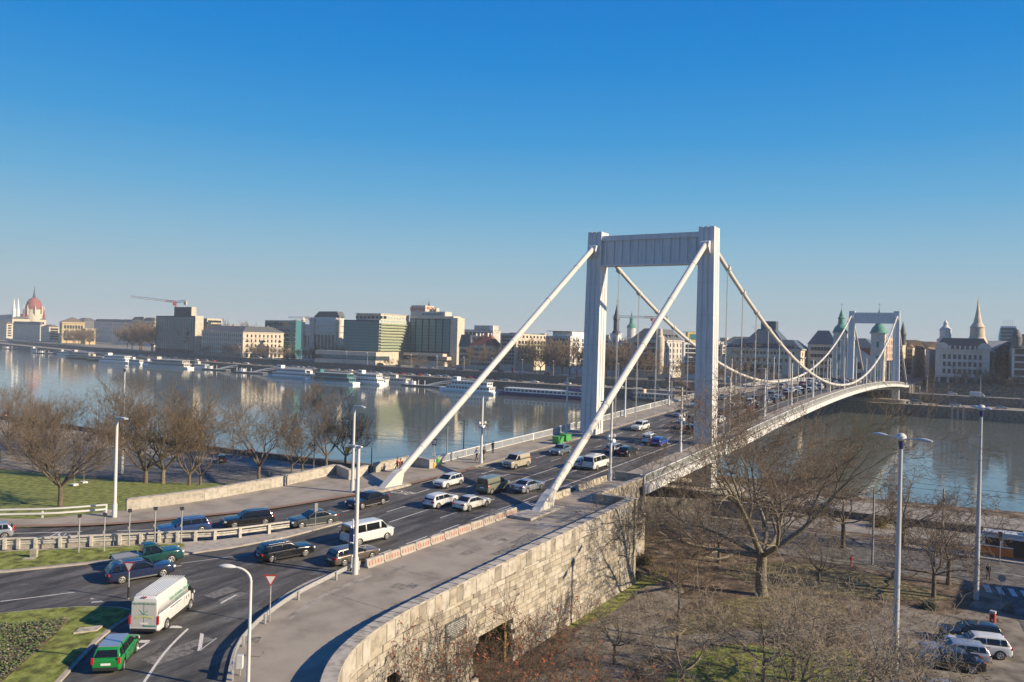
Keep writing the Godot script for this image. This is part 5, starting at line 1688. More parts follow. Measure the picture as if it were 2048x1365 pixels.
func signs() -> void:
	yield_sign("yield sign on a post at the bend of the guard rail", Vector3(9.99, -2.83, 89.99), 3.0, 35.0)
	var at := Vector3(-1.49, -3.02, 92.22)
	yield_sign("yield sign on the island tip, left of the delivery van", at, 2.6, 25.0)
	# black and white banded post under it
	var t := thing("post_band", "dark band round the yield sign post by the delivery van", "post band", at)
	boxp("band", t, Vector3(0, 0.5, 0), Vector3(0.11, 0.75, 0.11), M.black)
	# short poles with little boxes on the median
	var tops := [Vector3(-14.56, -2.78, 88.03), Vector3(-13.2, -2.73, 86.7), Vector3(-12.82, -2.67, 84.72), Vector3(-11.69, -2.61, 83.09), Vector3(-9.83, -2.57, 81.86)]
	for i in 5:
		var p := thing("sensor_post", "%s slim post with a small panel box behind the median fence, from the left" % NTH[i], "post", tops[i], -30.0, "slim posts along the median")
		var mb := MB.new()
		mb.rod(Vector3.ZERO, Vector3(0, 3.0, 0), 0.055, 8)
		put("post", mb.mesh(), M.galv, p)
		boxp("panel", p, Vector3(0, 3.05, 0), Vector3(0.42, 0.2, 0.3), M.trim)
		boxp("clamp", p, Vector3(0, 1.6, 0.04), Vector3(0.16, 0.22, 0.16), M.grey)
	var s2 := pole("sign_pole", "thin pole with a dark round sign at the tip of the median", "sign", Vector3(-3.6, -2.26, 72.32), 2.4, 0.04, M.grey)
	boxp("sign_plate", s2, Vector3(0, 2.1, 0), Vector3(0.12, 0.75, 0.4), M.sign_back)
	# bus stop by the end of the parapet wall
	var b := thing("bus_stop_sign", "blue bus stop sign on a post at the end of the left parapet", "bus stop sign", Vector3(-13.02, -1.23, 41.55), 20.0)
	var mb := MB.new()
	mb.rod(Vector3.ZERO, Vector3(0, 3.4, 0), 0.05, 8)
	put("post", mb.mesh(), M.grey, b)
	boxp("flag", b, Vector3(0, 3.3, 0), Vector3(0.62, 0.8, 0.06), M.navy)
	boxp("flag_panel", b, Vector3(0, 3.35, 0.035), Vector3(0.44, 0.4, 0.02), M.white)
	boxp("bus_symbol", b, Vector3(0, 3.36, 0.05), Vector3(0.3, 0.16, 0.02), M.navy)
	boxp("timetable", b, Vector3(-0.02, 1.75, 0.02), Vector3(0.4, 0.5, 0.05), M.white)
	boxp("timetable", b, Vector3(0.34, 1.35, 0.02), Vector3(0.5, 0.35, 0.05), M.white)
	boxp("timetable", b, Vector3(-0.02, 0.95, 0.02), Vector3(0.4, 0.4, 0.05), M.rail_steel)
	boxp("yellow_foot", b, Vector3(0, 0.3, 0), Vector3(0.3, 0.6, 0.3), M.yellow)
	var gb := thing("litter_bin", "green round litter bin with a yellow stand beside the bus stop sign", "bin", Vector3(-13.06, -1.2, 40.73))
	var lb := MB.new()
	lb.lathe(PackedVector2Array([Vector2(0.2, 0.4), Vector2(0.3, 0.6), Vector2(0.32, 1.1), Vector2(0.2, 1.35), Vector2(0.0, 1.4)]), Vector3.ZERO, 14)
	put("drum", lb.mesh(), M.green, gb)
	boxp("stand", gb, Vector3(0, 0.2, 0), Vector3(0.16, 0.4, 0.16), M.yellow)
	# two green containers
	for i in 2:
		var g := thing("container_bin", ["green lidded container on the left pavement, the nearer of the two", "green lidded container, the farther of the two, touching the lamp post"][i], "container", [Vector3(-9.04, -0.33, 14.29), Vector3(-9.25, -0.23, 11.31)][i], -12.0)
		var m := MB.new()
		m.slab(PackedVector2Array([Vector2(-0.55, 0.15), Vector2(0.55, 0.15), Vector2(0.65, 1.05), Vector2(-0.65, 1.05)]), Vector3.ZERO, Vector3(0, 0, 1), Vector3.UP, 1.3)
		put("tub", m.mesh(), M.green, g)
		boxp("lid", g, Vector3(0, 1.1, 0), Vector3(1.4, 0.1, 1.42), M.green)
		for k in [[-0.5, -0.5], [0.5, -0.5], [-0.5, 0.5], [0.5, 0.5]]: boxp("castor", g, Vector3(k[0], 0.08, k[1]), Vector3(0.1, 0.16, 0.1), M.black)
	# cabinet on the guard rail's end
	var c := thing("cabinet", "small pale cabinet at the near end of the guard rail", "cabinet", Vector3(14.86, -2.9, 96.49), 30.0)
	boxp("box", c, Vector3(0, 0.75, 0), Vector3(0.3, 0.7, 0.25), M.lamp_white)
	boxp("leg", c, Vector3(0, 0.2, 0), Vector3(0.08, 0.4, 0.08), M.galv)
	var mh := thing("manhole_cover", "rectangular manhole cover set in the near pavement by the lamp", "manhole cover", Vector3(13.21, -2.89, 94.05), 25.0)
	boxp("frame", mh, Vector3(0, 0.0, 0), Vector3(0.95, 0.03, 0.75), M.concrete_dark)
	boxp("lid", mh, Vector3(0, 0.006, 0), Vector3(0.82, 0.03, 0.62), M.walkway)
	# low ground: hydrant, machine, round sign, traffic light, yellow board
	var hy := thing("hydrant", "red fire hydrant on the kerb beyond the plane tree", "hydrant", Vector3(35.73, -9.5, 25.49))
	var hm := MB.new()
	hm.lathe(PackedVector2Array([Vector2(0.16, 0), Vector2(0.16, 0.08), Vector2(0.1, 0.1), Vector2(0.1, 0.75), Vector2(0.17, 0.8), Vector2(0.17, 0.98), Vector2(0.08, 1.1), Vector2(0.06, 1.2), Vector2(0.0, 1.22)]), Vector3.ZERO, 12)
	put("barrel", hm.mesh(), M.red, hy)
	boxp("outlet", hy, Vector3(0, 0.85, 0), Vector3(0.5, 0.12, 0.12), M.red)
	var pm := thing("parking_machine", "red and grey parking ticket machine behind the white parked car", "ticket machine", Vector3(49.89, -9.5, 41.18), -20.0)
	boxp("cabinet", pm, Vector3(0, 0.85, 0), Vector3(0.4, 1.7, 0.3), M.red)
	boxp("hood", pm, Vector3(0, 1.78, 0), Vector3(0.46, 0.2, 0.36), M.lamp_grey)
	boxp("side_frame", pm, Vector3(-0.22, 0.9, 0), Vector3(0.05, 1.8, 0.36), M.lamp_grey)
	boxp("screen", pm, Vector3(0.02, 1.4, 0.155), Vector3(0.25, 0.25, 0.02), M.black)
	boxp("slot", pm, Vector3(0.02, 1.05, 0.155), Vector3(0.15, 0.15, 0.02), M.white)
	var rs := pole("sign_pole", "round dark-backed road sign on a post beside the shaded side road", "road sign", Vector3(50.61, -9.5, 32.43), 3.1, 0.05, M.grey)
	var rd := MB.new()
	rd.lathe(PackedVector2Array([Vector2(0.0, -0.01), Vector2(0.36, -0.01), Vector2(0.36, 0.01), Vector2(0.0, 0.01)]), Vector3(0, 2.9, 0.07), 20, Basis(Vector3.RIGHT, PI / 2))
	put("disc", rd.mesh(), M.sign_back, rs)
	var tl := pole("traffic_light", "traffic light at the crossing in front of the tram", "traffic light", Vector3(50.57, -9.5, 13.07), 3.2, 0.06, M.grey)
	boxp("housing", tl, Vector3(0, 3.3, 0), Vector3(0.4, 1.0, 0.3), M.black)
	for k in 3: boxp("lamp_eye", tl, Vector3(0, 3.0 + k * 0.3, 0.16), Vector3(0.2, 0.2, 0.03), [M.trim, M.trim, M.tail][k])
	var yb := pole("sign_pole", "yellow board on a post by the river beyond the parapet corner", "sign", Vector3(-60.31, -9.4, 6.25), 2.6, 0.06, M.grey)
	boxp("board", yb, Vector3(0, 2.4, 0), Vector3(1.2, 1.2, 0.06), M.yellow)
	var rg := pole("sign_pole", "red-ringed road sign in front of the black car on the riverside road", "road sign", Vector3(-75.25, -9.4, 25.24), 2.6, 0.05, M.grey)
	var rr := MB.new()
	rr.lathe(PackedVector2Array([Vector2(0.0, -0.01), Vector2(0.4, -0.01), Vector2(0.4, 0.01), Vector2(0.0, 0.01)]), Vector3(0, 2.4, 0.06), 18, Basis(Vector3.RIGHT, PI / 2))
	put("disc", rr.mesh(), M.red, rg)
	# two young trees' stakes on the lawn
	for o in [[Vector3(-59.99, -7.45, 61.74), "wooden stakes and white guard round a young tree, the nearer pair on the lawn"], [Vector3(-62.55, -7.83, 58.85), "wooden stakes and white guard round a young tree, the farther pair on the lawn"]]:
		var st := thing("tree_stakes", o[1], "stakes", o[0])
		for k in 3: boxp("stake", st, Vector3(cos(k * 2.1) * 0.45, 0.7, sin(k * 2.1) * 0.45), Vector3(0.08, 1.4, 0.08), M.wood)
		boxp("guard", st, Vector3(0, 1.35, 0), Vector3(0.9, 0.25, 0.7), M.white)
		var sp := MB.new()
		sp.tube(PackedVector3Array([Vector3(0, 0, 0), Vector3(0.05, 2.0, 0), Vector3(0, 4.4, 0.1)]), PackedFloat32Array([0.05, 0.04, 0.015]), 5)
		for k in 16:
			var y := 2.2 + k * 0.13
			var a := k * 2.4
			sp.rod(Vector3(0, y, 0), Vector3(cos(a) * 0.6, y + 0.6, sin(a) * 0.6), 0.015, 3)
		put("sapling", sp.mesh(), M.twig_pale, st)
	# tram at the right edge: orange below, white above
	var tr := thing("tram", "orange and white tram with dark windows standing at the right edge", "tram", Vector3(48.6, LOW, 9.4), 0.0)
	var wl := 27.0
	var bd := MB.new()
	bd.box(Vector3(wl / 2, 0.85, 0), Vector3(wl, 1.1, 2.4))
	put("lower_body", bd.mesh(), M.orange, tr)
	boxp("upper_body", tr, Vector3(wl / 2, 2.1, 0), Vector3(wl - 0.1, 1.45, 2.34), M.white)
	boxp("roof", tr, Vector3(wl / 2, 3.0, 0), Vector3(wl - 0.3, 0.35, 2.1), M.lamp_grey)
	boxp("skirt", tr, Vector3(wl / 2, 0.25, 0), Vector3(wl - 0.5, 0.3, 2.3), M.black)
	boxp("roof_gear", tr, Vector3(6.0, 3.3, 0), Vector3(3.2, 0.35, 1.5), M.grey)
	for i in 14: boxp("window", tr, Vector3(1.2 + i * 1.9, 2.05, 1.175), Vector3(1.6, 0.95, 0.03), M.glass)
	boxp("window", tr, Vector3(-0.06, 2.0, 0), Vector3(0.12, 1.0, 2.0), M.glass)
	boxp("stripe", tr, Vector3(wl / 2, 1.36, 1.19), Vector3(wl - 0.2, 0.06, 0.03), M.black)
	for i in 4: boxp("door", tr, Vector3(4.0 + i * 6.2, 1.45, 1.2), Vector3(1.2, 2.1, 0.03), M.glass)
	var tf := thing("tram_stop_fence", "grey fence of the tram stop in front of the tram", "fence", Vector3(41.0, LOW, 11.6))
	for i in 9: boxp("fence_post", tf, Vector3(i * 0.9, 0.75, 0), Vector3(0.07, 1.5, 0.07), M.lamp_grey)
	boxp("fence_rail", tf, Vector3(3.6, 1.45, 0), Vector3(7.4, 0.08, 0.06), M.lamp_grey)
	boxp("platform", tf, Vector3(6, 0.12, -0.2), Vector3(16, 0.24, 1.6), M.kerb)
	# stone fences between the tram line and the river, and along the low road
	for o in [[[Vector2(-181, 11.1), Vector2(-137, 11.5), Vector2(-91, 13.5), Vector2(-71, 12.7), Vector2(-50, 11.3), Vector2(-14, -6)], "low stone parapet along the river promenade on the left"], [[Vector2(-3, -9.3), Vector2(8.6, -4.6), Vector2(17, -3.5), Vector2(28, -2.5), Vector2(38, -3.0), Vector2(53, -4.4), Vector2(110, -4.0)], "low stone parapet between the tram line and the river on the right"]]:
		tag(wall_along("river_parapet", o[0], LOW - 0.1, LOW + 1.05, 0.45, M.quay_wall), o[1], "parapet")
	for o in [[[Vector2(15, 14.4), Vector2(30, 16), Vector2(49, 12.4)], "grey rail fence along the tram line behind the plane tree"], [[Vector2(-100, 33), Vector2(-70, 29.5), Vector2(-40, 23)], "grey rail fence in the middle of the riverside road on the left"]]:
		var fn := thing("rail_fence", o[1], "fence")
		var rl := MB.new()
		for i in o[0].size() - 1:
			var p0: Vector2 = o[0][i]
			var p1: Vector2 = o[0][i + 1]
			for y in [0.5, 1.0]: rl.beam(Vector3(p0.x, LOW + y, p0.y), Vector3(p1.x, LOW + y, p1.y), 0.06, 0.07)
			for k in int(p0.distance_to(p1) / 2.2):
				var p := p0.lerp(p1, k * 2.2 / p0.distance_to(p1))
				boxp("post", fn, Vector3(p.x, LOW + 0.52, p.y), Vector3(0.08, 1.05, 0.08), M.grey)
		put("rails", rl.mesh(), M.grey, fn)
	# low concrete wall of the lower bridge road under the deck
	tag(wall_along("concrete_wall", [Vector2(-2, 17), Vector2(14, 8.5), Vector2(24, 6.5)], LOW, LOW + 2.4, 0.5, M.concrete), "grey concrete wall beside the ramp below the bridge deck", "wall")
	# gulls over the water
	for o in [[Vector3(-65.76, -8.1, -40), "gull gliding over the water left of the floodlit lamp post"], [Vector3(-54.25, -8.01, -20), "lower gull near the bus stop sign"], [Vector3(-207.5, -6.68, -30), "gull above the left trees over the river"]]:
		var gl := thing("gull", o[1], "bird", o[0], 40.0)
		var w := MB.new()
		w.tube(PackedVector3Array([Vector3(0, 0, -0.22), Vector3(0, 0, 0), Vector3(0, 0, 0.22), Vector3(0, 0, 0.34)]), PackedFloat32Array([0.02, 0.08, 0.05, 0.07]), 7)
		put("body", w.mesh(), M.grey, gl)
		for s in [-1.0, 1.0]:
			var wg := MB.new()
			wg.quad(Vector3(0, 0.03, -0.1), Vector3(0, 0.03, 0.1), Vector3(s * 0.3, 0.28, 0.12), Vector3(s * 0.3, 0.28, -0.08))
			wg.quad(Vector3(s * 0.3, 0.28, -0.08), Vector3(s * 0.3, 0.28, 0.12), Vector3(s * 0.6, 0.4, 0.16), Vector3(s * 0.6, 0.4, 0.1))
			put("wing", wg.mesh(), M.trim, gl)

# ---------------------------------------------------------------- people
# A continuous body from tapered bones joined by a smooth minimum and meshed with surface nets; colours by the nearest bone.
func body_mesh(bones: Array, cell: float, head: Dictionary) -> ArrayMesh:
	var lo := Vector3.ONE * INF
	var hi := -lo
	for b in bones:
		for k in 2:
			lo = lo.min(b[k] - Vector3.ONE * (b[2 + k] + cell * 2))
			hi = hi.max(b[k] + Vector3.ONE * (b[2 + k] + cell * 2))
	var n := Vector3i((hi - lo) / cell) + Vector3i.ONE * 2
	var f := PackedFloat32Array()
	f.resize(n.x * n.y * n.z)
	f.fill(1.0)
	var own := PackedByteArray()
	own.resize(f.size())
	var best := PackedFloat32Array()
	best.resize(f.size())
	best.fill(9.0)
	for bi in bones.size():
		var b: Array = bones[bi]
		var A: Vector3 = b[0]
		var B: Vector3 = b[1]
		var r := maxf(b[2], b[3]) + cell * 3.0
		var l := Vector3i(((A.min(B) - Vector3.ONE * r) - lo) / cell).maxi(0)
		var h := Vector3i(((A.max(B) + Vector3.ONE * r) - lo) / cell) + Vector3i.ONE
		h = h.min(n - Vector3i.ONE)
		var ab := B - A
		var q := ab.length_squared()
		for x in range(l.x, h.x + 1):
			for y in range(l.y, h.y + 1):
				for z in range(l.z, h.z + 1):
					var p := lo + Vector3(x, y, z) * cell
					var t := clampf((p - A).dot(ab) / q, 0.0, 1.0) if q > 0.0 else 0.0
					var d: float = (p - A - ab * t).length() - lerpf(b[2], b[3], t)
					var i := (x * n.y + y) * n.z + z
					if d < best[i]:
						best[i] = d
						own[i] = bi
					var e := f[i]
					var kk := 0.035
					var hh := maxf(kk - absf(d - e), 0.0) / kk
					f[i] = minf(d, e) - hh * hh * kk * 0.25
	var idx := {}
	var verts := PackedVector3Array()
	var cols := PackedColorArray()
	var at := func(x: int, y: int, z: int) -> int: return (x * n.y + y) * n.z + z
	for x in n.x - 1:
		for y in n.y - 1:
			for z in n.z - 1:
				var i0 := (x * n.y + y) * n.z + z
				var inside := 0
				var s := Vector3.ZERO
				var cnt := 0
				var v := []
				for k in 8:
					var val := f[i0 + (k & 1) * n.y * n.z + ((k >> 1) & 1) * n.z + (k >> 2)]
					v.append(val)
					if val < 0.0: inside += 1
				if inside == 0 or inside == 8: continue
				for e in [[0, 1], [2, 3], [4, 5], [6, 7], [0, 2], [1, 3], [4, 6], [5, 7], [0, 4], [1, 5], [2, 6], [3, 7]]:
					var va: float = v[e[0]]
					var vb: float = v[e[1]]
					if (va < 0.0) != (vb < 0.0):
						var t := va / (va - vb)
						var pa := Vector3(e[0] & 1, (e[0] >> 1) & 1, e[0] >> 2)
						var pb := Vector3(e[1] & 1, (e[1] >> 1) & 1, e[1] >> 2)
						s += pa.lerp(pb, t)
						cnt += 1
				idx[i0] = verts.size()
				verts.append(lo + (Vector3(x, y, z) + s / cnt) * cell)
				cols.append(bones[own[i0]][4])
	var mb := MB.new()
	var sx := n.y * n.z
	var sy := n.z
	for i0 in idx:
		var z: int = i0 % n.z
		var y: int = (i0 / n.z) % n.y
		var x: int = i0 / sx
		for d in 3:
			var st: int = [sx, sy, 1][d]
			var u: int = [sy, 1, sx][d]
			var w: int = [1, sx, sy][d]
			if [y, z, x][d] == 0 or [z, x, y][d] == 0: continue
			var a := f[i0]
			var b := f[i0 + st]
			if (a < 0.0) == (b < 0.0): continue
			if not (idx.has(i0 - u) and idx.has(i0 - w) and idx.has(i0 - u - w)): continue
			var q := [idx[i0], idx[i0 - u], idx[i0 - u - w], idx[i0 - w]]
			if a >= 0.0: q.reverse()
			mb.quad(verts[q[0]], verts[q[1]], verts[q[2]], verts[q[3]])
			for k in [0, 2, 1, 0, 3, 2]: mb.c.append(cols[q[k]])
	return mb.mesh()

func person(label: String, at: Vector3, turn: float, pose: int, coat: Color, legs: Color, hair: Color, pack: Variant = null, group := "") -> Node3D:
	var skin := Color(0.42, 0.25, 0.17)
	var shoe := Color(0.03, 0.03, 0.03)
	var stride: float = [0.0, 0.26, 0.14][pose]
	var hipL := Vector3(-0.09, 0.92, 0)
	var hipR := Vector3(0.09, 0.92, 0)
	var kneeL := Vector3(-0.095, 0.5, -stride * 0.75)
	var kneeR := Vector3(0.095, 0.49, stride * 0.25)
	var ankL := Vector3(-0.1, 0.09, -stride * 1.0)
	var ankR := Vector3(0.1, 0.12 if stride > 0 else 0.09, stride * 1.25)
	var shL := Vector3(-0.19, 1.42, 0)
	var shR := Vector3(0.19, 1.42, 0)
	var elL := Vector3(-0.26, 1.15, stride * 0.5 + 0.03)
	var elR := Vector3(0.26, 1.15, -stride * 0.5 + 0.03)
	var haL := Vector3(-0.25, 0.9, stride * 0.5 - 0.1)
	var haR := Vector3(0.25, 0.9, -stride * 0.8 - 0.08)
	if pose == 0:
		elL = Vector3(-0.27, 1.18, -0.12); elR = Vector3(0.27, 1.18, -0.12)
		haL = Vector3(-0.12, 1.16, -0.34); haR = Vector3(0.12, 1.16, -0.34)
	var bones := [
		[hipL, kneeL, 0.095, 0.062, legs], [hipR, kneeR, 0.095, 0.062, legs], [kneeL, ankL, 0.062, 0.045, legs], [kneeR, ankR, 0.062, 0.045, legs],
		[ankL + Vector3(0, -0.04, 0.04), ankL + Vector3(0, -0.05, -0.15), 0.045, 0.036, shoe], [ankR + Vector3(0, -0.04, 0.04), ankR + Vector3(0, -0.05, -0.15), 0.045, 0.036, shoe],
		[Vector3(-0.07, 0.95, 0), Vector3(0.07, 0.95, 0), 0.125, 0.125, legs], [Vector3(0, 1.02, 0), Vector3(0, 1.3, 0), 0.155, 0.165, coat], [shL, shR, 0.085, 0.085, coat],
		[shL, elL, 0.068, 0.052, coat], [shR, elR, 0.068, 0.052, coat], [elL, haL, 0.052, 0.038, coat], [elR, haR, 0.052, 0.038, coat],
		[Vector3(0, 1.45, 0), Vector3(0, 1.58, -0.01), 0.055, 0.052, skin], [Vector3(0, 1.64, -0.02), Vector3(0, 1.7, 0.0), 0.082, 0.095, skin], [Vector3(0, 1.63, -0.1), Vector3(0, 1.66, -0.095), 0.018, 0.012, skin],
		[Vector3(-0.09, 1.65, 0.0), Vector3(-0.09, 1.68, 0.0), 0.016, 0.016, skin], [Vector3(0.09, 1.65, 0.0), Vector3(0.09, 1.68, 0.0), 0.016, 0.016, skin]]
	for hnd in [[elL, haL, -1.0], [elR, haR, 1.0]]:
		var d: Vector3 = (hnd[1] - hnd[0]).normalized()
		var side := d.cross(Vector3(hnd[2], 0, 0)).normalized()
		var palm: Vector3 = hnd[1] + d * 0.06
		bones.append([hnd[1], palm + d * 0.03, 0.028, 0.03, skin])
		for k in 4:
			var base: Vector3 = palm + d * 0.04 + side * (k - 1.5) * 0.021
			bones.append([base, base + d * [0.06, 0.07, 0.065, 0.05][k] - Vector3(hnd[2] * 0.02, 0, 0), 0.01, 0.009, skin])
		bones.append([palm + side * -0.03, palm + side * -0.055 + d * 0.045, 0.012, 0.01, skin])
	var t := thing("person", label, "person", at, turn, group)
	if not M.has("cloth"):
		M.cloth = flat(Color.WHITE, 0.9)
		M.cloth.vertex_color_use_as_albedo = true
	put("body", body_mesh(bones, 0.022, {}), M.cloth, t)
	var hm := MB.new()
	hm.lathe(PackedVector2Array([Vector2(0.09, -0.03), Vector2(0.108, 0.03), Vector2(0.09, 0.085), Vector2(0.05, 0.115), Vector2(0.0, 0.122)]), Vector3(0, 1.69, 0.018), 12)
	put("hair", hm.mesh(), flat(hair.linear_to_srgb(), 0.8), t)
	for s in [-1.0, 1.0]: boxp("eye", t, Vector3(s * 0.032, 1.675, -0.095), Vector3(0.02, 0.012, 0.02), M.black)
	boxp("mouth", t, Vector3(0, 1.605, -0.098), Vector3(0.04, 0.01, 0.02), M.maroon_cloth if M.has("maroon_cloth") else M.brick_edge)
	if pack != null:
		var pk := MB.new()
		pk.slab(PackedVector2Array([Vector2(-0.14, 0), Vector2(0.14, 0), Vector2(0.15, 0.3), Vector2(0.1, 0.44), Vector2(-0.1, 0.44), Vector2(-0.15, 0.3)]), Vector3(0, 1.02, 0.24), Vector3.RIGHT, Vector3.UP, 0.16)
		put("backpack", pk.mesh(), flat((pack as Color).linear_to_srgb(), 0.8), t)
	return t

func people() -> void:
	var a := person("person in a white-grey top with a backpack walking by the floodlit lamp post", Vector3(-11.25, -0.98, 34.08), 165.0, 1, Color(0.5, 0.5, 0.52), Color(0.015, 0.016, 0.02), Color(0.05, 0.03, 0.02), Color(0.02, 0.022, 0.04))
	var b := person("person in an olive jacket walking just right of the floodlit lamp post", Vector3(-10.56, -0.96, 33.37), 150.0, 2, Color(0.16, 0.16, 0.11), Color(0.05, 0.055, 0.07), Color(0.04, 0.03, 0.02), Color(0.03, 0.03, 0.03))
	var c := person("person in dark clothes standing at the left railing and looking at the river", Vector3(-12.7, -0.77, 27.64), 70.0, 0, Color(0.012, 0.013, 0.016), Color(0.02, 0.024, 0.035), Color(0.02, 0.015, 0.012))
	person("person in a red jacket walking behind the left cable foot", Vector3(-15.19, -1.39, 46.35), 120.0, 1, Color(0.4, 0.04, 0.025), Color(0.02, 0.02, 0.024), Color(0.05, 0.03, 0.02))
	person("person in an orange-red coat beside the red jacket behind the left cable", Vector3(-14.47, -1.4, 46.65), 120.0, 2, Color(0.38, 0.12, 0.07), Color(0.02, 0.02, 0.025), Color(0.03, 0.02, 0.02), Color(0.02, 0.02, 0.03))
	person("person in dark clothes waiting at the crossing below the tram", Vector3(49.43, -9.5, 21.91), 200.0, 2, Color(0.03, 0.03, 0.035), Color(0.02, 0.02, 0.025), Color(0.1, 0.09, 0.08))
	for i in 7:
		var z: float = [-178.0, -184.0, -231.0, -243.0, -252.0, -262.0, -271.0][i]
		var x := -11.8 if i < 2 else 12.2
		var src: Node3D = [c, a, b][i % 3]
		var o := copy_of(src, "person", "%s walker beyond the near pylon on the %s pavement of the bridge" % [NTH[i if i < 2 else i - 2], "left" if i < 2 else "right"], "walkers far out on the bridge", Vector3(x, road_y(z) + 0.14, z), 180.0 * (i % 2))

# ---------------------------------------------------------------- trees
# style: h height, r trunk radius, fork share of the height where limbs start, limbs, spread, lift, twigs per branch, fine twig radius
func tree_meshes(st: Dictionary, sd: int) -> Dictionary:
	var r := RandomNumberGenerator.new()
	r.seed = sd
	var trunk := MB.new()
	var limbs := []
	var twigs := MB.new()
	var leaves := MB.new()
	var h: float = st.h
	var fork: float = h * st.fork
	var lean: Vector3 = st.get("lean", Vector3.ZERO)
	var tp := PackedVector3Array([Vector3(0, -0.3, 0)])
	var tr := PackedFloat32Array([st.r * 1.35])
	var p := Vector3.ZERO
	for i in range(0, 6):
		var u := i / 5.0
		p = Vector3(lean.x * u * u, fork * u, lean.z * u * u) + Vector3(r.randf_range(-0.06, 0.06), 0, r.randf_range(-0.06, 0.06)) * h * 0.05
		tp.append(p)
		tr.append(lerpf(st.r * (1.15 if i == 0 else 1.0), st.r * 0.78, u))
	var top := p
	# some trees keep a leader above the fork
	if st.get("leader", false):
		for i in range(1, 5):
			var u := i / 4.0
			tp.append(top + Vector3(r.randf_range(-0.15, 0.15), (h - fork) * 0.8 * u, r.randf_range(-0.15, 0.15)))
			tr.append(lerpf(st.r * 0.7, 0.03, u))
	trunk.tube(tp, tr, 10)
	var n: int = st.limbs
	for i in n:
		var az = TAU * (i + r.randf_range(-0.3, 0.3)) / n + st.get("turn", 0.0)
		var lift: float = clampf(st.lift + r.randf_range(-0.25, 0.25), -0.1, 1.4)
		var start := top
		var rad: float = st.r * r.randf_range(0.38, 0.55)
		var ln: float = (h - fork) * r.randf_range(0.42, 0.6) * st.get("reach", 1.0)
		if st.get("leader", false):
			var u := r.randf()
			start = top.lerp(tp[tp.size() - 1], u * 0.85)
			ln *= lerpf(1.0, 0.45, u)
			rad *= lerpf(1.0, 0.4, u)
		elif st.get("low", 0.0) > 0.0 and i % 3 == 2:
			start = tp[3].lerp(top, r.randf())
			lift *= 0.5
		var dir := Vector3(cos(az) * st.spread, lift, sin(az) * st.spread).normalized()
		var mb := MB.new()
		_grow(mb, twigs, leaves, r, start, dir, ln, rad, 0, st)
		limbs.append(mb.mesh())
	var out := {"trunk": trunk.mesh(), "limbs": limbs, "twigs": twigs.mesh()}
	if leaves.v.size() > 0: out["leaves"] = leaves.mesh()
	return out

func _grow(limb: MB, twigs: MB, leaves: MB, r: RandomNumberGenerator, p: Vector3, dir: Vector3, ln: float, rad: float, level: int, st: Dictionary) -> void:
	var seg := 5 if level == 0 else (4 if level == 1 else (3 if level == 2 else 2))
	var pts := PackedVector3Array([p])
	var rs := PackedFloat32Array([rad])
	var d := dir
	var wob: float = st.get("wobble", 0.22) * (1.0 + 0.3 * level)
	for i in seg:
		d = (d + Vector3(r.randf_range(-1, 1), r.randf_range(-0.7, 0.9) + st.get("up", 0.1), r.randf_range(-1, 1)) * wob).normalized()
		p += d * ln / seg
		pts.append(p)
		rs.append(maxf(st.fine, rad * (1.0 - 0.72 * (i + 1) / seg)))
	var dst := limb if level <= 1 else twigs
	dst.tube(pts, rs, [7, 5, 4, 3, 3][level], level <= 1)
	var most: int = st.levels
	if level >= most:
		if st.get("leafy", 0.0) > 0.0 and r.randf() < st.leafy:
			for k in r.randi_range(1, 4):
				var o := pts[r.randi_range(1, seg)] + Vector3(r.randf_range(-0.1, 0.1), r.randf_range(-0.15, 0.02), r.randf_range(-0.1, 0.1))
				var a := r.randf() * TAU
				var u := Vector3(cos(a), r.randf_range(-0.8, 0.2), sin(a)) * r.randf_range(0.07, 0.13)
				var w := Vector3(-sin(a), r.randf_range(-0.4, 0.4), cos(a)) * 0.065
				leaves.quad(o - u, o + w, o + u, o - w)
		return
	var kids: int = st.kids[level]
	for k in kids:
		var u := r.randf_range(0.25, 1.0) if level > 0 else r.randf_range(0.3, 1.0)
		if k == 0: u = 1.0
		var i := mini(int(u * seg), seg - 1)
		var q := pts[i].lerp(pts[i + 1], u * seg - i)
		var base := (pts[i + 1] - pts[i]).normalized()
		var ax := base.cross(Vector3(r.randf_range(-1, 1), r.randf_range(-1, 1), r.randf_range(-1, 1))).normalized()
		var nd := base.rotated(ax, r.randf_range(0.35, 0.95) if k > 0 else r.randf_range(0.0, 0.3))
		nd = (nd + Vector3(0, st.get("up", 0.1), 0)).normalized()
		var rr: float = lerpf(rad, rs[rs.size() - 1], u) * r.randf_range(0.45, 0.7)
		_grow(limb, twigs, leaves, r, q, nd, ln * r.randf_range(0.42, 0.66), maxf(st.fine, rr), level + 1, st)

func plant(called: String, ms: Dictionary, bark: Material, twig: Material, label: String, at: Vector3, turn := 0.0, group := "", k := 1.0) -> Node3D:
	var t := thing(called, label, "tree", at, turn, group)
	t.scale = Vector3.ONE * k
	put("trunk", ms.trunk, bark, t)
	for l in ms.limbs: put("limb", l, bark, t)
	put("twigs", ms.twigs, twig, t, Transform3D.IDENTITY, true)
	if ms.has("leaves"): put("dead_leaves", ms.leaves, M.dead_leaf, t, Transform3D.IDENTITY, true)
	return t

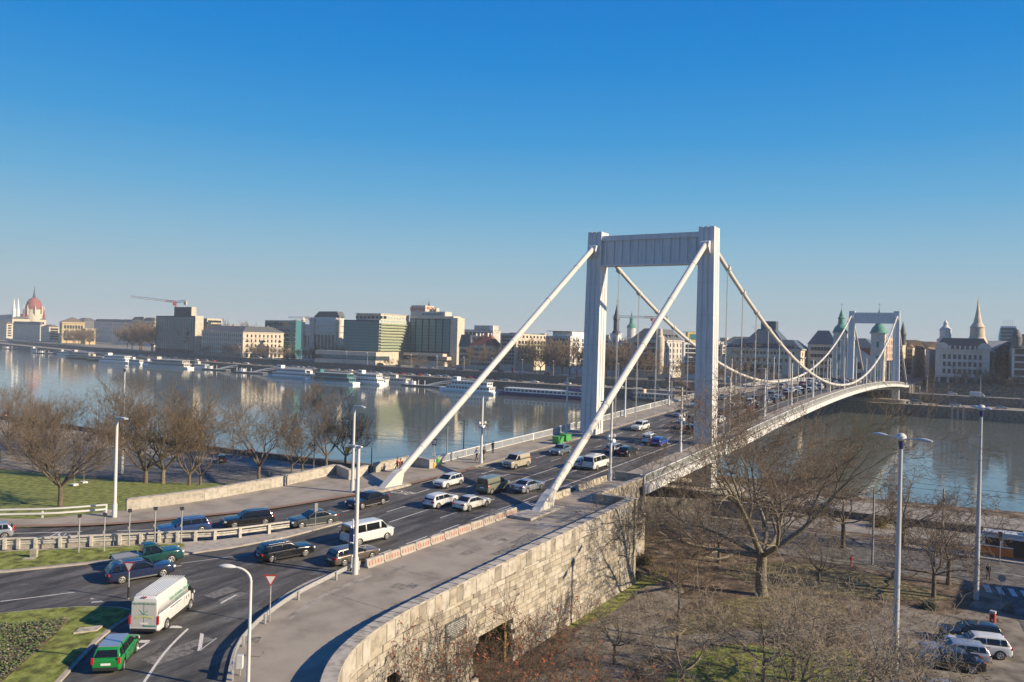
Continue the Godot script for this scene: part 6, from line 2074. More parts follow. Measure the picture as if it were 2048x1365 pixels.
func trees() -> void:
	# the great plane tree: a short thick trunk that forks into heavy pale limbs
	var big := {"h": 21.0, "r": 0.62, "fork": 0.19, "limbs": 8, "spread": 1.2, "lift": 0.62, "kids": [7, 6, 5, 4], "levels": 4, "fine": 0.017, "wobble": 0.32, "up": 0.04, "turn": 0.3, "reach": 1.25}
	plant("plane_tree", tree_meshes(big, 4), M.plane_bark, M.twig, "great bare plane tree with a thick mottled trunk right of the bridge", Vector3(29.7, LOW, 43.2), 20.0)
	# other bare trees of the park on the right
	var slim := {"h": 8.5, "r": 0.17, "fork": 0.3, "limbs": 13, "spread": 1.0, "lift": 0.5, "kids": [6, 5, 4], "levels": 3, "fine": 0.011, "wobble": 0.22, "up": 0.06, "leader": true}
	var s1 := tree_meshes(slim, 8)
	plant("park_tree", s1, M.bark, M.twig_dark, "slender bare tree with a straight leader by the forking path", Vector3(27.64, -9.5, 62.33), 0.0)
	var mid := {"h": 10.5, "r": 0.24, "fork": 0.24, "limbs": 6, "spread": 1.3, "lift": 0.6, "kids": [6, 5, 3, 2], "levels": 4, "fine": 0.017, "wobble": 0.42, "up": -0.02, "reach": 1.25}
	var m1 := tree_meshes(mid, 15)
	var m2 := tree_meshes(mid, 23)
	plant("park_tree", m1, M.plane_bark, M.twig_pale, "pale twisted bare tree at the bottom edge below the plane tree", Vector3(37, -9.5, 62.9), 0.0, "", 0.85)
	plant("park_tree", m2, M.bark, M.twig, "dark bare tree left of the plane tree near the wall", Vector3(22.5, LOW, 33.5), 60.0, "", 0.9)
	plant("park_tree", m1, M.bark, M.twig, "dark bare tree on the kerb left of the slender lamp mast", Vector3(44.69, -9.5, 33.1), 130.0, "", 0.95)
	plant("park_tree", m2, M.bark, M.twig, "bare tree just behind the kerb tree, nearest to the tram", Vector3(45.77, -9.5, 26.87), 200.0, "", 1.05)
	plant("park_tree", m2, M.plane_bark, M.twig_pale, "pale bushy tree whose branches cover the parked cars", Vector3(42.6, LOW, 63.5), 320.0, "", 0.75)
	plant("park_tree", m1, M.plane_bark, M.twig_pale, "pale leaning tree in the bottom right corner", Vector3(44.0, LOW, 70.0), 250.0, "", 0.95)
	plant("park_tree", m1, M.bark, M.twig, "bare tree beyond the riverside road in front of the water", Vector3(40.0, LOW, 12.0), 30.0, "", 1.0)
	plant("park_tree", m2, M.bark, M.twig, "tall bare tree before the river, right of the plane tree", Vector3(33.5, LOW, 17.0), 10.0, "", 1.25)
	plant("park_tree", m1, M.bark, M.twig, "tall bare tree behind the plane tree by the tram line", Vector3(26.0, LOW, 19.0), 280.0, "", 1.3)
	for o in [[Vector3(35.5, LOW, 66.0), 0.85, "pale crooked tree at the bottom edge left of the twin-headed mast"], [Vector3(31.0, LOW, 71.0), 0.8, "pale crooked tree at the bottom edge by the near lawn"], [Vector3(39.5, LOW, 72.0), 0.9, "pale crooked tree at the bottom edge right of the twin-headed mast"], [Vector3(46.5, LOW, 66.5), 0.6, "low pale tree in front of the parked row"], [Vector3(37.5, LOW, 55.0), 0.6, "small crooked tree beside the path left of the parked row"], [Vector3(34.0, LOW, 36.0), 0.65, "small crooked tree on the worn grass behind the great plane"], [Vector3(24.5, LOW, 68.0), 0.6, "small crooked tree between the wall and the forking path"]]:
		plant("crooked_tree", [m1, m2][int(o[0].z) % 2], M.bark if o[0].z < 60 else M.plane_bark, M.twig_pale, o[2], o[0], o[0].x * 37.0, "", o[1])
	# trees with a few red-brown leaves left, close to the wall
	var leafy := {"h": 7.2, "r": 0.12, "fork": 0.2, "limbs": 7, "spread": 1.0, "lift": 0.75, "kids": [6, 5, 4], "levels": 3, "fine": 0.009, "wobble": 0.24, "up": 0.05, "leafy": 0.17, "reach": 1.25}
	var l1 := tree_meshes(leafy, 31)
	var l2 := tree_meshes(leafy, 37)
	var spots := [Vector3(22.3, LOW, 79.5), Vector3(22.9, LOW, 84.5), Vector3(25.8, LOW, 80.5), Vector3(27.8, LOW, 85.5), Vector3(32.0, LOW, 84.0), Vector3(23.2, LOW, 89.0)]
	var says := ["before the underpass opening", "below the stone plaque", "right of the underpass in the foreground", "at the bottom edge between the wall and the path", "at the bottom edge right of the path", "in front of the dark doorway"]
	for i in 6: plant("leafy_tree", [l1, l2][i % 2], M.bark, M.twig_dark, "small tree with red-brown leaves " + says[i], spots[i], 67.0 * i, "half-bare trees along the foot of the wall", 1.0 + 0.06 * (i % 3))
	# the left park and the bank beyond
	var round := {"h": 11.0, "r": 0.3, "fork": 0.25, "limbs": 8, "spread": 0.9, "lift": 0.85, "kids": [7, 6, 4, 3], "levels": 4, "fine": 0.014, "wobble": 0.2, "up": 0.12, "reach": 1.38}
	var r1 := tree_meshes(round, 41)
	var r2 := tree_meshes(round, 47)
	var open := {"h": 11.5, "r": 0.26, "fork": 0.2, "limbs": 6, "spread": 0.8, "lift": 1.0, "kids": [6, 5, 4, 3], "levels": 4, "fine": 0.015, "wobble": 0.24, "up": 0.1, "reach": 1.45}
	var o1 := tree_meshes(open, 53)
	var o2 := tree_meshes(open, 59)
	plant("park_tree", r1, M.bark, M.twig, "round bare tree with a dark trunk on the lawn, nearest to the white guard rail", Vector3(-42.66, -5.4, 73.57), 0.0, "", 0.98)
	plant("park_tree", r2, M.plane_bark, M.twig, "round bare tree with a pale trunk on the lawn behind the nearest one", Vector3(-79.31, -9.27, 54.69), 90.0, "", 1.0)
	plant("park_tree", o2, M.bark, M.twig, "small dark tree at the left edge by the riverside road", Vector3(-124.26, -9.4, 37.95), 10.0, "", 0.9)
	plant("park_tree", r2, M.bark, M.twig, "bare tree left of the path's end, the first of the thick clump", Vector3(-61.7, -9.4, 49.54), 200.0, "", 1.28)
	plant("park_tree", r1, M.plane_bark, M.twig, "bare tree with a pale trunk inside the thick clump", Vector3(-60.76, -9.4, 47.19), 140.0, "", 1.25)
	plant("park_tree", o1, M.bark, M.twig, "bare tree with several stems, right end of the thick clump", Vector3(-58.41, -9.4, 44.18), 30.0, "", 1.1)
	plant("park_tree", o2, M.bark, M.twig, "bare leaning tree between the clump and the spreading tree", Vector3(-58.85, -9.4, 41.8), 250.0, "", 0.85)
	plant("park_tree", o1, M.bark, M.twig, "spreading bare tree standing alone before the water, middle of the left bank", Vector3(-56.73, -9.4, 31.77), 110.0, "", 1.12)
	plant("park_tree", o2, M.bark, M.twig_dark, "small bare tree, first behind the parapet wall from the spreading tree", Vector3(-56.96, -9.4, 24.12), 40.0, "", 0.72)
	plant("park_tree", o1, M.bark, M.twig_dark, "small bare tree, second behind the parapet wall from the spreading tree", Vector3(-57.11, -9.4, 21.46), 300.0, "", 0.75)
	plant("park_tree", o2, M.bark, M.twig_dark, "tall bare tree with a forked trunk behind the parapet corner", Vector3(-56.21, -9.4, 16.32), 160.0, "", 1.12)
	plant("park_tree", r1, M.bark, M.twig_dark, "bare tree leaning out to the right behind the parapet corner", Vector3(-55.17, -9.4, 12.37), 70.0, "", 0.85)
	plant("park_tree", r1, M.bark, M.twig, "bare tree of the riverside row at the far left", Vector3(-115.7, -9.4, 38), 50.0, "", 1.0)
	# dark evergreen shrubs, dry grasses and bushes
	for o in [[Vector3(-123.58, -13.44, 38.87), 2.6, "dark evergreen shrub at the left edge of the lawn", M.shrub_leaf], [Vector3(-108.31, -11.63, 49.43), 2.2, "second dark evergreen shrub cut off by the left edge", M.shrub_leaf], [Vector3(15.8, -9.5, 39.63), 1.3, "brownish bush at the foot of the wall's far corner", M.dry_grass], [Vector3(35.98, -9.5, 0.65), 1.6, "golden hedge by the tram line behind the twin-headed mast", M.ochre], [Vector3(17.11, -9.5, 45.79), 1.0, "low green shrub beside the stone wall's end", M.shrub_leaf], [Vector3(44.5, LOW, 37.4), 0.7, "low grey-green bush on the bare soil beside the parked cars", M.shrub_leaf]]:
		var sh := thing("shrub", o[2], "shrub", o[0])
		var mb := MB.new()
		var s: float = o[1]
		for i in 1500:
			var q := Vector3(rng.randfn(0, 0.42), absf(rng.randfn(0.35, 0.3)), rng.randfn(0, 0.42)) * s
			if q.length() > s * 1.3: continue
			var a := rng.randf() * TAU
			var u := Vector3(cos(a), rng.randf_range(-0.7, 0.7), sin(a)) * 0.1
			var w := Vector3(-sin(a), rng.randf_range(-0.5, 0.5), cos(a)) * 0.06
			mb.quad(q - u, q + w, q + u, q - w)
		put("foliage", mb.mesh(), o[3], sh, Transform3D.IDENTITY, true)
		var sm := MB.new()
		for k in 7: sm.rod(Vector3.ZERO, Vector3(rng.randf_range(-0.5, 0.5), 0.8, rng.randf_range(-0.5, 0.5)) * s, 0.03, 4)
		put("stems", sm.mesh(), M.bark, sh)

func far_trees() -> void:
	var sets := []
	for i in 4:
		sets.append(tree_meshes({"h": 12.0, "r": 0.28, "fork": 0.22, "limbs": 7, "spread": 0.85, "lift": 0.95, "kids": [6, 5, 4], "levels": 3, "fine": 0.05, "wobble": 0.2, "up": 0.12, "reach": 1.45}, 100 + i))
	var stock := []
	var made := 0
	var nth := {}
	# [x from, x to, count, setback, scale]
	for g in [[-1000.0, -880.0, 8, 45.0, 1.3], [-760.0, -560.0, 22, 42.0, 1.85], [-640.0, -520.0, 12, 60.0, 1.8], [-545.0, -400.0, 12, 30.0, 0.75], [-400.0, -355.0, 4, 40.0, 1.0], [-255.0, -232.0, 2, 40.0, 1.05], [-205.0, -118.0, 13, 42.0, 1.35], [-112.0, -66.0, 6, 38.0, 0.8], [-62.0, 2.0, 8, 36.0, 0.5], [30.0, 100.0, 7, 62.0, 0.9], [-330.0, -245.0, 8, 34.0, 0.45]]:
		for i in g[2]:
			var x: float = lerpf(g[0], g[1], (i + rng.randf_range(0.1, 0.9)) / g[2])
			var d := bank_dir(x)
			var p = Vector3(x, PROM, bank_z(x)) + Vector3(d.z, 0, -d.x) * (g[3] + rng.randf_range(-5, 5))
			var k: float = g[4] * rng.randf_range(0.82, 1.12)
			var w := _where(x)
			nth[w] = nth.get(w, -1) + 1
			var label: String = "%s bare brown tree on the far bank %s" % [NTH[nth[w] % 30] if nth[w] < 30 else "farther " + NTH[nth[w] % 30], w]
			if made < 4:
				var t := plant("far_tree", sets[made], M.far_twig, M.far_twig, label, p, rng.randf() * 360.0, "bare trees along the far promenade", k)
				stock.append(t)
			else:
				var c := copy_of(stock[rng.randi() % 4], "far_tree", label, "bare trees along the far promenade", p, rng.randf() * 360.0)
				c.scale = Vector3.ONE * k
			made += 1
	# conifers
	for o in [[-405.0, 38.0, 15.0, "large dark conifer left of the stepped hotel"], [-437.0, 36.0, 11.0, "dark conifer before the cream building's lit side, the left one"], [-430.0, 36.0, 12.5, "dark conifer before the cream building's lit side, the right one"]]:
		var d := bank_dir(o[0])
		var t := thing("conifer", o[3], "tree", Vector3(o[0], PROM, bank_z(o[0])) + Vector3(d.z, 0, -d.x) * o[1])
		var tk := MB.new()
		tk.rod(Vector3.ZERO, Vector3(0, o[2] * 0.95, 0), 0.25, 6, 0.04)
		put("trunk", tk.mesh(), M.bark, t)
		var mb := MB.new()
		for i in 2600:
			var u := pow(rng.randf(), 0.7)
			var y: float = o[2] * (1.0 - u * 0.93)
			var rad: float = o[2] * 0.3 * u * (0.65 + 0.35 * sin(u * 40.0)) * rng.randf_range(0.5, 1.05)
			var a := rng.randf() * TAU
			var q := Vector3(cos(a) * rad, y - rad * 0.25, sin(a) * rad)
			var e := Vector3(cos(a), -0.5, sin(a)) * 0.55
			var w := Vector3(-sin(a), 0, cos(a)) * 0.28
			mb.quad(q - e, q + w, q + e, q - w)
		put("needles", mb.mesh(), M.needle, t, Transform3D.IDENTITY, true)

# ---------------------------------------------------------------- the far bank
func bank_z(x: float) -> float:
	for i in FAR_BANK.size() - 1:
		var a: Vector2 = FAR_BANK[i]
		var b: Vector2 = FAR_BANK[i + 1]
		if x <= a.x and x >= b.x: return lerpf(a.y, b.y, (a.x - x) / (a.x - b.x))
	return -280.0

func bank_dir(x: float) -> Vector3:
	return Vector3(20.0, 0, bank_z(x + 10.0) - bank_z(x - 10.0)).normalized()

func off_bank(d: float) -> Array:
	var o := []
	for i in FAR_BANK.size():
		var a: Vector2 = FAR_BANK[maxi(i - 1, 0)]
		var b: Vector2 = FAR_BANK[mini(i + 1, FAR_BANK.size() - 1)]
		var t := (a - b).normalized()
		o.append(FAR_BANK[i] + Vector2(t.y, -t.x) * d)
	return o

func far_bank() -> void:
	var quay := off_bank(0.0)
	var back := off_bank(24.0)
	back.reverse()
	quay.append_array(back)
	surface("lower_quay", poly(quay), 0.0, func(_x, _z): return QUAY, M.quay, 0.0, 4000.0)
	var land := off_bank(22.0)
	land.append_array([Vector2(-6000, -2600), Vector2(-6000, -7000), Vector2(4000, -7000), Vector2(2500, -285)])
	surface("city_ground", poly(land), 0.0, func(_x, _z): return PROM, M.city, 0.0, 20000.0)
	tag(wall_along("embankment_wall", off_bank(0.3), WATER - 2.0, QUAY - 0.01, 1.2, M.quay_wall), "long stone embankment wall at the waterline of the far bank", "embankment wall")
	tag(wall_along("promenade_wall", off_bank(22.0), QUAY - 0.5, PROM + 0.35, 0.8, M.quay_wall), "stone wall between the lower quay and the far promenade", "embankment wall")
	var rail := MB.new()
	var rp := off_bank(22.4)
	for i in rp.size() - 1:
		for y in [0.6, 1.2]: rail.beam(Vector3(rp[i].x, PROM + y, rp[i].y), Vector3(rp[i + 1].x, PROM + y, rp[i + 1].y), 0.08, 0.1)
	tag(put("promenade_railing", rail.mesh(), M.grey), "grey railing along the far promenade", "railing")
	# three pale strips down the embankment right of the bridge
	for i in 3:
		var x := 34.0 + i * 2.2
		tag(put("slipway_strip", cube, M.kerb, null, Transform3D(Basis(Vector3.RIGHT, 0.12) * Basis.from_scale(Vector3(0.9, 6.0, 0.5)), Vector3(x, -10.6, bank_z(x) + 0.7))), "%s pale strip down the stone embankment right of the bridge, from the left" % NTH[i], "strip", "pale strips on the embankment")
	# the approach behind the far pylon
	var ap := thing("bridge_approach", "stone approach ramp and abutment carrying the road behind the far pylon", "abutment")
	var mb := MB.new()
	mb.box(Vector3(0, -2.6, -345), Vector3(30, 4.2, 84))
	put("ramp_wall", mb.mesh(), M.concrete, ap)
	boxp("pilaster", ap, Vector3(15.3, -2.4, -308), Vector3(0.8, 4.8, 2.4), M.coping)
	boxp("pilaster", ap, Vector3(15.3, -2.4, -318), Vector3(0.8, 4.8, 1.6), M.coping)
	boxp("side_stair", ap, Vector3(16.6, -3.0, -326), Vector3(2.6, 3.4, 7.0), M.concrete_dark)
	surface("road", poly([Vector2(-14, -290), Vector2(14, -290), Vector2(14, -700), Vector2(-14, -700)]), 0.06, func(_x, z): return maxf(-0.5, road_y(z)) if z > -310.0 else -0.46, M.asphalt, 0.0, 10.0)
	# lamp posts of the far promenade
	var first: Node3D
	var nth := {}
	for i in 34:
		var x := 110.0 - i * 22.0
		if absf(x) < 16.0: continue
		var d := bank_dir(x)
		var p := Vector3(x, PROM, bank_z(x)) + Vector3(d.z, 0, -d.x) * 24.0
		var w := _where(x)
		nth[w] = nth.get(w, -1) + 1
		var label: String = "%s thin far promenade lamp %s" % [NTH[nth[w]], w]
		if first == null:
			first = thing("promenade_lamp", label, "lamp post", p, 0.0, "lamp posts along the far promenade")
			var m := MB.new()
			m.rod(Vector3.ZERO, Vector3(0, 9.0, 0), 0.13, 6, 0.08)
			put("pole", m.mesh(), M.lamp_grey, first)
			boxp("lamp_head", first, Vector3(0, 9.0, 0.7), Vector3(0.4, 0.2, 1.6), M.lamp_white)
		else: copy_of(first, "promenade_lamp", label, "lamp posts along the far promenade", p)
	# faint hills
	for o in [[[Vector2(-6500, -2300), Vector2(-5200, -3400), Vector2(-3600, -4800), Vector2(-2000, -5600)], 48.0]]:
		var pts: Array = smooth_path(o[0], 8)
		var hm := MB.new()
		for i in pts.size() - 1:
			var a: Vector2 = pts[i]
			var b: Vector2 = pts[i + 1]
			var ha: float = o[1] * (0.75 + 0.3 * sin(i * 0.7) + 0.12 * sin(i * 1.9))
			var hb: float = o[1] * (0.75 + 0.3 * sin((i + 1) * 0.7) + 0.12 * sin((i + 1) * 1.9))
			hm.quad(Vector3(a.x + 350, PROM, a.y + 450), Vector3(b.x + 350, PROM, b.y + 450), Vector3(b.x, hb, b.y), Vector3(a.x, ha, a.y))
			hm.quad(Vector3(b.x - 350, PROM, b.y - 450), Vector3(a.x - 350, PROM, a.y - 450), Vector3(a.x, ha, a.y), Vector3(b.x, hb, b.y))
		put("hills", hm.mesh(), M.hill).set_meta("kind", "structure")

# A building seen from its river front (local +z, from p0 on the left to p1 on the right) and its right side (local +x).
class Bld:
	var o: Node3D
	var w: float
	var d: float
	var h: float
	var y: float

func bld(called: String, label: String, cat: String, p0: Vector2, p1: Vector2, depth: float, top: float, wall: Material, y0 := PROM, group := "") -> Bld:
	var b := Bld.new()
	b.w = p0.distance_to(p1)
	b.d = depth
	b.h = top - y0
	b.y = y0
	b.o = thing(called, label, cat, Vector3(p0.x, y0, p0.y), rad_to_deg(atan2(-(p1.y - p0.y), p1.x - p0.x)), group)
	var m := MB.new()
	m.box(Vector3(b.w / 2, b.h / 2, -depth / 2), Vector3(b.w, b.h, depth))
	put("wall", m.mesh(), wall, b.o)
	return b

# windows on the front (face 0) or right side (face 1)
func wins(b: Bld, face: int, a0: float, a1: float, y0: float, y1: float, cols: int, rows: int, ww: float, wh: float, m: Material, frame: Material = null, dz := 0.0, called := "window") -> void:
	for r in rows:
		for c in cols:
			var u := lerpf(a0, a1, (c + 0.5) / cols)
			var v := lerpf(y0, y1, (r + 0.5) / rows)
			var p := Vector3(u, v, 0.04 + dz) if face == 0 else Vector3(b.w + 0.04 + dz, v, -u)
			var s := Vector3(ww * 1.18, wh * 1.1, 0.08) if face == 0 else Vector3(0.08, wh * 1.1, ww * 1.18)
			if frame != null:
				boxp("window_frame", b.o, p - (Vector3(0, 0, 0.03) if face == 0 else Vector3(0.03, 0, 0)), s + (Vector3(0.5, 0.5, 0.0) if face == 0 else Vector3(0, 0.5, 0.5)), frame)
			boxp(called, b.o, p, s, m)

func ledge(b: Bld, y: float, t: float, out: float, m: Material) -> void:
	boxp("cornice", b.o, Vector3(b.w / 2 + out / 2 - 0.1, y, -b.d / 2 + out / 2 - 0.1), Vector3(b.w + out, t, b.d + out), m)

func hip(b: Bld, y: float, h: float, inset: float, m: Material, x0 := 0.0, x1 := -1.0, over := 0.4) -> void:
	var w := b.w if x1 < 0.0 else x1
	var mb := MB.new()
	var a := [Vector3(x0 - over, y, over), Vector3(w + over, y, over), Vector3(w + over, y, -b.d - over), Vector3(x0 - over, y, -b.d - over)]
	var ins := minf(inset, b.d / 2 - 0.2)
	var t := [Vector3(x0 + ins, y + h, -ins), Vector3(w - ins, y + h, -ins), Vector3(w - ins, y + h, -b.d + ins), Vector3(x0 + ins, y + h, -b.d + ins)]
	for i in 4:
		var j := (i + 1) % 4
		mb.quad(a[i], a[j], t[j], t[i])
	mb.quad(t[0], t[1], t[2], t[3])
	put("roof", mb.mesh(), m, b.o)

func flat_roof(b: Bld, y: float, m: Material) -> void:
	boxp("roof", b.o, Vector3(b.w / 2, y + 0.15, -b.d / 2), Vector3(b.w - 0.6, 0.3, b.d - 0.6), m)

func chimneys(b: Bld, y: float, n: int, m: Material) -> void:
	for i in n: boxp("chimney", b.o, Vector3(rng.randf_range(0.08, 0.92) * b.w, y + 0.7, -rng.randf_range(0.2, 0.8) * b.d), Vector3(0.9, rng.randf_range(1.4, 2.8), 0.9), m)

func spire(root: Node3D, called: String, prof: Array, at: Vector3, m: Material, sides := 8) -> void:
	var mb := MB.new()
	var pv := PackedVector2Array()
	for p in prof: pv.append(p)
	mb.lathe(pv, at, sides)
	put(called, mb.mesh(), m, root)

func cross_on(root: Node3D, at: Vector3, h: float) -> void:
	boxp("cross", root, at + Vector3(0, h / 2, 0), Vector3(0.16, h, 0.16), M.gold)
	boxp("cross", root, at + Vector3(0, h * 0.68, 0), Vector3(h * 0.5, 0.16, 0.16), M.gold)

func far_buildings() -> void:
	var b: Bld
	# domed parliament far upstream
	b = bld("parliament", "pale neo-gothic parliament with a red dome and spires at the far left", "parliament", Vector2(-1454, -640), Vector2(-1436.14, -690), 400, 30.37, M.cream)
	hip(b, b.h, 9.0, 12.0, M.roof_grey)
	wins(b, 0, 3, b.w - 3, 6, b.h - 2, 14, 3, 2.4, 3.6, M.win)
	var dx := b.w * 0.66
	var dz := -14.0
	spire(b.o, "drum", [Vector2(16, b.h - 4), Vector2(16, b.h + 10), Vector2(13.5, b.h + 10), Vector2(13.5, b.h + 18), Vector2(14.5, b.h + 19)], Vector3(dx, 0, dz), M.cream, 16)
	spire(b.o, "dome", [Vector2(13.6, b.h + 18), Vector2(13.4, b.h + 24), Vector2(11.6, b.h + 31), Vector2(7.6, b.h + 37), Vector2(2.5, b.h + 40)], Vector3(dx, 0, dz), M.dome_red, 16)
	spire(b.o, "dome_spire", [Vector2(2.8, b.h + 39.5), Vector2(2.2, b.h + 43), Vector2(1.2, b.h + 48), Vector2(0.0, b.h + 63)], Vector3(dx, 0, dz), M.spire_dark, 8)
	for i in 8:
		var a := TAU * i / 8
		spire(b.o, "pinnacle", [Vector2(1.4, b.h + 8), Vector2(1.3, b.h + 19), Vector2(0.0, b.h + 27)], Vector3(dx + cos(a) * 16, 0, dz + sin(a) * 16), M.cream, 6)
	for u in [0.06, 0.18]: spire(b.o, "gothic_tower", [Vector2(3.2, b.h - 6), Vector2(3.0, b.h + 15), Vector2(2.2, b.h + 19), Vector2(0.0, b.h + 38)], Vector3(b.w * u, 0, -8), M.white_wall, 6)
	for u in [0.34, 0.42, 0.88, 0.95]: spire(b.o, "turret", [Vector2(2.2, b.h - 3), Vector2(2.2, b.h + 7), Vector2(1.6, b.h + 9), Vector2(0.0, b.h + 20)], Vector3(b.w * u, 0, -6), M.dome_red, 6)
	# blocks before it
	b = bld("apartment_block", "pale apartment block with a lit gable at the extreme left below the domed parliament", "building", Vector2(-1477.22, -600), Vector2(-1393.02, -600), 9.91, 20.66, M.cream)
	wins(b, 1, 2, b.d - 2, 3, b.h - 1, 3, 5, 1.8, 2.4, M.win)
	hip(b, b.h, 4.0, 5.0, M.roof_brown)
	b = bld("apartment_block", "long dark-fronted row with pale roof edges under the domed parliament", "building", Vector2(-1294.08, -560), Vector2(-1188.56, -545), 2.32, 20.01, M.stone_grey)
	wins(b, 0, 2, b.w - 2, 3, b.h - 1, 16, 6, 2.0, 2.6, M.win)
	hip(b, b.h, 4.5, 7.0, M.roof_grey)
	b = bld("apartment_block", "cream corner block left of the yellow palace", "building", Vector2(-1158.23, -530), Vector2(-1119.02, -520), 13.9, 16.56, M.cream)
	wins(b, 0, 2, b.w - 2, 3, b.h - 1, 5, 5, 1.8, 2.4, M.win)
	wins(b, 1, 2, b.d - 2, 3, b.h - 1, 5, 5, 1.8, 2.4, M.win)
	ledge(b, b.h, 0.9, 0.8, M.pale)
	hip(b, b.h + 0.4, 3.5, 6.0, M.roof_brown)
	b = bld("academy_palace", "yellow stone palace with arched ground floor left of the brown trees", "palace", Vector2(-1092.29, -520), Vector2(-1047.37, -498), 27.59, 24.57, M.ochre_wall)
	for f in [[0.12, 0.26, 2.6], [0.34, 0.6, 2.2], [0.68, 0.86, 2.2]]: wins(b, 1, 2, b.d - 2, b.h * f[0], b.h * f[1], 7, 1, f[2], b.h * (f[1] - f[0]) * 0.8, M.win, M.cream)
	for k in [0.3, 0.64, 0.97]: ledge(b, b.h * k, 0.8, 1.0, M.cream)
	hip(b, b.h + 0.4, 6.5, 14.0, M.roof_brown)
	b = bld("academy_wing", "lower yellow wing attached right of the yellow palace", "palace", Vector2(-988.96, -490), Vector2(-972.05, -486), 12.55, 15.86, M.ochre_wall)
	wins(b, 1, 2, b.d - 2, 3, b.h - 1, 5, 3, 2.0, 3.4, M.win, M.cream)
	ledge(b, b.h, 0.8, 1.0, M.cream)
	# low roofs behind the trees
	var low := [[150, 166, 190, 641, "dark", M.roof_grey], [186, 232, 240, 644, "grey-roofed", M.stone_grey], [222, 262, 272, 645, "blue-grey", M.pale], [262, 284, 292, 640, "turreted", M.cream], [284, 306, 312, 642, "pale", M.pale]]
	var lowz := [-640, -620, -560, -540, -520]
	var lowp := [[Vector2(-1255.96, -640), Vector2(-1226.48, -636), 18.51, 29.75], [Vector2(-1172.51, -620), Vector2(-1096.59, -610), 5.65, 27.92], [Vector2(-1030.61, -560), Vector2(-971.98, -552), 6.64, 26.66], [Vector2(-953.91, -540), Vector2(-923.96, -536), 5.15, 30.03], [Vector2(-900.44, -520), Vector2(-871.88, -516), 3.69, 28.55]]
	for i in 5:
		var q: Array = lowp[i]
		b = bld("city_house", "%s city block rising behind the brown trees left of the dark glass hotel" % low[i][4], "building", q[0], q[1], q[2], q[3], low[i][5])
		wins(b, 0, 2, b.w - 2, b.h * 0.4, b.h - 1, 9, 3, 1.8, 2.4, M.win)
		hip(b, b.h, 4.0, 6.0, [M.roof_grey, M.roof_brown][i % 2])
		chimneys(b, b.h + 3.0, 3, M.stone_grey)
	# dark glass hotel with its pale end and roof block
	b = bld("glass_hotel", "dark glass hotel slab with a pale end wall and a block on the roof", "hotel", Vector2(-633.63, -352), Vector2(-558.58, -338), 7.44, 30.05, M.brown_glass)
	var fl := 11
	for i in fl:
		boxp("spandrel", b.o, Vector3(b.w / 2, 4.0 + i * (b.h - 5) / fl, 0.1), Vector3(b.w - 0.5, 0.5, 0.25), M.spire_dark)
	for i in 18: boxp("mullion", b.o, Vector3((i + 0.5) * b.w / 18, b.h / 2, 0.16), Vector3(0.35, b.h - 2, 0.3), M.spire_dark)
	wins(b, 0, 1, b.w - 1, 4, b.h - 1, 16, 11, 3.2, 1.9, M.win_teal, null, 0.1)
	boxp("end_wall", b.o, Vector3(b.w + 0.3, b.h / 2, -b.d / 2), Vector3(0.8, b.h, b.d + 0.2), M.hotel_stone)
	boxp("roof_block", b.o, Vector3(b.w * 0.66, b.h + 4.0, -b.d * 0.5), Vector3(b.w * 0.42, 8.0, b.d * 0.6), M.hotel_stone)
	boxp("roof_block_front", b.o, Vector3(b.w * 0.66, b.h + 4.0, -b.d * 0.2 + 0.3), Vector3(b.w * 0.42, 8.0, 0.6), M.brown_glass)
	b = bld("hotel_wing", "beige stepped wing behind the dark glass hotel", "hotel", Vector2(-586.92, -364), Vector2(-570.53, -360), 14.31, 28.57, M.hotel_stone)
	wins(b, 1, 1, b.d - 1, b.h * 0.35, b.h - 1, 6, 6, 2.0, 1.8, M.win)
	boxp("stair_shaft", b.o, Vector3(b.w + 0.8, b.h * 0.45, -b.d * 0.12), Vector3(1.6, b.h * 0.9, 3.0), M.brown_glass)
	# long cream building with a lit side
	b = bld("cream_palace", "long cream five-storey building with a sunlit right side before the conifers", "building", Vector2(-546.57, -336), Vector2(-481.66, -326), 38.93, 16.97, M.cream)
	for s in [[0, 20], [1, 9]]:
		var ln: float = b.w if s[0] == 0 else b.d
		wins(b, s[0], 2, ln - 2, b.h * 0.2, b.h * 0.94, s[1], 4, 1.3, 2.3, M.win, M.pale)
		wins(b, s[0], 2, ln - 2, 0.6, b.h * 0.17, s[1], 1, 1.9, 3.0, M.win, null)
	for k in [0.19, 0.4, 0.78, 0.985]: ledge(b, b.h * k, 0.5, 0.7, M.pale)
	hip(b, b.h + 0.3, 4.5, 7.0, M.roof_grey)
	chimneys(b, b.h + 4.0, 8, M.beige)
	for i in 12: boxp("balcony", b.o, Vector3(b.w + 0.6, b.h * (0.25 + 0.2 * (i % 3)), -b.d * [0.1, 0.5, 0.9][i / 4]), Vector3(1.2, 0.9, 2.4), M.trim)
	# scaffolded glass building with a green net, behind
	b = bld("glass_office", "green glass office with a netted corner tower behind the ornate hall", "building", Vector2(-516.64, -380), Vector2(-469.27, -372), 7.22, 27.84, M.win_teal)
	for i in 7: boxp("floor_band", b.o, Vector3(b.w / 2, 3.5 + i * 3.6, 0.1), Vector3(b.w, 0.5, 0.3), M.stone_grey)
	wins(b, 0, 1, b.w - 1, 4, b.h - 1, 10, 6, 2.8, 2.2, M.glass, null, 0.05)
	spire(b.o, "netted_tower", [Vector2(5, 0), Vector2(5, b.h - 1), Vector2(4, b.h), Vector2(0, b.h + 1.5)], Vector3(b.w - 6, 0, -4), M.net_green, 14)
	flat_roof(b, b.h, M.roof_grey)
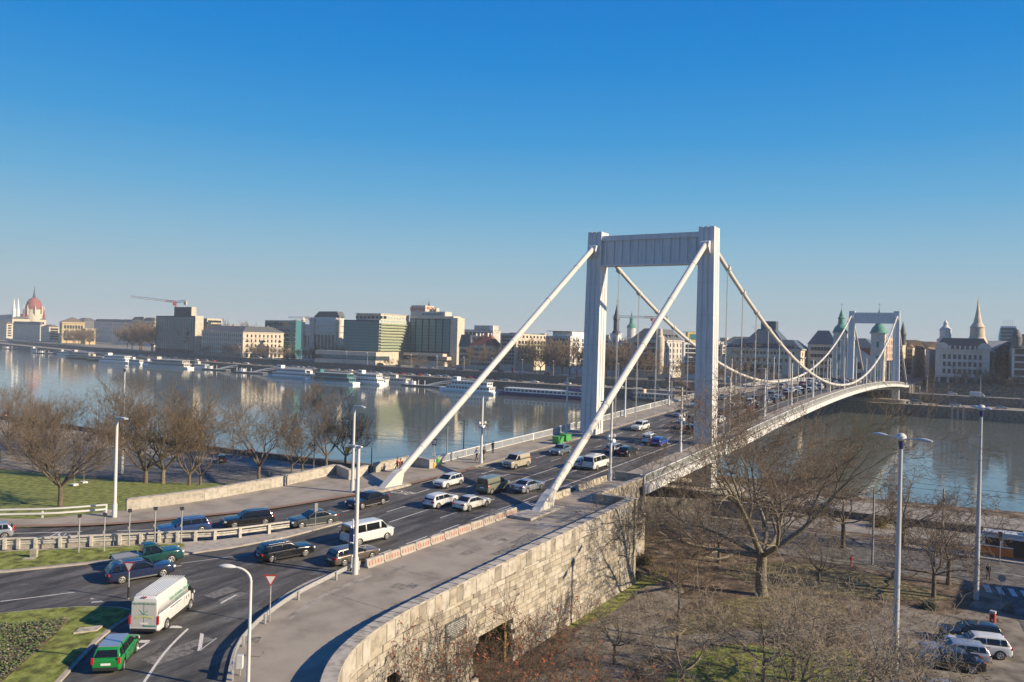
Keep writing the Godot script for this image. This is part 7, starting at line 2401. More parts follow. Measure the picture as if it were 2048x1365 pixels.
	# ornate concert hall with arches
	b = bld("concert_hall", "ornate pale concert hall with tall arched windows and corner turrets", "concert hall", Vector2(-440.4, -352), Vector2(-394.66, -348), 6.47, 24.64, M.pale)
	wins(b, 0, b.w * 0.3, b.w * 0.86, b.h * 0.32, b.h * 0.72, 6, 1, 2.6, b.h * 0.36, M.win, M.cream)
	wins(b, 0, 2, b.w * 0.22, b.h * 0.32, b.h * 0.72, 2, 1, 2.2, b.h * 0.3, M.win, M.cream)
	wins(b, 0, 2, b.w - 2, 1, b.h * 0.26, 9, 1, 2.2, b.h * 0.2, M.win)
	for k in [0.3, 0.8, 0.97]: ledge(b, b.h * k, 0.7, 0.9, M.cream)
	for u in [0.02, 0.24, 0.3, 0.9, 0.98]: spire(b.o, "corner_turret", [Vector2(1.5, b.h * 0.3), Vector2(1.5, b.h + 3), Vector2(1.9, b.h + 3.3), Vector2(0, b.h + 6)], Vector3(b.w * u, 0, 0.3), M.cream, 8)
	boxp("hall_block", b.o, Vector3(b.w * 0.62, b.h + 3.0, -b.d * 0.5), Vector3(b.w * 0.62, 6.0, maxf(6.0, b.d * 0.6)), M.pale)
	var hr := MB.new()
	hr.slab(PackedVector2Array([Vector2(-b.w * 0.34, 0), Vector2(b.w * 0.34, 0), Vector2(b.w * 0.26, 4.6), Vector2(-b.w * 0.2, 4.6)]), Vector3(b.w * 0.62, b.h + 6.0, -b.d * 0.5), Vector3.RIGHT, Vector3.UP, maxf(6.0, b.d * 0.65))
	put("roof", hr.mesh(), M.roof_grey, b.o)
	stepped_hotel()
	middle_blocks()
	right_blocks()
	city_clutter()

func stepped_hotel() -> void:
	var b := bld("stepped_hotel", "stepped riverside hotel with teal windows, green balconies and pale end walls", "hotel", Vector2(-363.6, -318), Vector2(-331.27, -320), 41.22, 27.86, M.hotel_stone)
	var lo := b.h * 0.3
	# left wing, facing the river in shade, then the sunlit balcony side
	boxp("curtain_wall", b.o, Vector3(b.w / 2, (lo + b.h) / 2, 0.12), Vector3(b.w, b.h - lo, 0.2), M.brown_glass)
	wins(b, 0, 0.5, b.w - 0.5, lo + 0.3, b.h - 0.8, 13, 10, 2.2, 1.7, M.win_teal, null, 0.22)
	for i in 10:
		var y := lo + 1.0 + i * (b.h - lo - 1.5) / 10
		boxp("balcony", b.o, Vector3(b.w + 0.7, y, -b.d / 2), Vector3(1.5, 1.05, b.d - 0.6), M.balcony_green)
	wins(b, 1, 1, b.d - 1, lo + 1.2, b.h + 0.6, 10, 10, 2.5, 1.5, M.win_pale, null, 0.0)
	boxp("podium", b.o, Vector3(b.w / 2 - 5, lo * 0.52, 3.0), Vector3(b.w + 22, lo * 0.3, 16.0), M.brown_glass)
	boxp("podium_band", b.o, Vector3(b.w / 2 - 5, lo * 0.82, 3.0), Vector3(b.w + 23, lo * 0.3, 17.0), M.hotel_stone)
	boxp("podium_band", b.o, Vector3(b.w / 2 - 5, lo * 0.2, 3.2), Vector3(b.w + 23, lo * 0.32, 17.4), M.hotel_stone)
	wins(b, 0, -10, b.w + 4, lo * 0.4, lo * 0.66, 16, 1, 2.4, lo * 0.2, M.win_teal, null, 11.0)
	boxp("upper_storey", b.o, Vector3(b.w / 2 + 4, b.h + 2.4, -b.d / 2), Vector3(b.w - 10, 4.8, b.d * 0.86), M.hotel_stone)
	for i in 9: boxp("upper_window", b.o, Vector3(b.w - 0.94, b.h + 2.2, -b.d * (0.12 + i * 0.09)), Vector3(0.1, 2.0, 2.2), M.win_pale)
	for i in 8: boxp("upper_window", b.o, Vector3(10 + i * 3.6, b.h + 2.2, -b.d * 0.07 + 0.06), Vector3(2.6, 2.0, 0.1), M.win)
	boxp("roof", b.o, Vector3(b.w / 2 + 4, b.h + 4.95, -b.d / 2), Vector3(b.w - 9, 0.3, b.d * 0.9), M.pale)
	# roof tower with red lettering
	boxp("roof_tower", b.o, Vector3(b.w + 8.0, b.h + 7.8, -b.d - 2), Vector3(13.0, 10.0, 12.0), M.hotel_stone)
	boxp("roof_tower_front", b.o, Vector3(b.w + 8.0, b.h + 6.8, -b.d + 4.2), Vector3(13.0, 8.0, 0.5), M.stone_grey)
	put("sign_lettering", text_mesh("Marriott", 3.0, 0.1), M.red, b.o, Transform3D(Basis.IDENTITY, Vector3(b.w + 8.0, b.h + 9.8, -b.d + 4.6)))
	put("sign_lettering", text_mesh("Marriott", 2.2, 0.1), M.red, b.o, Transform3D(Basis(Vector3.UP, PI / 2), Vector3(b.w + 14.6, b.h + 11.0, -b.d - 3.0)))
	for k in 6: boxp("antenna", b.o, Vector3(b.w + 3.0 + k * 2.1, b.h + 14.6, -b.d - 1), Vector3(0.15, 3.6 + (k % 3), 0.15), M.grey)
	for i in 2: boxp("chimney", b.o, Vector3(b.w + 17.0 + i * 2.8, b.h + 7.0, -b.d - 4), Vector3(1.6, 8.0, 4.0), M.hotel_stone)
	# right wing, set back
	var c := bld("hotel_wing", "right wing of the stepped hotel, a dark glass grid between pale walls", "hotel", Vector2(-331.93, -356), Vector2(-291.57, -356), 10.04, 32.55, M.hotel_stone)
	var l2 := c.h * 0.26
	boxp("curtain_wall", c.o, Vector3(c.w / 2 - 1, (l2 + c.h) / 2 - 1.0, 0.12), Vector3(c.w - 3, c.h - l2 - 2.0, 0.2), M.brown_glass)
	wins(c, 0, 1.5, c.w - 3.0, l2 + 0.8, c.h - 2.6, 16, 10, 1.9, 1.9, M.win_teal, null, 0.22)
	for i in 5: boxp("bay", c.o, Vector3(6.0 + i * (c.w - 9) / 5, (l2 + c.h) / 2 - 1.0, 0.5), Vector3(0.5, c.h - l2 - 2.0, 0.9), M.spire_dark)
	boxp("end_wall", c.o, Vector3(c.w + 2.6, c.h / 2 - 0.6, -c.d * 0.3), Vector3(4.6, c.h - 1.2, c.d * 0.9), M.hotel_stone)
	boxp("end_wall_slot", c.o, Vector3(c.w + 0.3, c.h / 2, 0.2), Vector3(0.5, c.h * 0.9, 0.5), M.brown_glass)
	boxp("low_block", c.o, Vector3(c.w * 0.5, l2 * 0.55, 3.4), Vector3(c.w * 0.98, l2 * 0.24, 7.0), M.brown_glass)
	boxp("canopy", c.o, Vector3(c.w * 0.48, l2 * 0.86, 4.0), Vector3(c.w * 0.9, l2 * 0.2, 8.4), M.hotel_stone)
	for i in 7: boxp("fin", c.o, Vector3(c.w * (0.36 + i * 0.035), l2 * 0.56, 8.4), Vector3(0.4, l2 * 0.5, 0.6), M.hotel_stone)
	boxp("sign_block", c.o, Vector3(c.w * 0.9, l2 * 0.62, 5.0), Vector3(c.w * 0.24, l2 * 0.26, 6.0), M.hotel_stone)
	put("sign_lettering", text_mesh("Marriott", 1.5, 0.1), M.red, c.o, Transform3D(Basis.IDENTITY, Vector3(c.w * 0.93, l2 * 0.62, 8.05)))
	boxp("upper_storey", c.o, Vector3(c.w * 0.42, c.h + 1.7, -6.0), Vector3(c.w * 0.72, 3.4, 9.0), M.stone_grey)
	for i in 9: boxp("upper_window", c.o, Vector3(c.w * (0.14 + i * 0.07), c.h + 1.6, -1.46), Vector3(2.4, 1.4, 0.1), M.win_teal)
	boxp("base", c.o, Vector3(c.w * 0.4, l2 * 0.2, 3.0), Vector3(c.w * 1.1, l2 * 0.4, 7.0), M.stone_grey)
	# the little baroque lantern of a church behind it
	var l := thing("church_lantern", "dark baroque church lantern peeping over the stepped hotel's roof", "church tower", Vector3(-362.54, 31.63, -420))
	spire(l, "tower", [Vector2(5.0, -40), Vector2(5.0, 1.0)], Vector3.ZERO, M.pale, 8)
	spire(l, "cupola", [Vector2(5.4, 1.0), Vector2(4.6, 3.2), Vector2(3.0, 4.8), Vector2(2.2, 5.4), Vector2(2.2, 9.6), Vector2(2.8, 9.8), Vector2(1.6, 11.6), Vector2(0.5, 13.0), Vector2(0.0, 17.0)], Vector3.ZERO, M.spire_dark, 10)

func middle_blocks() -> void:
	var b := bld("city_house", "long grey-white modern block behind the red roof", "building", Vector2(-347.28, -440), Vector2(-307.6, -436), 10.56, 24.07, M.stone_grey)
	wins(b, 0, 1, b.w - 1, b.h * 0.5, b.h - 0.8, 9, 3, 2.6, 2.2, M.win)
	boxp("attic", b.o, Vector3(b.w * 0.7, b.h + 2.0, -6), Vector3(b.w * 0.5, 4.0, 8), M.stone_grey)
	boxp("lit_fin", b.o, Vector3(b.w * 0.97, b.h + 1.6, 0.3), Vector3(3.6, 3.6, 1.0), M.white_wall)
	flat_roof(b, b.h, M.roof_grey)
	b = bld("town_house", "mint green house with a steep dark red roof right of the stepped hotel", "building", Vector2(-262.6, -336), Vector2(-243.71, -336), 11.5, 11.67, M.mint)
	wins(b, 0, 1, b.w - 1, 2, b.h - 1, 10, 4, 1.2, 1.9, M.win, M.pale)
	ledge(b, b.h, 0.5, 0.6, M.pale)
	hip(b, b.h + 0.2, 8.0, 6.0, M.roof_red)
	chimneys(b, b.h + 7.0, 7, M.white_wall)
	b = bld("town_house", "brown-roofed house squeezed between the hotel and the mint green house", "building", Vector2(-276.04, -342), Vector2(-266.23, -342), 2.33, 10.75, M.beige)
	wins(b, 0, 1, b.w - 1, 2, b.h - 1, 6, 3, 1.3, 2.0, M.win)
	hip(b, b.h, 8.5, 7.0, M.roof_grey)
	b = bld("apartment_block", "grey apartment block with a sunlit side of green loggias above the brown trees", "building", Vector2(-239.33, -338), Vector2(-227.05, -338), 42.7, 20.56, M.stone_grey)
	wins(b, 0, 1, b.w - 1, 4, b.h - 1, 5, 8, 1.5, 1.8, M.win)
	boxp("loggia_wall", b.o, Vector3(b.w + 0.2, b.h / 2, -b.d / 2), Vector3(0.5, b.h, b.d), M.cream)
	wins(b, 1, 2, b.d - 1, b.h * 0.3, b.h * 0.84, 9, 4, 2.5, 2.0, M.win, null, 0.48)
	for i in 4: boxp("balcony", b.o, Vector3(b.w + 1.0, b.h * (0.3 + i * 0.135), -b.d / 2), Vector3(1.2, 0.8, b.d * 0.92), M.balcony_green)
	wins(b, 1, 2, b.d - 1, b.h * 0.88, b.h * 0.98, 8, 1, 2.0, 1.5, M.win, null, 0.48)
	flat_roof(b, b.h, M.roof_grey)
	b = bld("apartment_block", "blue-shaded apartment block with a white sunlit side just left of the near pylon", "building", Vector2(-204.06, -338), Vector2(-186.39, -338), 29.85, 19.73, M.stone_grey)
	wins(b, 0, 1, b.w - 1, 4, b.h - 1, 7, 7, 1.3, 1.8, M.win)
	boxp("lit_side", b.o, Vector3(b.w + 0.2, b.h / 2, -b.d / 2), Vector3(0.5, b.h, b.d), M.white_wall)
	wins(b, 1, 2, b.d - 2, 4, b.h - 1, 4, 7, 1.6, 1.8, M.win, null, 0.48)
	boxp("attic", b.o, Vector3(b.w * 0.6, b.h + 1.5, -b.d * 0.5), Vector3(b.w * 0.8, 3.0, b.d * 0.8), M.white_wall)
	flat_roof(b, b.h + 3.0, M.roof_grey)
	# church with a dark spire
	b = bld("spire_church", "blue-white church with a slender dark spire between the near pylon's legs", "church", Vector2(-162.94, -334), Vector2(-150.73, -334), 5.51, 7.39, M.blue_white)
	wins(b, 0, 1, b.w - 1, 4, b.h - 3, 3, 2, 1.5, 3.0, M.win)
	hip(b, b.h, 4.0, 5.0, M.roof_grey)
	var tx := 9.19
	boxp("tower", b.o, Vector3(tx, b.h * 0.75, -3.4), Vector3(5.6, b.h * 1.5, 5.6), M.blue_white)
	boxp("belfry", b.o, Vector3(tx, b.h * 1.5 + 4.0, -3.4), Vector3(5.0, 9.0, 5.0), M.white_wall)
	for p in [Vector3(tx, b.h * 1.5 + 4.0, -0.86), Vector3(tx, b.h * 1.0, -0.56)]: boxp("belfry_window", b.o, p, Vector3(1.2, 4.6, 0.1), M.spire_dark)
	boxp("belfry_window", b.o, Vector3(tx + 2.54, b.h * 1.5 + 4.0, -3.4), Vector3(0.1, 4.6, 1.2), M.spire_dark)
	var ty := b.h * 1.5 + 8.5
	boxp("belfry_cornice", b.o, Vector3(tx, ty, -3.4), Vector3(6.0, 0.6, 6.0), M.pale)
	spire(b.o, "spire", [Vector2(3.1, ty), Vector2(2.4, ty + 1.6), Vector2(1.9, ty + 2.4), Vector2(1.9, ty + 8.6), Vector2(2.3, ty + 9.0), Vector2(1.5, ty + 12.0), Vector2(0.3, ty + 17.6), Vector2(0.0, ty + 19.4)], Vector3(tx, 0, -3.4), M.spire_dark, 8)
	cross_on(b.o, Vector3(tx, ty + 19.2, -3.4), 2.4)
	b = bld("church_nave", "orange-tiled nave roof right of the dark spire", "church", Vector2(-153.52, -342), Vector2(-146.76, -342), 4.11, 11.57, M.blue_white)
	hip(b, b.h, 4.6, 4.5, M.roof_orange)
	# corner building with a bay turret
	b = bld("corner_block", "grey corner apartment building with a tall sunlit bay turret beside the orange roof", "building", Vector2(-142.09, -334), Vector2(-123.38, -334), 42.73, 18.58, M.stone_grey)
	for s in [[0, 8], [1, 6]]:
		var ln: float = b.w if s[0] == 0 else b.d
		wins(b, s[0], 2, ln - 2, b.h * 0.34, b.h - 1, s[1], 4, 1.6, 2.2, M.win, M.pale)
		wins(b, s[0], 2, ln - 2, b.h * 0.2, b.h * 0.33, s[1], 1, 2.2, 2.2, M.glass, M.white_wall)
	ledge(b, b.h * 0.2, 0.7, 1.2, M.white_wall)
	ledge(b, b.h, 0.6, 0.7, M.pale)
	hip(b, b.h + 0.2, 7.0, 6.0, M.roof_grey)
	spire(b.o, "bay_turret", [Vector2(2.6, 0), Vector2(2.6, b.h + 2.0), Vector2(1.6, b.h + 3.0), Vector2(1.2, b.h + 7.0)], Vector3(b.w, 0, 0), M.cream, 8)
	for i in 5: boxp("dormer", b.o, Vector3(b.w + 0.2 - 2.2, b.h + 2.4, -b.d * (0.2 + i * 0.15)), Vector3(2.0, 2.6, 1.6), M.spire_dark)
	b = bld("apartment_block", "cream apartment block with a glazed penthouse left of the near pylon's right leg", "building", Vector2(-113.47, -345), Vector2(-111.53, -343), 14.88, 17.79, M.white_wall)
	wins(b, 1, 1, b.d - 1, 3, b.h - 1, 7, 7, 1.4, 1.9, M.win)
	for i in 6: boxp("balcony", b.o, Vector3(b.w + 0.8, 4.5 + i * 3.4, -b.d * 0.7), Vector3(1.4, 0.9, b.d * 0.3), M.trim)
	boxp("penthouse", b.o, Vector3(b.w * 0.5, b.h + 3.2, -b.d * 0.55), Vector3(b.w, 6.0, b.d * 0.8), M.yellow_wall)
	boxp("penthouse_glass", b.o, Vector3(b.w + 0.06, b.h + 3.4, -b.d * 0.5), Vector3(0.1, 3.4, b.d * 0.5), M.win_teal)
	flat_roof(b, b.h + 6.2, M.roof_grey)
	# green baroque tower far behind
	var l := thing("church_lantern", "green baroque church tower far behind between the cables", "church tower", Vector3(-261.19, 31.67, -620))
	spire(l, "tower", [Vector2(4.6, -40), Vector2(4.6, 0.5)], Vector3.ZERO, M.pale, 8)
	spire(l, "cupola", [Vector2(5.2, 0.5), Vector2(4.2, 3.0), Vector2(2.4, 4.4), Vector2(2.0, 9.0), Vector2(2.4, 9.3), Vector2(1.0, 12.0), Vector2(0.4, 15.0), Vector2(0.0, 18.0)], Vector3.ZERO, M.copper, 8)

func right_blocks() -> void:
	# institute with blue-grey hip roofs
	var b := bld("institute", "long cream institute with big blue-grey hipped roofs behind the cables", "building", Vector2(-85.15, -338), Vector2(-42.72, -338), 26.03, 15.28, M.cream)
	wins(b, 0, 4, b.w - 3, b.h * 0.8, b.h * 0.97, 18, 1, 1.0, 1.4, M.win)
	wins(b, 0, b.w * 0.24, b.w * 0.78, b.h * 0.3, b.h * 0.56, 6, 1, 2.2, 4.2, M.win, M.pale)
	wins(b, 0, 3, b.w - 3, b.h * 0.6, b.h * 0.75, 12, 1, 1.1, 1.6, M.win)
	ledge(b, b.h * 0.77, 0.5, 0.9, M.pale)
	ledge(b, b.h, 0.5, 0.8, M.pale)
	wins(b, 1, 1, b.d - 1, 4, b.h - 1, 3, 5, 1.4, 1.8, M.win)
	put("wall_lettering", text_mesh("PIARISTA", 1.1, 0.05, "Droid Serif"), M.roof_grey, b.o, Transform3D(Basis.IDENTITY, Vector3(b.w * 0.08, b.h * 0.58, 0.08)))
	hip(b, b.h + 0.2, 5.2, 5.5, M.roof_blue)
	hip(b, b.h + 3.0, 8.4, 9.0, M.roof_blue, b.w * 0.18, b.w * 0.82, -2.0)
	boxp("roof_tower", b.o, Vector3(b.w * 0.52, b.h + 11.5, -b.d * 0.5), Vector3(8.5, 9.0, 6.0), M.roof_blue)
	for i in 16: boxp("dormer", b.o, Vector3(4 + i * (b.w - 8) / 15, b.h + 1.5, -0.9), Vector3(1.6, 1.3, 1.6), M.spire_dark)
	b = bld("city_house", "cream house with small square windows left of the green church towers", "building", Vector2(-41.68, -352), Vector2(-26.72, -352), 9.36, 18.63, M.cream)
	wins(b, 0, 1.5, b.w - 1, 3, b.h - 0.6, 7, 5, 1.4, 1.8, M.win, M.pale)
	ledge(b, b.h * 0.78, 0.4, 0.7, M.pale)
	hip(b, b.h, 8.0, 7.0, M.roof_blue)
	# parish church with two green towers
	b = bld("parish_church", "old parish church with two green copper tower caps and crosses at the far pylon", "church", Vector2(-24.17, -336), Vector2(-1.93, -336), 36.44, 13.32, M.pale)
	var px0 := -24.17
	for px in [-22.15, -3.38]:
		var x: float = px - px0
		var th := 25.05 - PROM
		boxp("tower", b.o, Vector3(x, th / 2, -2.6), Vector3(6.6, th, 6.6), M.pale)
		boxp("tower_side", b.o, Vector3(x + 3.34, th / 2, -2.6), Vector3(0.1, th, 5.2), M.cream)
		for k in [0.42, 0.7, 0.9]: boxp("tower_cornice", b.o, Vector3(x, th * k, -2.6), Vector3(7.1, 0.5, 7.1), M.cream)
		boxp("tower_cornice", b.o, Vector3(x, th, -2.6), Vector3(7.4, 0.7, 7.4), M.cream)
		for k in [0.28, 0.55, 0.8]:
			boxp("tower_window", b.o, Vector3(x, th * k, 0.74), Vector3(1.5, th * 0.11, 0.1), M.copper)
			boxp("tower_window", b.o, Vector3(x + 3.42, th * k, -2.6), Vector3(0.1, th * 0.11, 1.4), M.copper)
		spire(b.o, "copper_cap", [Vector2(4.7, th + 0.3), Vector2(4.1, th + 0.9), Vector2(3.7, th + 2.2), Vector2(3.1, th + 3.3), Vector2(2.2, th + 4.2), Vector2(1.7, th + 4.8), Vector2(1.5, th + 7.6), Vector2(2.0, th + 7.9), Vector2(1.2, th + 8.8), Vector2(1.1, th + 9.8), Vector2(0.7, th + 11.0), Vector2(0.25, th + 12.4), Vector2(0.0, th + 14.0)], Vector3(x, 0, -2.6), M.copper, 8)
		cross_on(b.o, Vector3(x, th + 13.8, -2.6), 2.4)
	var gb := MB.new()
	gb.slab(PackedVector2Array([Vector2(-6.5, 0), Vector2(6.5, 0), Vector2(0, 4.6)]), Vector3(b.w * 0.45, b.h, -1.0), Vector3.RIGHT, Vector3.UP, 2.0)
	put("gable", gb.mesh(), M.pale, b.o)
	wins(b, 0, b.w * 0.3, b.w * 0.62, b.h * 0.2, b.h * 0.85, 2, 2, 1.8, 3.4, M.win, M.cream)
	boxp("nave_roof", b.o, Vector3(b.w * 0.5, b.h + 1.5, -12), Vector3(b.w * 0.5, 5.0, 16), M.roof_orange)
	b = bld("city_house", "grey-roofed block seen between the two green towers", "building", Vector2(-26.2, -380), Vector2(-9.99, -380), 27.42, 17.05, M.cream)
	wins(b, 0, 1, b.w - 1, b.h * 0.5, b.h - 1, 8, 2, 1.4, 1.8, M.win)
	hip(b, b.h, 6.0, 6.0, M.roof_blue)
	# street fronts beyond the bridge head
	b = bld("street_front", "rose sunlit street front right of the far pylon", "building", Vector2(-1.23, -352), Vector2(-0.73, -352), 50.81, 23.39, M.rose)
	wins(b, 1, 1, b.d - 1, 5, b.h - 1, 6, 6, 1.6, 2.2, M.win, M.cream)
	b = bld("street_front", "twin-spired ornate corner house behind the bridge head", "building", Vector2(-2.8, -420), Vector2(1.09, -420), 60.36, 21.92, M.beige)
	wins(b, 0, 1, b.w - 1, 5, b.h - 1, 4, 6, 1.6, 2.2, M.win)
	for u in [0.25, 0.95]: spire(b.o, "turret", [Vector2(1.8, b.h - 2), Vector2(1.8, b.h + 4), Vector2(2.2, b.h + 4.4), Vector2(1.3, b.h + 7.0), Vector2(0.0, b.h + 13.0)], Vector3(b.w * u, 0, -1), M.spire_dark, 8)
	b = bld("street_front", "cream apartment palace with tall sunlit side at the end of the bridge road", "building", Vector2(1.61, -440), Vector2(5.03, -440), 140.18, 18.5, M.cream)
	wins(b, 0, 1, b.w - 1, 6, b.h - 1, 3, 6, 1.6, 2.2, M.win)
	wins(b, 1, 1, b.d - 1, 6, b.h - 1, 9, 6, 1.7, 2.2, M.win, M.pale)
	hip(b, b.h, 5.0, 5.0, M.roof_brown)
	b = bld("street_front", "pale corner house left of the grey mansard palace", "building", Vector2(11.38, -455), Vector2(13.67, -455), 93.23, 17.89, M.pale)
	wins(b, 1, 1, b.d - 1, 6, b.h - 1, 6, 6, 1.6, 2.2, M.win)
	hip(b, b.h, 5.0, 5.0, M.roof_brown)
	# mansard palace on glass ground floors
	b = bld("mansard_palace", "grey palace with a dark mansard roof above a glazed ground floor, right of the bridge", "palace", Vector2(22.6, -356), Vector2(47.5, -356), 400, 17.54, M.pale)
	wins(b, 0, 3, b.w - 3, b.h * 0.4, b.h * 0.92, 8, 3, 1.15, 2.2, M.win)
	boxp("glass_front", b.o, Vector3(b.w / 2, b.h * 0.17, 0.2), Vector3(b.w - 0.6, b.h * 0.33, 0.4), M.brown_glass)
	for i in 6: boxp("pillar", b.o, Vector3(2 + i * (b.w - 4) / 5, b.h * 0.17, 0.5), Vector3(1.2, b.h * 0.34, 1.0), M.stone_grey)
	ledge(b, b.h * 0.36, 0.7, 1.2, M.stone_grey)
	ledge(b, b.h, 0.6, 1.0, M.pale)
	hip(b, b.h + 0.3, 6.0, 3.0, M.spire_dark)
	for i in 10: boxp("parapet_urn", b.o, Vector3(2 + i * (b.w - 4) / 9, b.h + 1.2, 0.2), Vector3(0.7, 2.0, 0.7), M.pale)
	for u in [0.12, 0.9]:
		var g := MB.new()
		var pr := PackedVector2Array()
		for k in 9: pr.append(Vector2(cos(PI * k / 8) * 3.2, sin(PI * k / 8) * 3.4))
		g.slab(pr, Vector3(b.w * u, b.h + 0.5, 0.3), Vector3.RIGHT, Vector3.UP, 1.0)
		put("round_gable", g.mesh(), M.pale, b.o)
	for k in 3: boxp("lit_window_row", b.o, Vector3(b.w + 0.2, b.h * (0.45 + k * 0.2), -b.d / 2), Vector3(0.4, 2.4, b.d * 0.7), M.win)
	for o in [[1891, 672, -400, "pale lantern tower with a bulb top behind the grey mansard palace", 14.0], [1955, 664, -400, "tall pointed spire behind the grey mansard palace", 26.0]]:
		var at: Vector3 = Vector3(24.93, 20.51, -400) if o[0] == 1891 else Vector3(40.91, 21.5, -400)
		var l := thing("palace_tower", o[3], "tower", at)
		if o[0] == 1891: spire(l, "lantern", [Vector2(4.4, -20), Vector2(4.4, 3.0), Vector2(3.0, 4.0), Vector2(3.0, 8.4), Vector2(3.4, 8.7), Vector2(1.6, 10.6), Vector2(1.1, 11.6), Vector2(1.3, 12.6), Vector2(0.0, 14.5)], Vector3.ZERO, M.pale, 8)
		else: spire(l, "spire", [Vector2(5.4, -20), Vector2(5.2, 1.0), Vector2(3.9, 4.0), Vector2(3.6, 9.0), Vector2(3.9, 9.3), Vector2(2.2, 12.0), Vector2(1.0, 18.0), Vector2(0.2, 24.5), Vector2(0.0, 27.5)], Vector3.ZERO, M.beige, 8)
	b = bld("office_tower", "blue-grey office tower slab standing behind the yellow houses at the right", "tower", Vector2(52.96, -560), Vector2(62.55, -560), 400, 36.59, M.blue_white)
	wins(b, 0, 1, b.w - 1, b.h * 0.3, b.h - 1, 8, 11, 2.8, 2.0, M.win_teal)
	for k in 5: boxp("antenna", b.o, Vector3(b.w * (0.2 + k * 0.14), b.h + 2.4, -4), Vector3(0.15, 5.0, 0.15), M.grey)
	b = bld("yellow_house", "yellow houses with lit fronts between the palace and the right edge", "building", Vector2(48.57, -380), Vector2(49.49, -380), 400, 13.38, M.yellow_wall)
	wins(b, 1, 1, b.d - 1, 3, b.h - 1, 12, 4, 1.5, 2.4, M.win, M.cream)
	hip(b, b.h, 3.0, 4.0, M.roof_brown)
	b = bld("arched_roof_house", "grey house with a rounded metal roof behind the yellow houses", "building", Vector2(48.25, -420), Vector2(50, -420), 400, 17.3, M.stone_grey)
	hip(b, b.h, 6.5, 8.0, M.rail_dull)
	wins(b, 1, 1, b.d - 1, b.h * 0.4, b.h - 1, 10, 3, 1.5, 2.0, M.win)
	b = bld("corner_block", "blue-grey corner building cut off by the right edge", "building", Vector2(57.05, -338), Vector2(71.35, -338), 400, 20.12, M.pale)
	wins(b, 0, 1, b.w - 1, 3, b.h - 1, 7, 6, 1.5, 2.4, M.win, M.stone_grey)
	ledge(b, b.h, 0.6, 0.9, M.pale)
	hip(b, b.h, 6.0, 4.0, M.roof_grey)
	spire(b.o, "corner_turret", [Vector2(2.4, b.h - 1), Vector2(2.4, b.h + 4.5), Vector2(1.2, b.h + 7.5), Vector2(0.0, b.h + 8.5)], Vector3(1.6, 0, -1), M.roof_grey, 8)
	# stepped square below the palace
	var st := thing("terrace", "dark terraced square with low walls below the grey mansard palace", "terrace")
	for i in 4: boxp("terrace_wall", st, Vector3(46, PROM + 0.6 + i * 0.7, -322 - i * 5), Vector3(52, 1.2 + i * 1.4, 0.6), M.quay_wall)
	for i in 5: boxp("flower_box", st, Vector3(38 + i * 6, PROM + 0.8, -316), Vector3(3.4, 1.2, 1.2), M.shrub_leaf)
	var tr := make_car("truck", "cargo", P.white if P.has("white") else M.white, "white van on the far promenade right of the bridge", "van", Vector3(43, PROM, -308), -90.0, "", {"scale": 1.0})
	var bb := thing("billboard", "dark blue board on the lower quay at the right", "board", Vector3(66, QUAY, -276), 0.0)
	boxp("board", bb, Vector3(0, 2.0, 0), Vector3(7.2, 2.8, 0.3), M.navy)
	boxp("leg", bb, Vector3(-2.8, 0.4, 0), Vector3(0.2, 0.9, 0.2), M.grey)
	boxp("leg", bb, Vector3(2.8, 0.4, 0), Vector3(0.2, 0.9, 0.2), M.grey)
	var br := thing("old_bridge", "low grey bridge crossing the river at the extreme left", "bridge")
	var dk := MB.new()
	dk.beam(Vector3(-1477.57, -2.31, -560), Vector3(-1113.61, -8.7, -500), 12.0, 2.0)
	put("deck", dk.mesh(), M.concrete, br)
	var ch := MB.new()
	for i in 12:
		var u0 := i / 12.0
		var u1 := (i + 1) / 12.0
		var a: Vector3 = (Vector3(-1479.12, 25.1, -560)).lerp(Vector3(-1164.16, -5.56, -510), u0)
		var c: Vector3 = (Vector3(-1479.12, 25.1, -560)).lerp(Vector3(-1164.16, -5.56, -510), u1)
		ch.beam(a - Vector3.UP * 5.0 * sin(PI * u0), c - Vector3.UP * 5.0 * sin(PI * u1), 0.7, 0.9)
		ch.beam(a - Vector3.UP * 5.0 * sin(PI * u0), (Vector3(-1477.57, -2.31, -560)).lerp(Vector3(-1113.61, -8.7, -500), u0 * 0.85), 0.2, 0.2)
	put("chain", ch.mesh(), M.rail_dull, br)

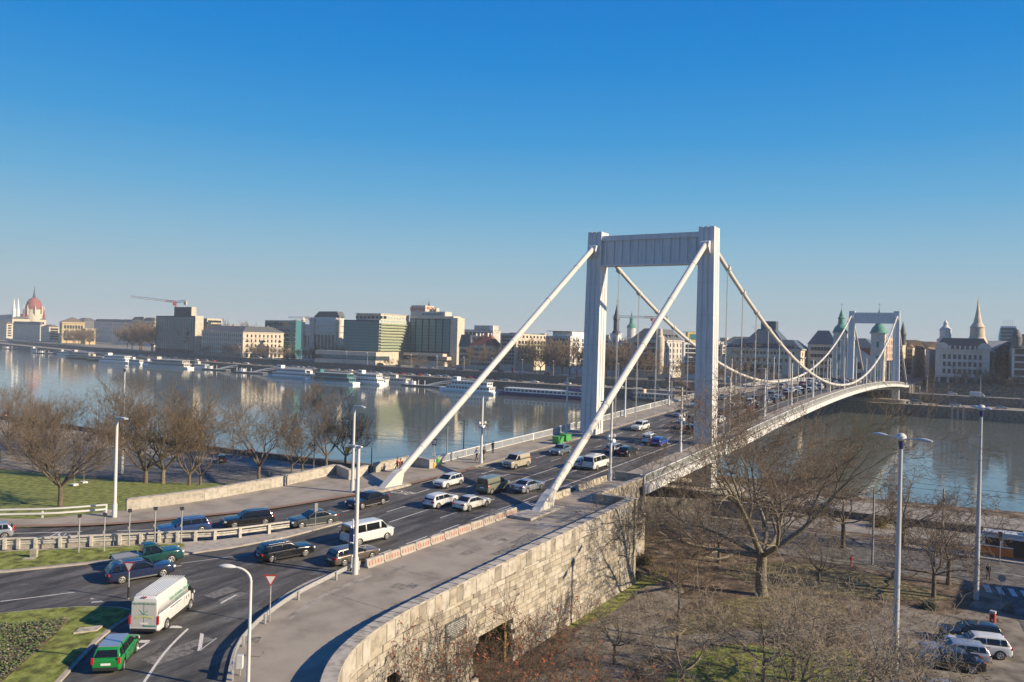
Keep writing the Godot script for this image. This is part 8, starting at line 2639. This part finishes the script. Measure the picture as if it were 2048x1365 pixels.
func city_clutter() -> void:
	# roofs and house tops behind the river front: a plain block with windows, roof and chimneys each
	var kinds := [M.pale, M.stone_grey, M.cream, M.white_wall, M.beige]
	var n := 0
	var rows := [[-470.0, -430.0, -330.0, 30.0, 26], [-560.0, -760.0, -420.0, 26.0, 9], [-560.0, -330.0, 90.0, 24.0, 20], [-430.0, -70.0, 40.0, 22.0, 6], [-700.0, -820.0, -250.0, 20.0, 16]]
	rows = [[-470.0, -300.0, -90.0, 22], [-600.0, -700.0, -330.0, 20], [-580.0, -330.0, 60.0, 24], [-480.0, 24.0, 110.0, 5], [-760.0, -1000.0, -500.0, 18]]
	for r in rows:
		for i in r[3]:
			var x: float = lerpf(r[1], r[2], (i + rng.randf_range(-0.2, 0.2)) / r[3])
			var w := rng.randf_range(14, 26)
			var z: float = r[0] + rng.randf_range(-25, 25)
			var top = rng.randf_range(13.5, 20.5) + (-470.0 - r[0]) * 0.015
			if absf(x) < 30 and z > -700.0: top -= 3.0
			var b := bld("city_house", "%s %s background city house %s" % [NTH[i], ["pale", "grey", "cream", "white", "beige"][n % 5] + ["", ", higher", ", hazy"][n % 3], _where(x)], "building", Vector2(x, z), Vector2(x + w, z + rng.randf_range(-4, 2)), rng.randf_range(10, 18), top, kinds[n % 5], PROM, "houses in the background roofscape")
			wins(b, 0, 1, b.w - 1, b.h * 0.6, b.h - 0.8, int(w / 3.2), 3, 1.4, 1.8, M.win)
			wins(b, 1, 1, b.d - 1, b.h * 0.6, b.h - 0.8, 4, 3, 1.4, 1.8, M.win)
			if n % 3 == 0: hip(b, b.h, 4.0, 5.0, [M.roof_grey, M.roof_brown, M.roof_red][n % 9 / 3])
			else:
				flat_roof(b, b.h, M.roof_grey)
				boxp("roof_hut", b.o, Vector3(b.w * rng.randf_range(0.2, 0.8), b.h + 1.4, -b.d * 0.5), Vector3(rng.randf_range(3, 8), 2.8, 5), kinds[(n + 2) % 5])
			chimneys(b, b.h + 0.8, 4, kinds[(n + 1) % 5])
			n += 1

# ---------------------------------------------------------------- boats and landing stages
func hull(l: float, w: float, h: float, bow: float, y0 := -0.4) -> ArrayMesh:
	# bow at -x; flat stern
	var mb := MB.new()
	var rings := []
	for i in 11:
		var u := i / 10.0
		var k := 1.0 - pow(1.0 - clampf(u / bow, 0, 1), 2.2) if u < bow else 1.0
		var ww := w / 2 * maxf(k, 0.03)
		var x := (u - 0.5) * l
		var sh := h + (0.6 * pow(1.0 - clampf(u / 0.3, 0, 1), 2))
		rings.append(PackedVector3Array([Vector3(x + (1 - k) * 0.0, sh, ww), Vector3(x, y0, ww * 0.8), Vector3(x, y0, -ww * 0.8), Vector3(x, sh, -ww)]))
	mb.loft(rings, true, true, false)
	return mb.mesh()

func boat(called: String, label: String, cat: String, at: Vector3, turn: float, l: float, w: float, decks: int, hm: Material, cm: Material, wm: Material, bow := 0.2) -> Node3D:
	var t := thing(called, label, cat, at, turn)
	put("hull", hull(l, w, 1.5, bow), hm, t)
	boxp("rubbing_strake", t, Vector3(l * 0.06, 1.3, 0), Vector3(l * 0.8, 0.18, w + 0.1), cm)
	var y := 1.5
	for d in decks:
		var cl := l * (0.74 - 0.12 * d)
		var cx := l * (0.05 + 0.02 * d)
		var cw := w * (0.86 - 0.06 * d)
		boxp("cabin", t, Vector3(cx, y + 1.2, 0), Vector3(cl, 2.4, cw), cm)
		var k := int(cl / 2.0)
		for i in k:
			boxp("window", t, Vector3(cx - cl / 2 + (i + 0.5) * cl / k, y + 1.35, cw / 2 + 0.03), Vector3(cl / k * 0.74, 1.0, 0.06), wm)
		for i in 3: boxp("window", t, Vector3(cx + cl / 2 + 0.03, y + 1.35, (i - 1) * cw * 0.3), Vector3(0.06, 1.0, cw * 0.22), wm)
		boxp("deck", t, Vector3(cx, y + 2.45, 0), Vector3(cl + 1.0, 0.14, cw + 0.7), M.lamp_grey)
		y += 2.5
	var rl := MB.new()
	var rx := l * 0.35
	for z in [-0.4, 0.4]:
		for h in [0.45, 0.9]: rl.beam(Vector3(-rx, y + h, z * w), Vector3(rx, y + h, z * w), 0.05, 0.05)
		for i in 16: rl.beam(Vector3(lerpf(-rx, rx, i / 15.0), y, z * w), Vector3(lerpf(-rx, rx, i / 15.0), y + 0.9, z * w), 0.05, 0.05)
	put("deck_railing", rl.mesh(), M.lamp_white, t)
	boxp("wheelhouse", t, Vector3(-l * 0.2, y + 1.0, 0), Vector3(3.2, 2.0, w * 0.5), cm)
	boxp("wheelhouse_window", t, Vector3(-l * 0.2, y + 1.2, w * 0.25 + 0.03), Vector3(2.6, 0.9, 0.06), wm)
	return t

func pontoon(label: String, at: Vector3, turn: float, l: float, rampd := 1.0) -> void:
	var t := thing("landing_stage", label, "landing stage", at, turn)
	boxp("float", t, Vector3(0, 0.2, 0), Vector3(l, 1.4, 5.0), M.spire_dark)
	boxp("deck", t, Vector3(0, 0.95, 0), Vector3(l, 0.12, 5.0), M.lamp_grey)
	for i in 4: boxp("mooring_post", t, Vector3(-l * 0.4 + i * l * 0.16, 2.4, 1.6), Vector3(0.35, 3.2, 0.35), M.lamp_white)
	var g := MB.new()
	for s in [-1.2, 1.2]:
		for i in 8:
			var u0 := i / 8.0
			var u1 := (i + 1) / 8.0
			var a := Vector3(lerpf(l * 0.1, l * 0.5 + 12.0, u0) * rampd, 1.2 + 3.6 * u0 + 1.1 * sin(PI * u0), s - 8.0 * u0)
			var b := Vector3(lerpf(l * 0.1, l * 0.5 + 12.0, u1) * rampd, 1.2 + 3.6 * u1 + 1.1 * sin(PI * u1), s - 8.0 * u1)
			g.beam(a, b, 0.3, 0.35)
			g.beam(a - Vector3.UP * (1.1 * sin(PI * u0) + 0.2), b - Vector3.UP * (1.1 * sin(PI * u1) + 0.2), 0.25, 0.25)
			g.beam(a, a - Vector3.UP * (1.1 * sin(PI * u0) + 0.2), 0.12, 0.12)
	put("gangway", g.mesh(), M.white_steel, t)
	var d := MB.new()
	d.beam(Vector3(l * 0.1 * rampd, 1.1, 0), Vector3((l * 0.5 + 12.0) * rampd, 4.7, -8.0), 2.2, 0.15)
	put("gangway_floor", d.mesh(), M.rail_dull, t)
	boxp("kiosk", t, Vector3(-l * 0.3, 2.0, -0.8), Vector3(l * 0.14, 2.0, 2.4), M.lamp_white)

func boats() -> void:
	var W := func(px: Vector3) -> Vector3: return Vector3(px.x, WATER, px.z)
	pontoon("landing stage with an arched gangway at the extreme left by the old bridge", Vector3(-1046.99, -13.5, -432.52), 16.0, 30.0)
	pontoon("long landing stage with a pale arched gangway under the yellow palace", Vector3(-864.47, -13.5, -378.76), 16.0, 36.0)
	boat("motor_boat", "small white boat with a flat cabin left of the dark restaurant ship", "boat", Vector3(-813.96, -13.5, -368.56), 12.0, 22, 5, 1, M.white, M.white, M.win)
	boat("restaurant_ship", "dark restaurant ship with a green hull below the yellow wing", "ship", Vector3(-712.62, -13.5, -326.23), 12.0, 36, 8, 2, M.spire_dark, M.stone_grey, M.win, 0.3)
	boat("river_boat", "low dark boat moored left of the white-bowed ship", "boat", Vector3(-662.34, -13.5, -312.06), 10.0, 24, 6, 1, M.spire_dark, M.beige, M.win)
	boat("river_ship", "white-sterned two-deck ship seen end on", "ship", Vector3(-616.36, -13.5, -300.84), 8.0, 40, 9, 2, M.boat_white, M.boat_white, M.win, 0.3)
	boat("restaurant_ship", "long restaurant barge with a pale awning before the dark glass hotel", "ship", Vector3(-516.23, -13.5, -280.92), 5.0, 54, 9, 2, M.boat_white, M.stone_grey, M.win, 0.12)
	pontoon("dark landing stage with a white gangway before the cream building's shaded front", Vector3(-466.86, -13.5, -288.4), 4.0, 26.0)
	pontoon("dark landing stage with an arched white gangway before the cream building's lit side", Vector3(-418.83, -13.5, -279.95), 3.0, 30.0)
	boat("excursion_boat", "blue-white excursion boat with rounded windows", "boat", Vector3(-354.16, -13.5, -257.65), 2.0, 42, 7, 2, M.blue_white, M.boat_white, M.win, 0.3)
	boat("glass_boat", "green glass-roofed boat before the stepped hotel's left wing", "boat", Vector3(-300.05, -13.5, -238.99), 1.0, 42, 7, 2, M.boat_white, M.win_teal, M.glass, 0.25)
	boat("excursion_boat", "white excursion boat with wheel emblems right of the glass-roofed boat", "boat", Vector3(-280.7, -13.5, -251.33), 1.0, 24, 7, 2, M.boat_white, M.boat_white, M.win, 0.2)
	boat("excursion_boat", "small white stern of a boat at the foot of the stepped hotel", "boat", Vector3(-286.98, -13.5, -271.41), 0.0, 12, 6, 1, M.white, M.lamp_white, M.win, 0.2)
	pontoon("wide landing stage with a grey ramp between the white boats and the houseboat", Vector3(-245.59, -13.5, -261.3), 0.0, 30.0)
	boat("houseboat", "white two-storey houseboat behind the left cable", "houseboat", Vector3(-198.16, -13.5, -239.25), 0.0, 38, 7, 2, M.boat_white, M.boat_white, M.win, 0.08)
	var c := thing("cruise_ship", "long navy and white cruise ship left of the near pylon", "ship", Vector3(-153.67, -13.5, -243.87), 1.0)
	put("hull", hull(58, 9, 2.0, 0.16), M.navy, c)
	boxp("white_side", c, Vector3(2, 2.9, 0), Vector3(46, 2.2, 8.2), M.boat_white)
	for i in 19: boxp("window", c, Vector3(-19.4 + i * 2.4, 3.1, 4.13), Vector3(1.9, 1.0, 0.06), M.win)
	boxp("roof", c, Vector3(2, 4.05, 0), Vector3(47, 0.16, 8.6), M.white)
	boxp("wheelhouse", c, Vector3(19, 5.0, 0), Vector3(8, 1.8, 5), M.navy)
	boxp("stern_deck", c, Vector3(24.5, 3.6, 0), Vector3(6, 2.6, 7.4), M.navy)
	var rl := MB.new()
	for h in [0.5, 1.0]: rl.beam(Vector3(-20, 4.1 + h, 4.1), Vector3(14, 4.1 + h, 4.1), 0.06, 0.06)
	for i in 24: rl.beam(Vector3(-20 + i * 1.45, 4.1, 4.1), Vector3(-20 + i * 1.45, 5.1, 4.1), 0.06, 0.06)
	put("deck_railing", rl.mesh(), M.lamp_white, c)
	boxp("flag", c, Vector3(26, 6.4, 0), Vector3(1.6, 1.0, 0.05), M.red)
	boat("barge", "dark barge moored beyond the near pylon's deck", "barge", Vector3(-101.46, -13.5, -267.56), 0.0, 30, 7, 1, M.spire_dark, M.beige, M.win, 0.25)
	var extra := [Vector3(-939.12, -13.5, -400.41), Vector3(-584.05, -13.5, -294.75), Vector3(-545.41, -13.5, -282.43), Vector3(-486.36, -13.5, -285.18), Vector3(-330.45, -13.5, -251.51), Vector3(-297.32, -13.5, -253.85), Vector3(-268.05, -13.5, -262.32)]
	for i in 7: boat("moored_boat", "small white moored boat, %s from the left among the low ones" % NTH[i], "boat", extra[i] + Vector3(0, 0, -4), 4.0, 16.0 + 2.0 * (i % 3), 5, 1, [M.white, M.blue_white][i % 2], M.white, M.win, 0.3)
	# kiosk houses and banners on the quay
	var tb := thing("banner", "tall red banner on the far promenade before the brown trees", "banner", Vector3(-206.14, -3.42, -300))
	boxp("cloth", tb, Vector3(0, 0, 0), Vector3(1.3, 5.5, 0.15), M.red)
	boxp("mast", tb, Vector3(0.75, -1.5, 0), Vector3(0.15, 9.0, 0.15), M.white)

# ---------------------------------------------------------------- tower cranes
func crane(label: String, foot: Vector3, h: float, jib: float, tail: float, turn: float, slope: float) -> void:
	var t := thing("tower_crane", label, "crane", foot, turn)
	var m := MB.new()
	for s in [[-0.8, -0.8], [0.8, -0.8], [-0.8, 0.8], [0.8, 0.8]]: m.beam(Vector3(s[0], 0, s[1]), Vector3(s[0], h, s[1]), 0.25, 0.25)
	var k := maxi(1, int(h / 2.5))
	for i in k:
		m.beam(Vector3(-0.8, i * h / k, 0.8), Vector3(0.8, (i + 1) * h / k, 0.8), 0.16, 0.16)
		m.beam(Vector3(0.8, i * h / k, -0.8), Vector3(-0.8, (i + 1) * h / k, -0.8), 0.16, 0.16)
	put("mast", m.mesh(), M.crane_red, t)
	var lat := func(x0: float, x1: float, y: float) -> MB:
		var q := MB.new()
		var seg := maxi(2, int(absf(x1 - x0) / 2.4))
		for i in seg:
			var a := lerpf(x0, x1, float(i) / seg)
			var b := lerpf(x0, x1, float(i + 1) / seg)
			var ya := y + absf(a) * slope
			var yb := y + absf(b) * slope
			for z in [-0.7, 0.7]:
				q.beam(Vector3(a, ya, z), Vector3(b, yb, z), 0.4, 0.4)
				q.beam(Vector3(a, ya, z), Vector3((a + b) / 2, (ya + yb) / 2 + 1.6, 0), 0.16, 0.16)
				q.beam(Vector3((a + b) / 2, (ya + yb) / 2 + 1.6, 0), Vector3(b, yb, z), 0.16, 0.16)
			q.beam(Vector3(a, ya + 1.6, 0), Vector3(b, yb + 1.6, 0), 0.45, 0.45)
		return q
	put("jib", lat.call(-jib * 0.22, -jib, h).mesh(), M.crane_white, t)
	put("jib_root", lat.call(0.0, -jib * 0.22, h).mesh(), M.crane_red, t)
	put("counter_jib", lat.call(0.0, tail, h).mesh(), M.crane_white, t)
	boxp("counterweight", t, Vector3(tail - 1.5, h - 0.6, 0), Vector3(3.0, 2.8, 1.6), M.stone_grey)
	boxp("cab", t, Vector3(-1.0, h - 1.4, 1.2), Vector3(1.8, 2.2, 1.6), M.crane_red)

func cranes() -> void:
	crane("large tower crane with a long white jib above the dark glass hotel", Vector3(-643.29, 39.02, -380), 5.0, 66.0, 15.0, 4.0, 0.08)
	crane("small red crane far behind the scaffolded office, the left of the pair", Vector3(-855.65, 22.23, -700), 12.0, 14.0, 10.0, 170.0, 0.02)
	crane("red tower crane with a pale jib behind the ornate hall, right of the pair", Vector3(-701.54, 19.51, -620), 18.0, 38.0, 26.0, 2.0, 0.0)
	crane("second mast of a red crane close by the pale jib", Vector3(-675.5, 20, -620), 16.0, 8.0, 10.0, 2.0, 0.0)
	crane("tower crane with a faint white jib seen through the near portal behind the cables", Vector3(-215.28, 25.74, -560), 14.0, 40.0, 14.0, 0.0, 0.015)
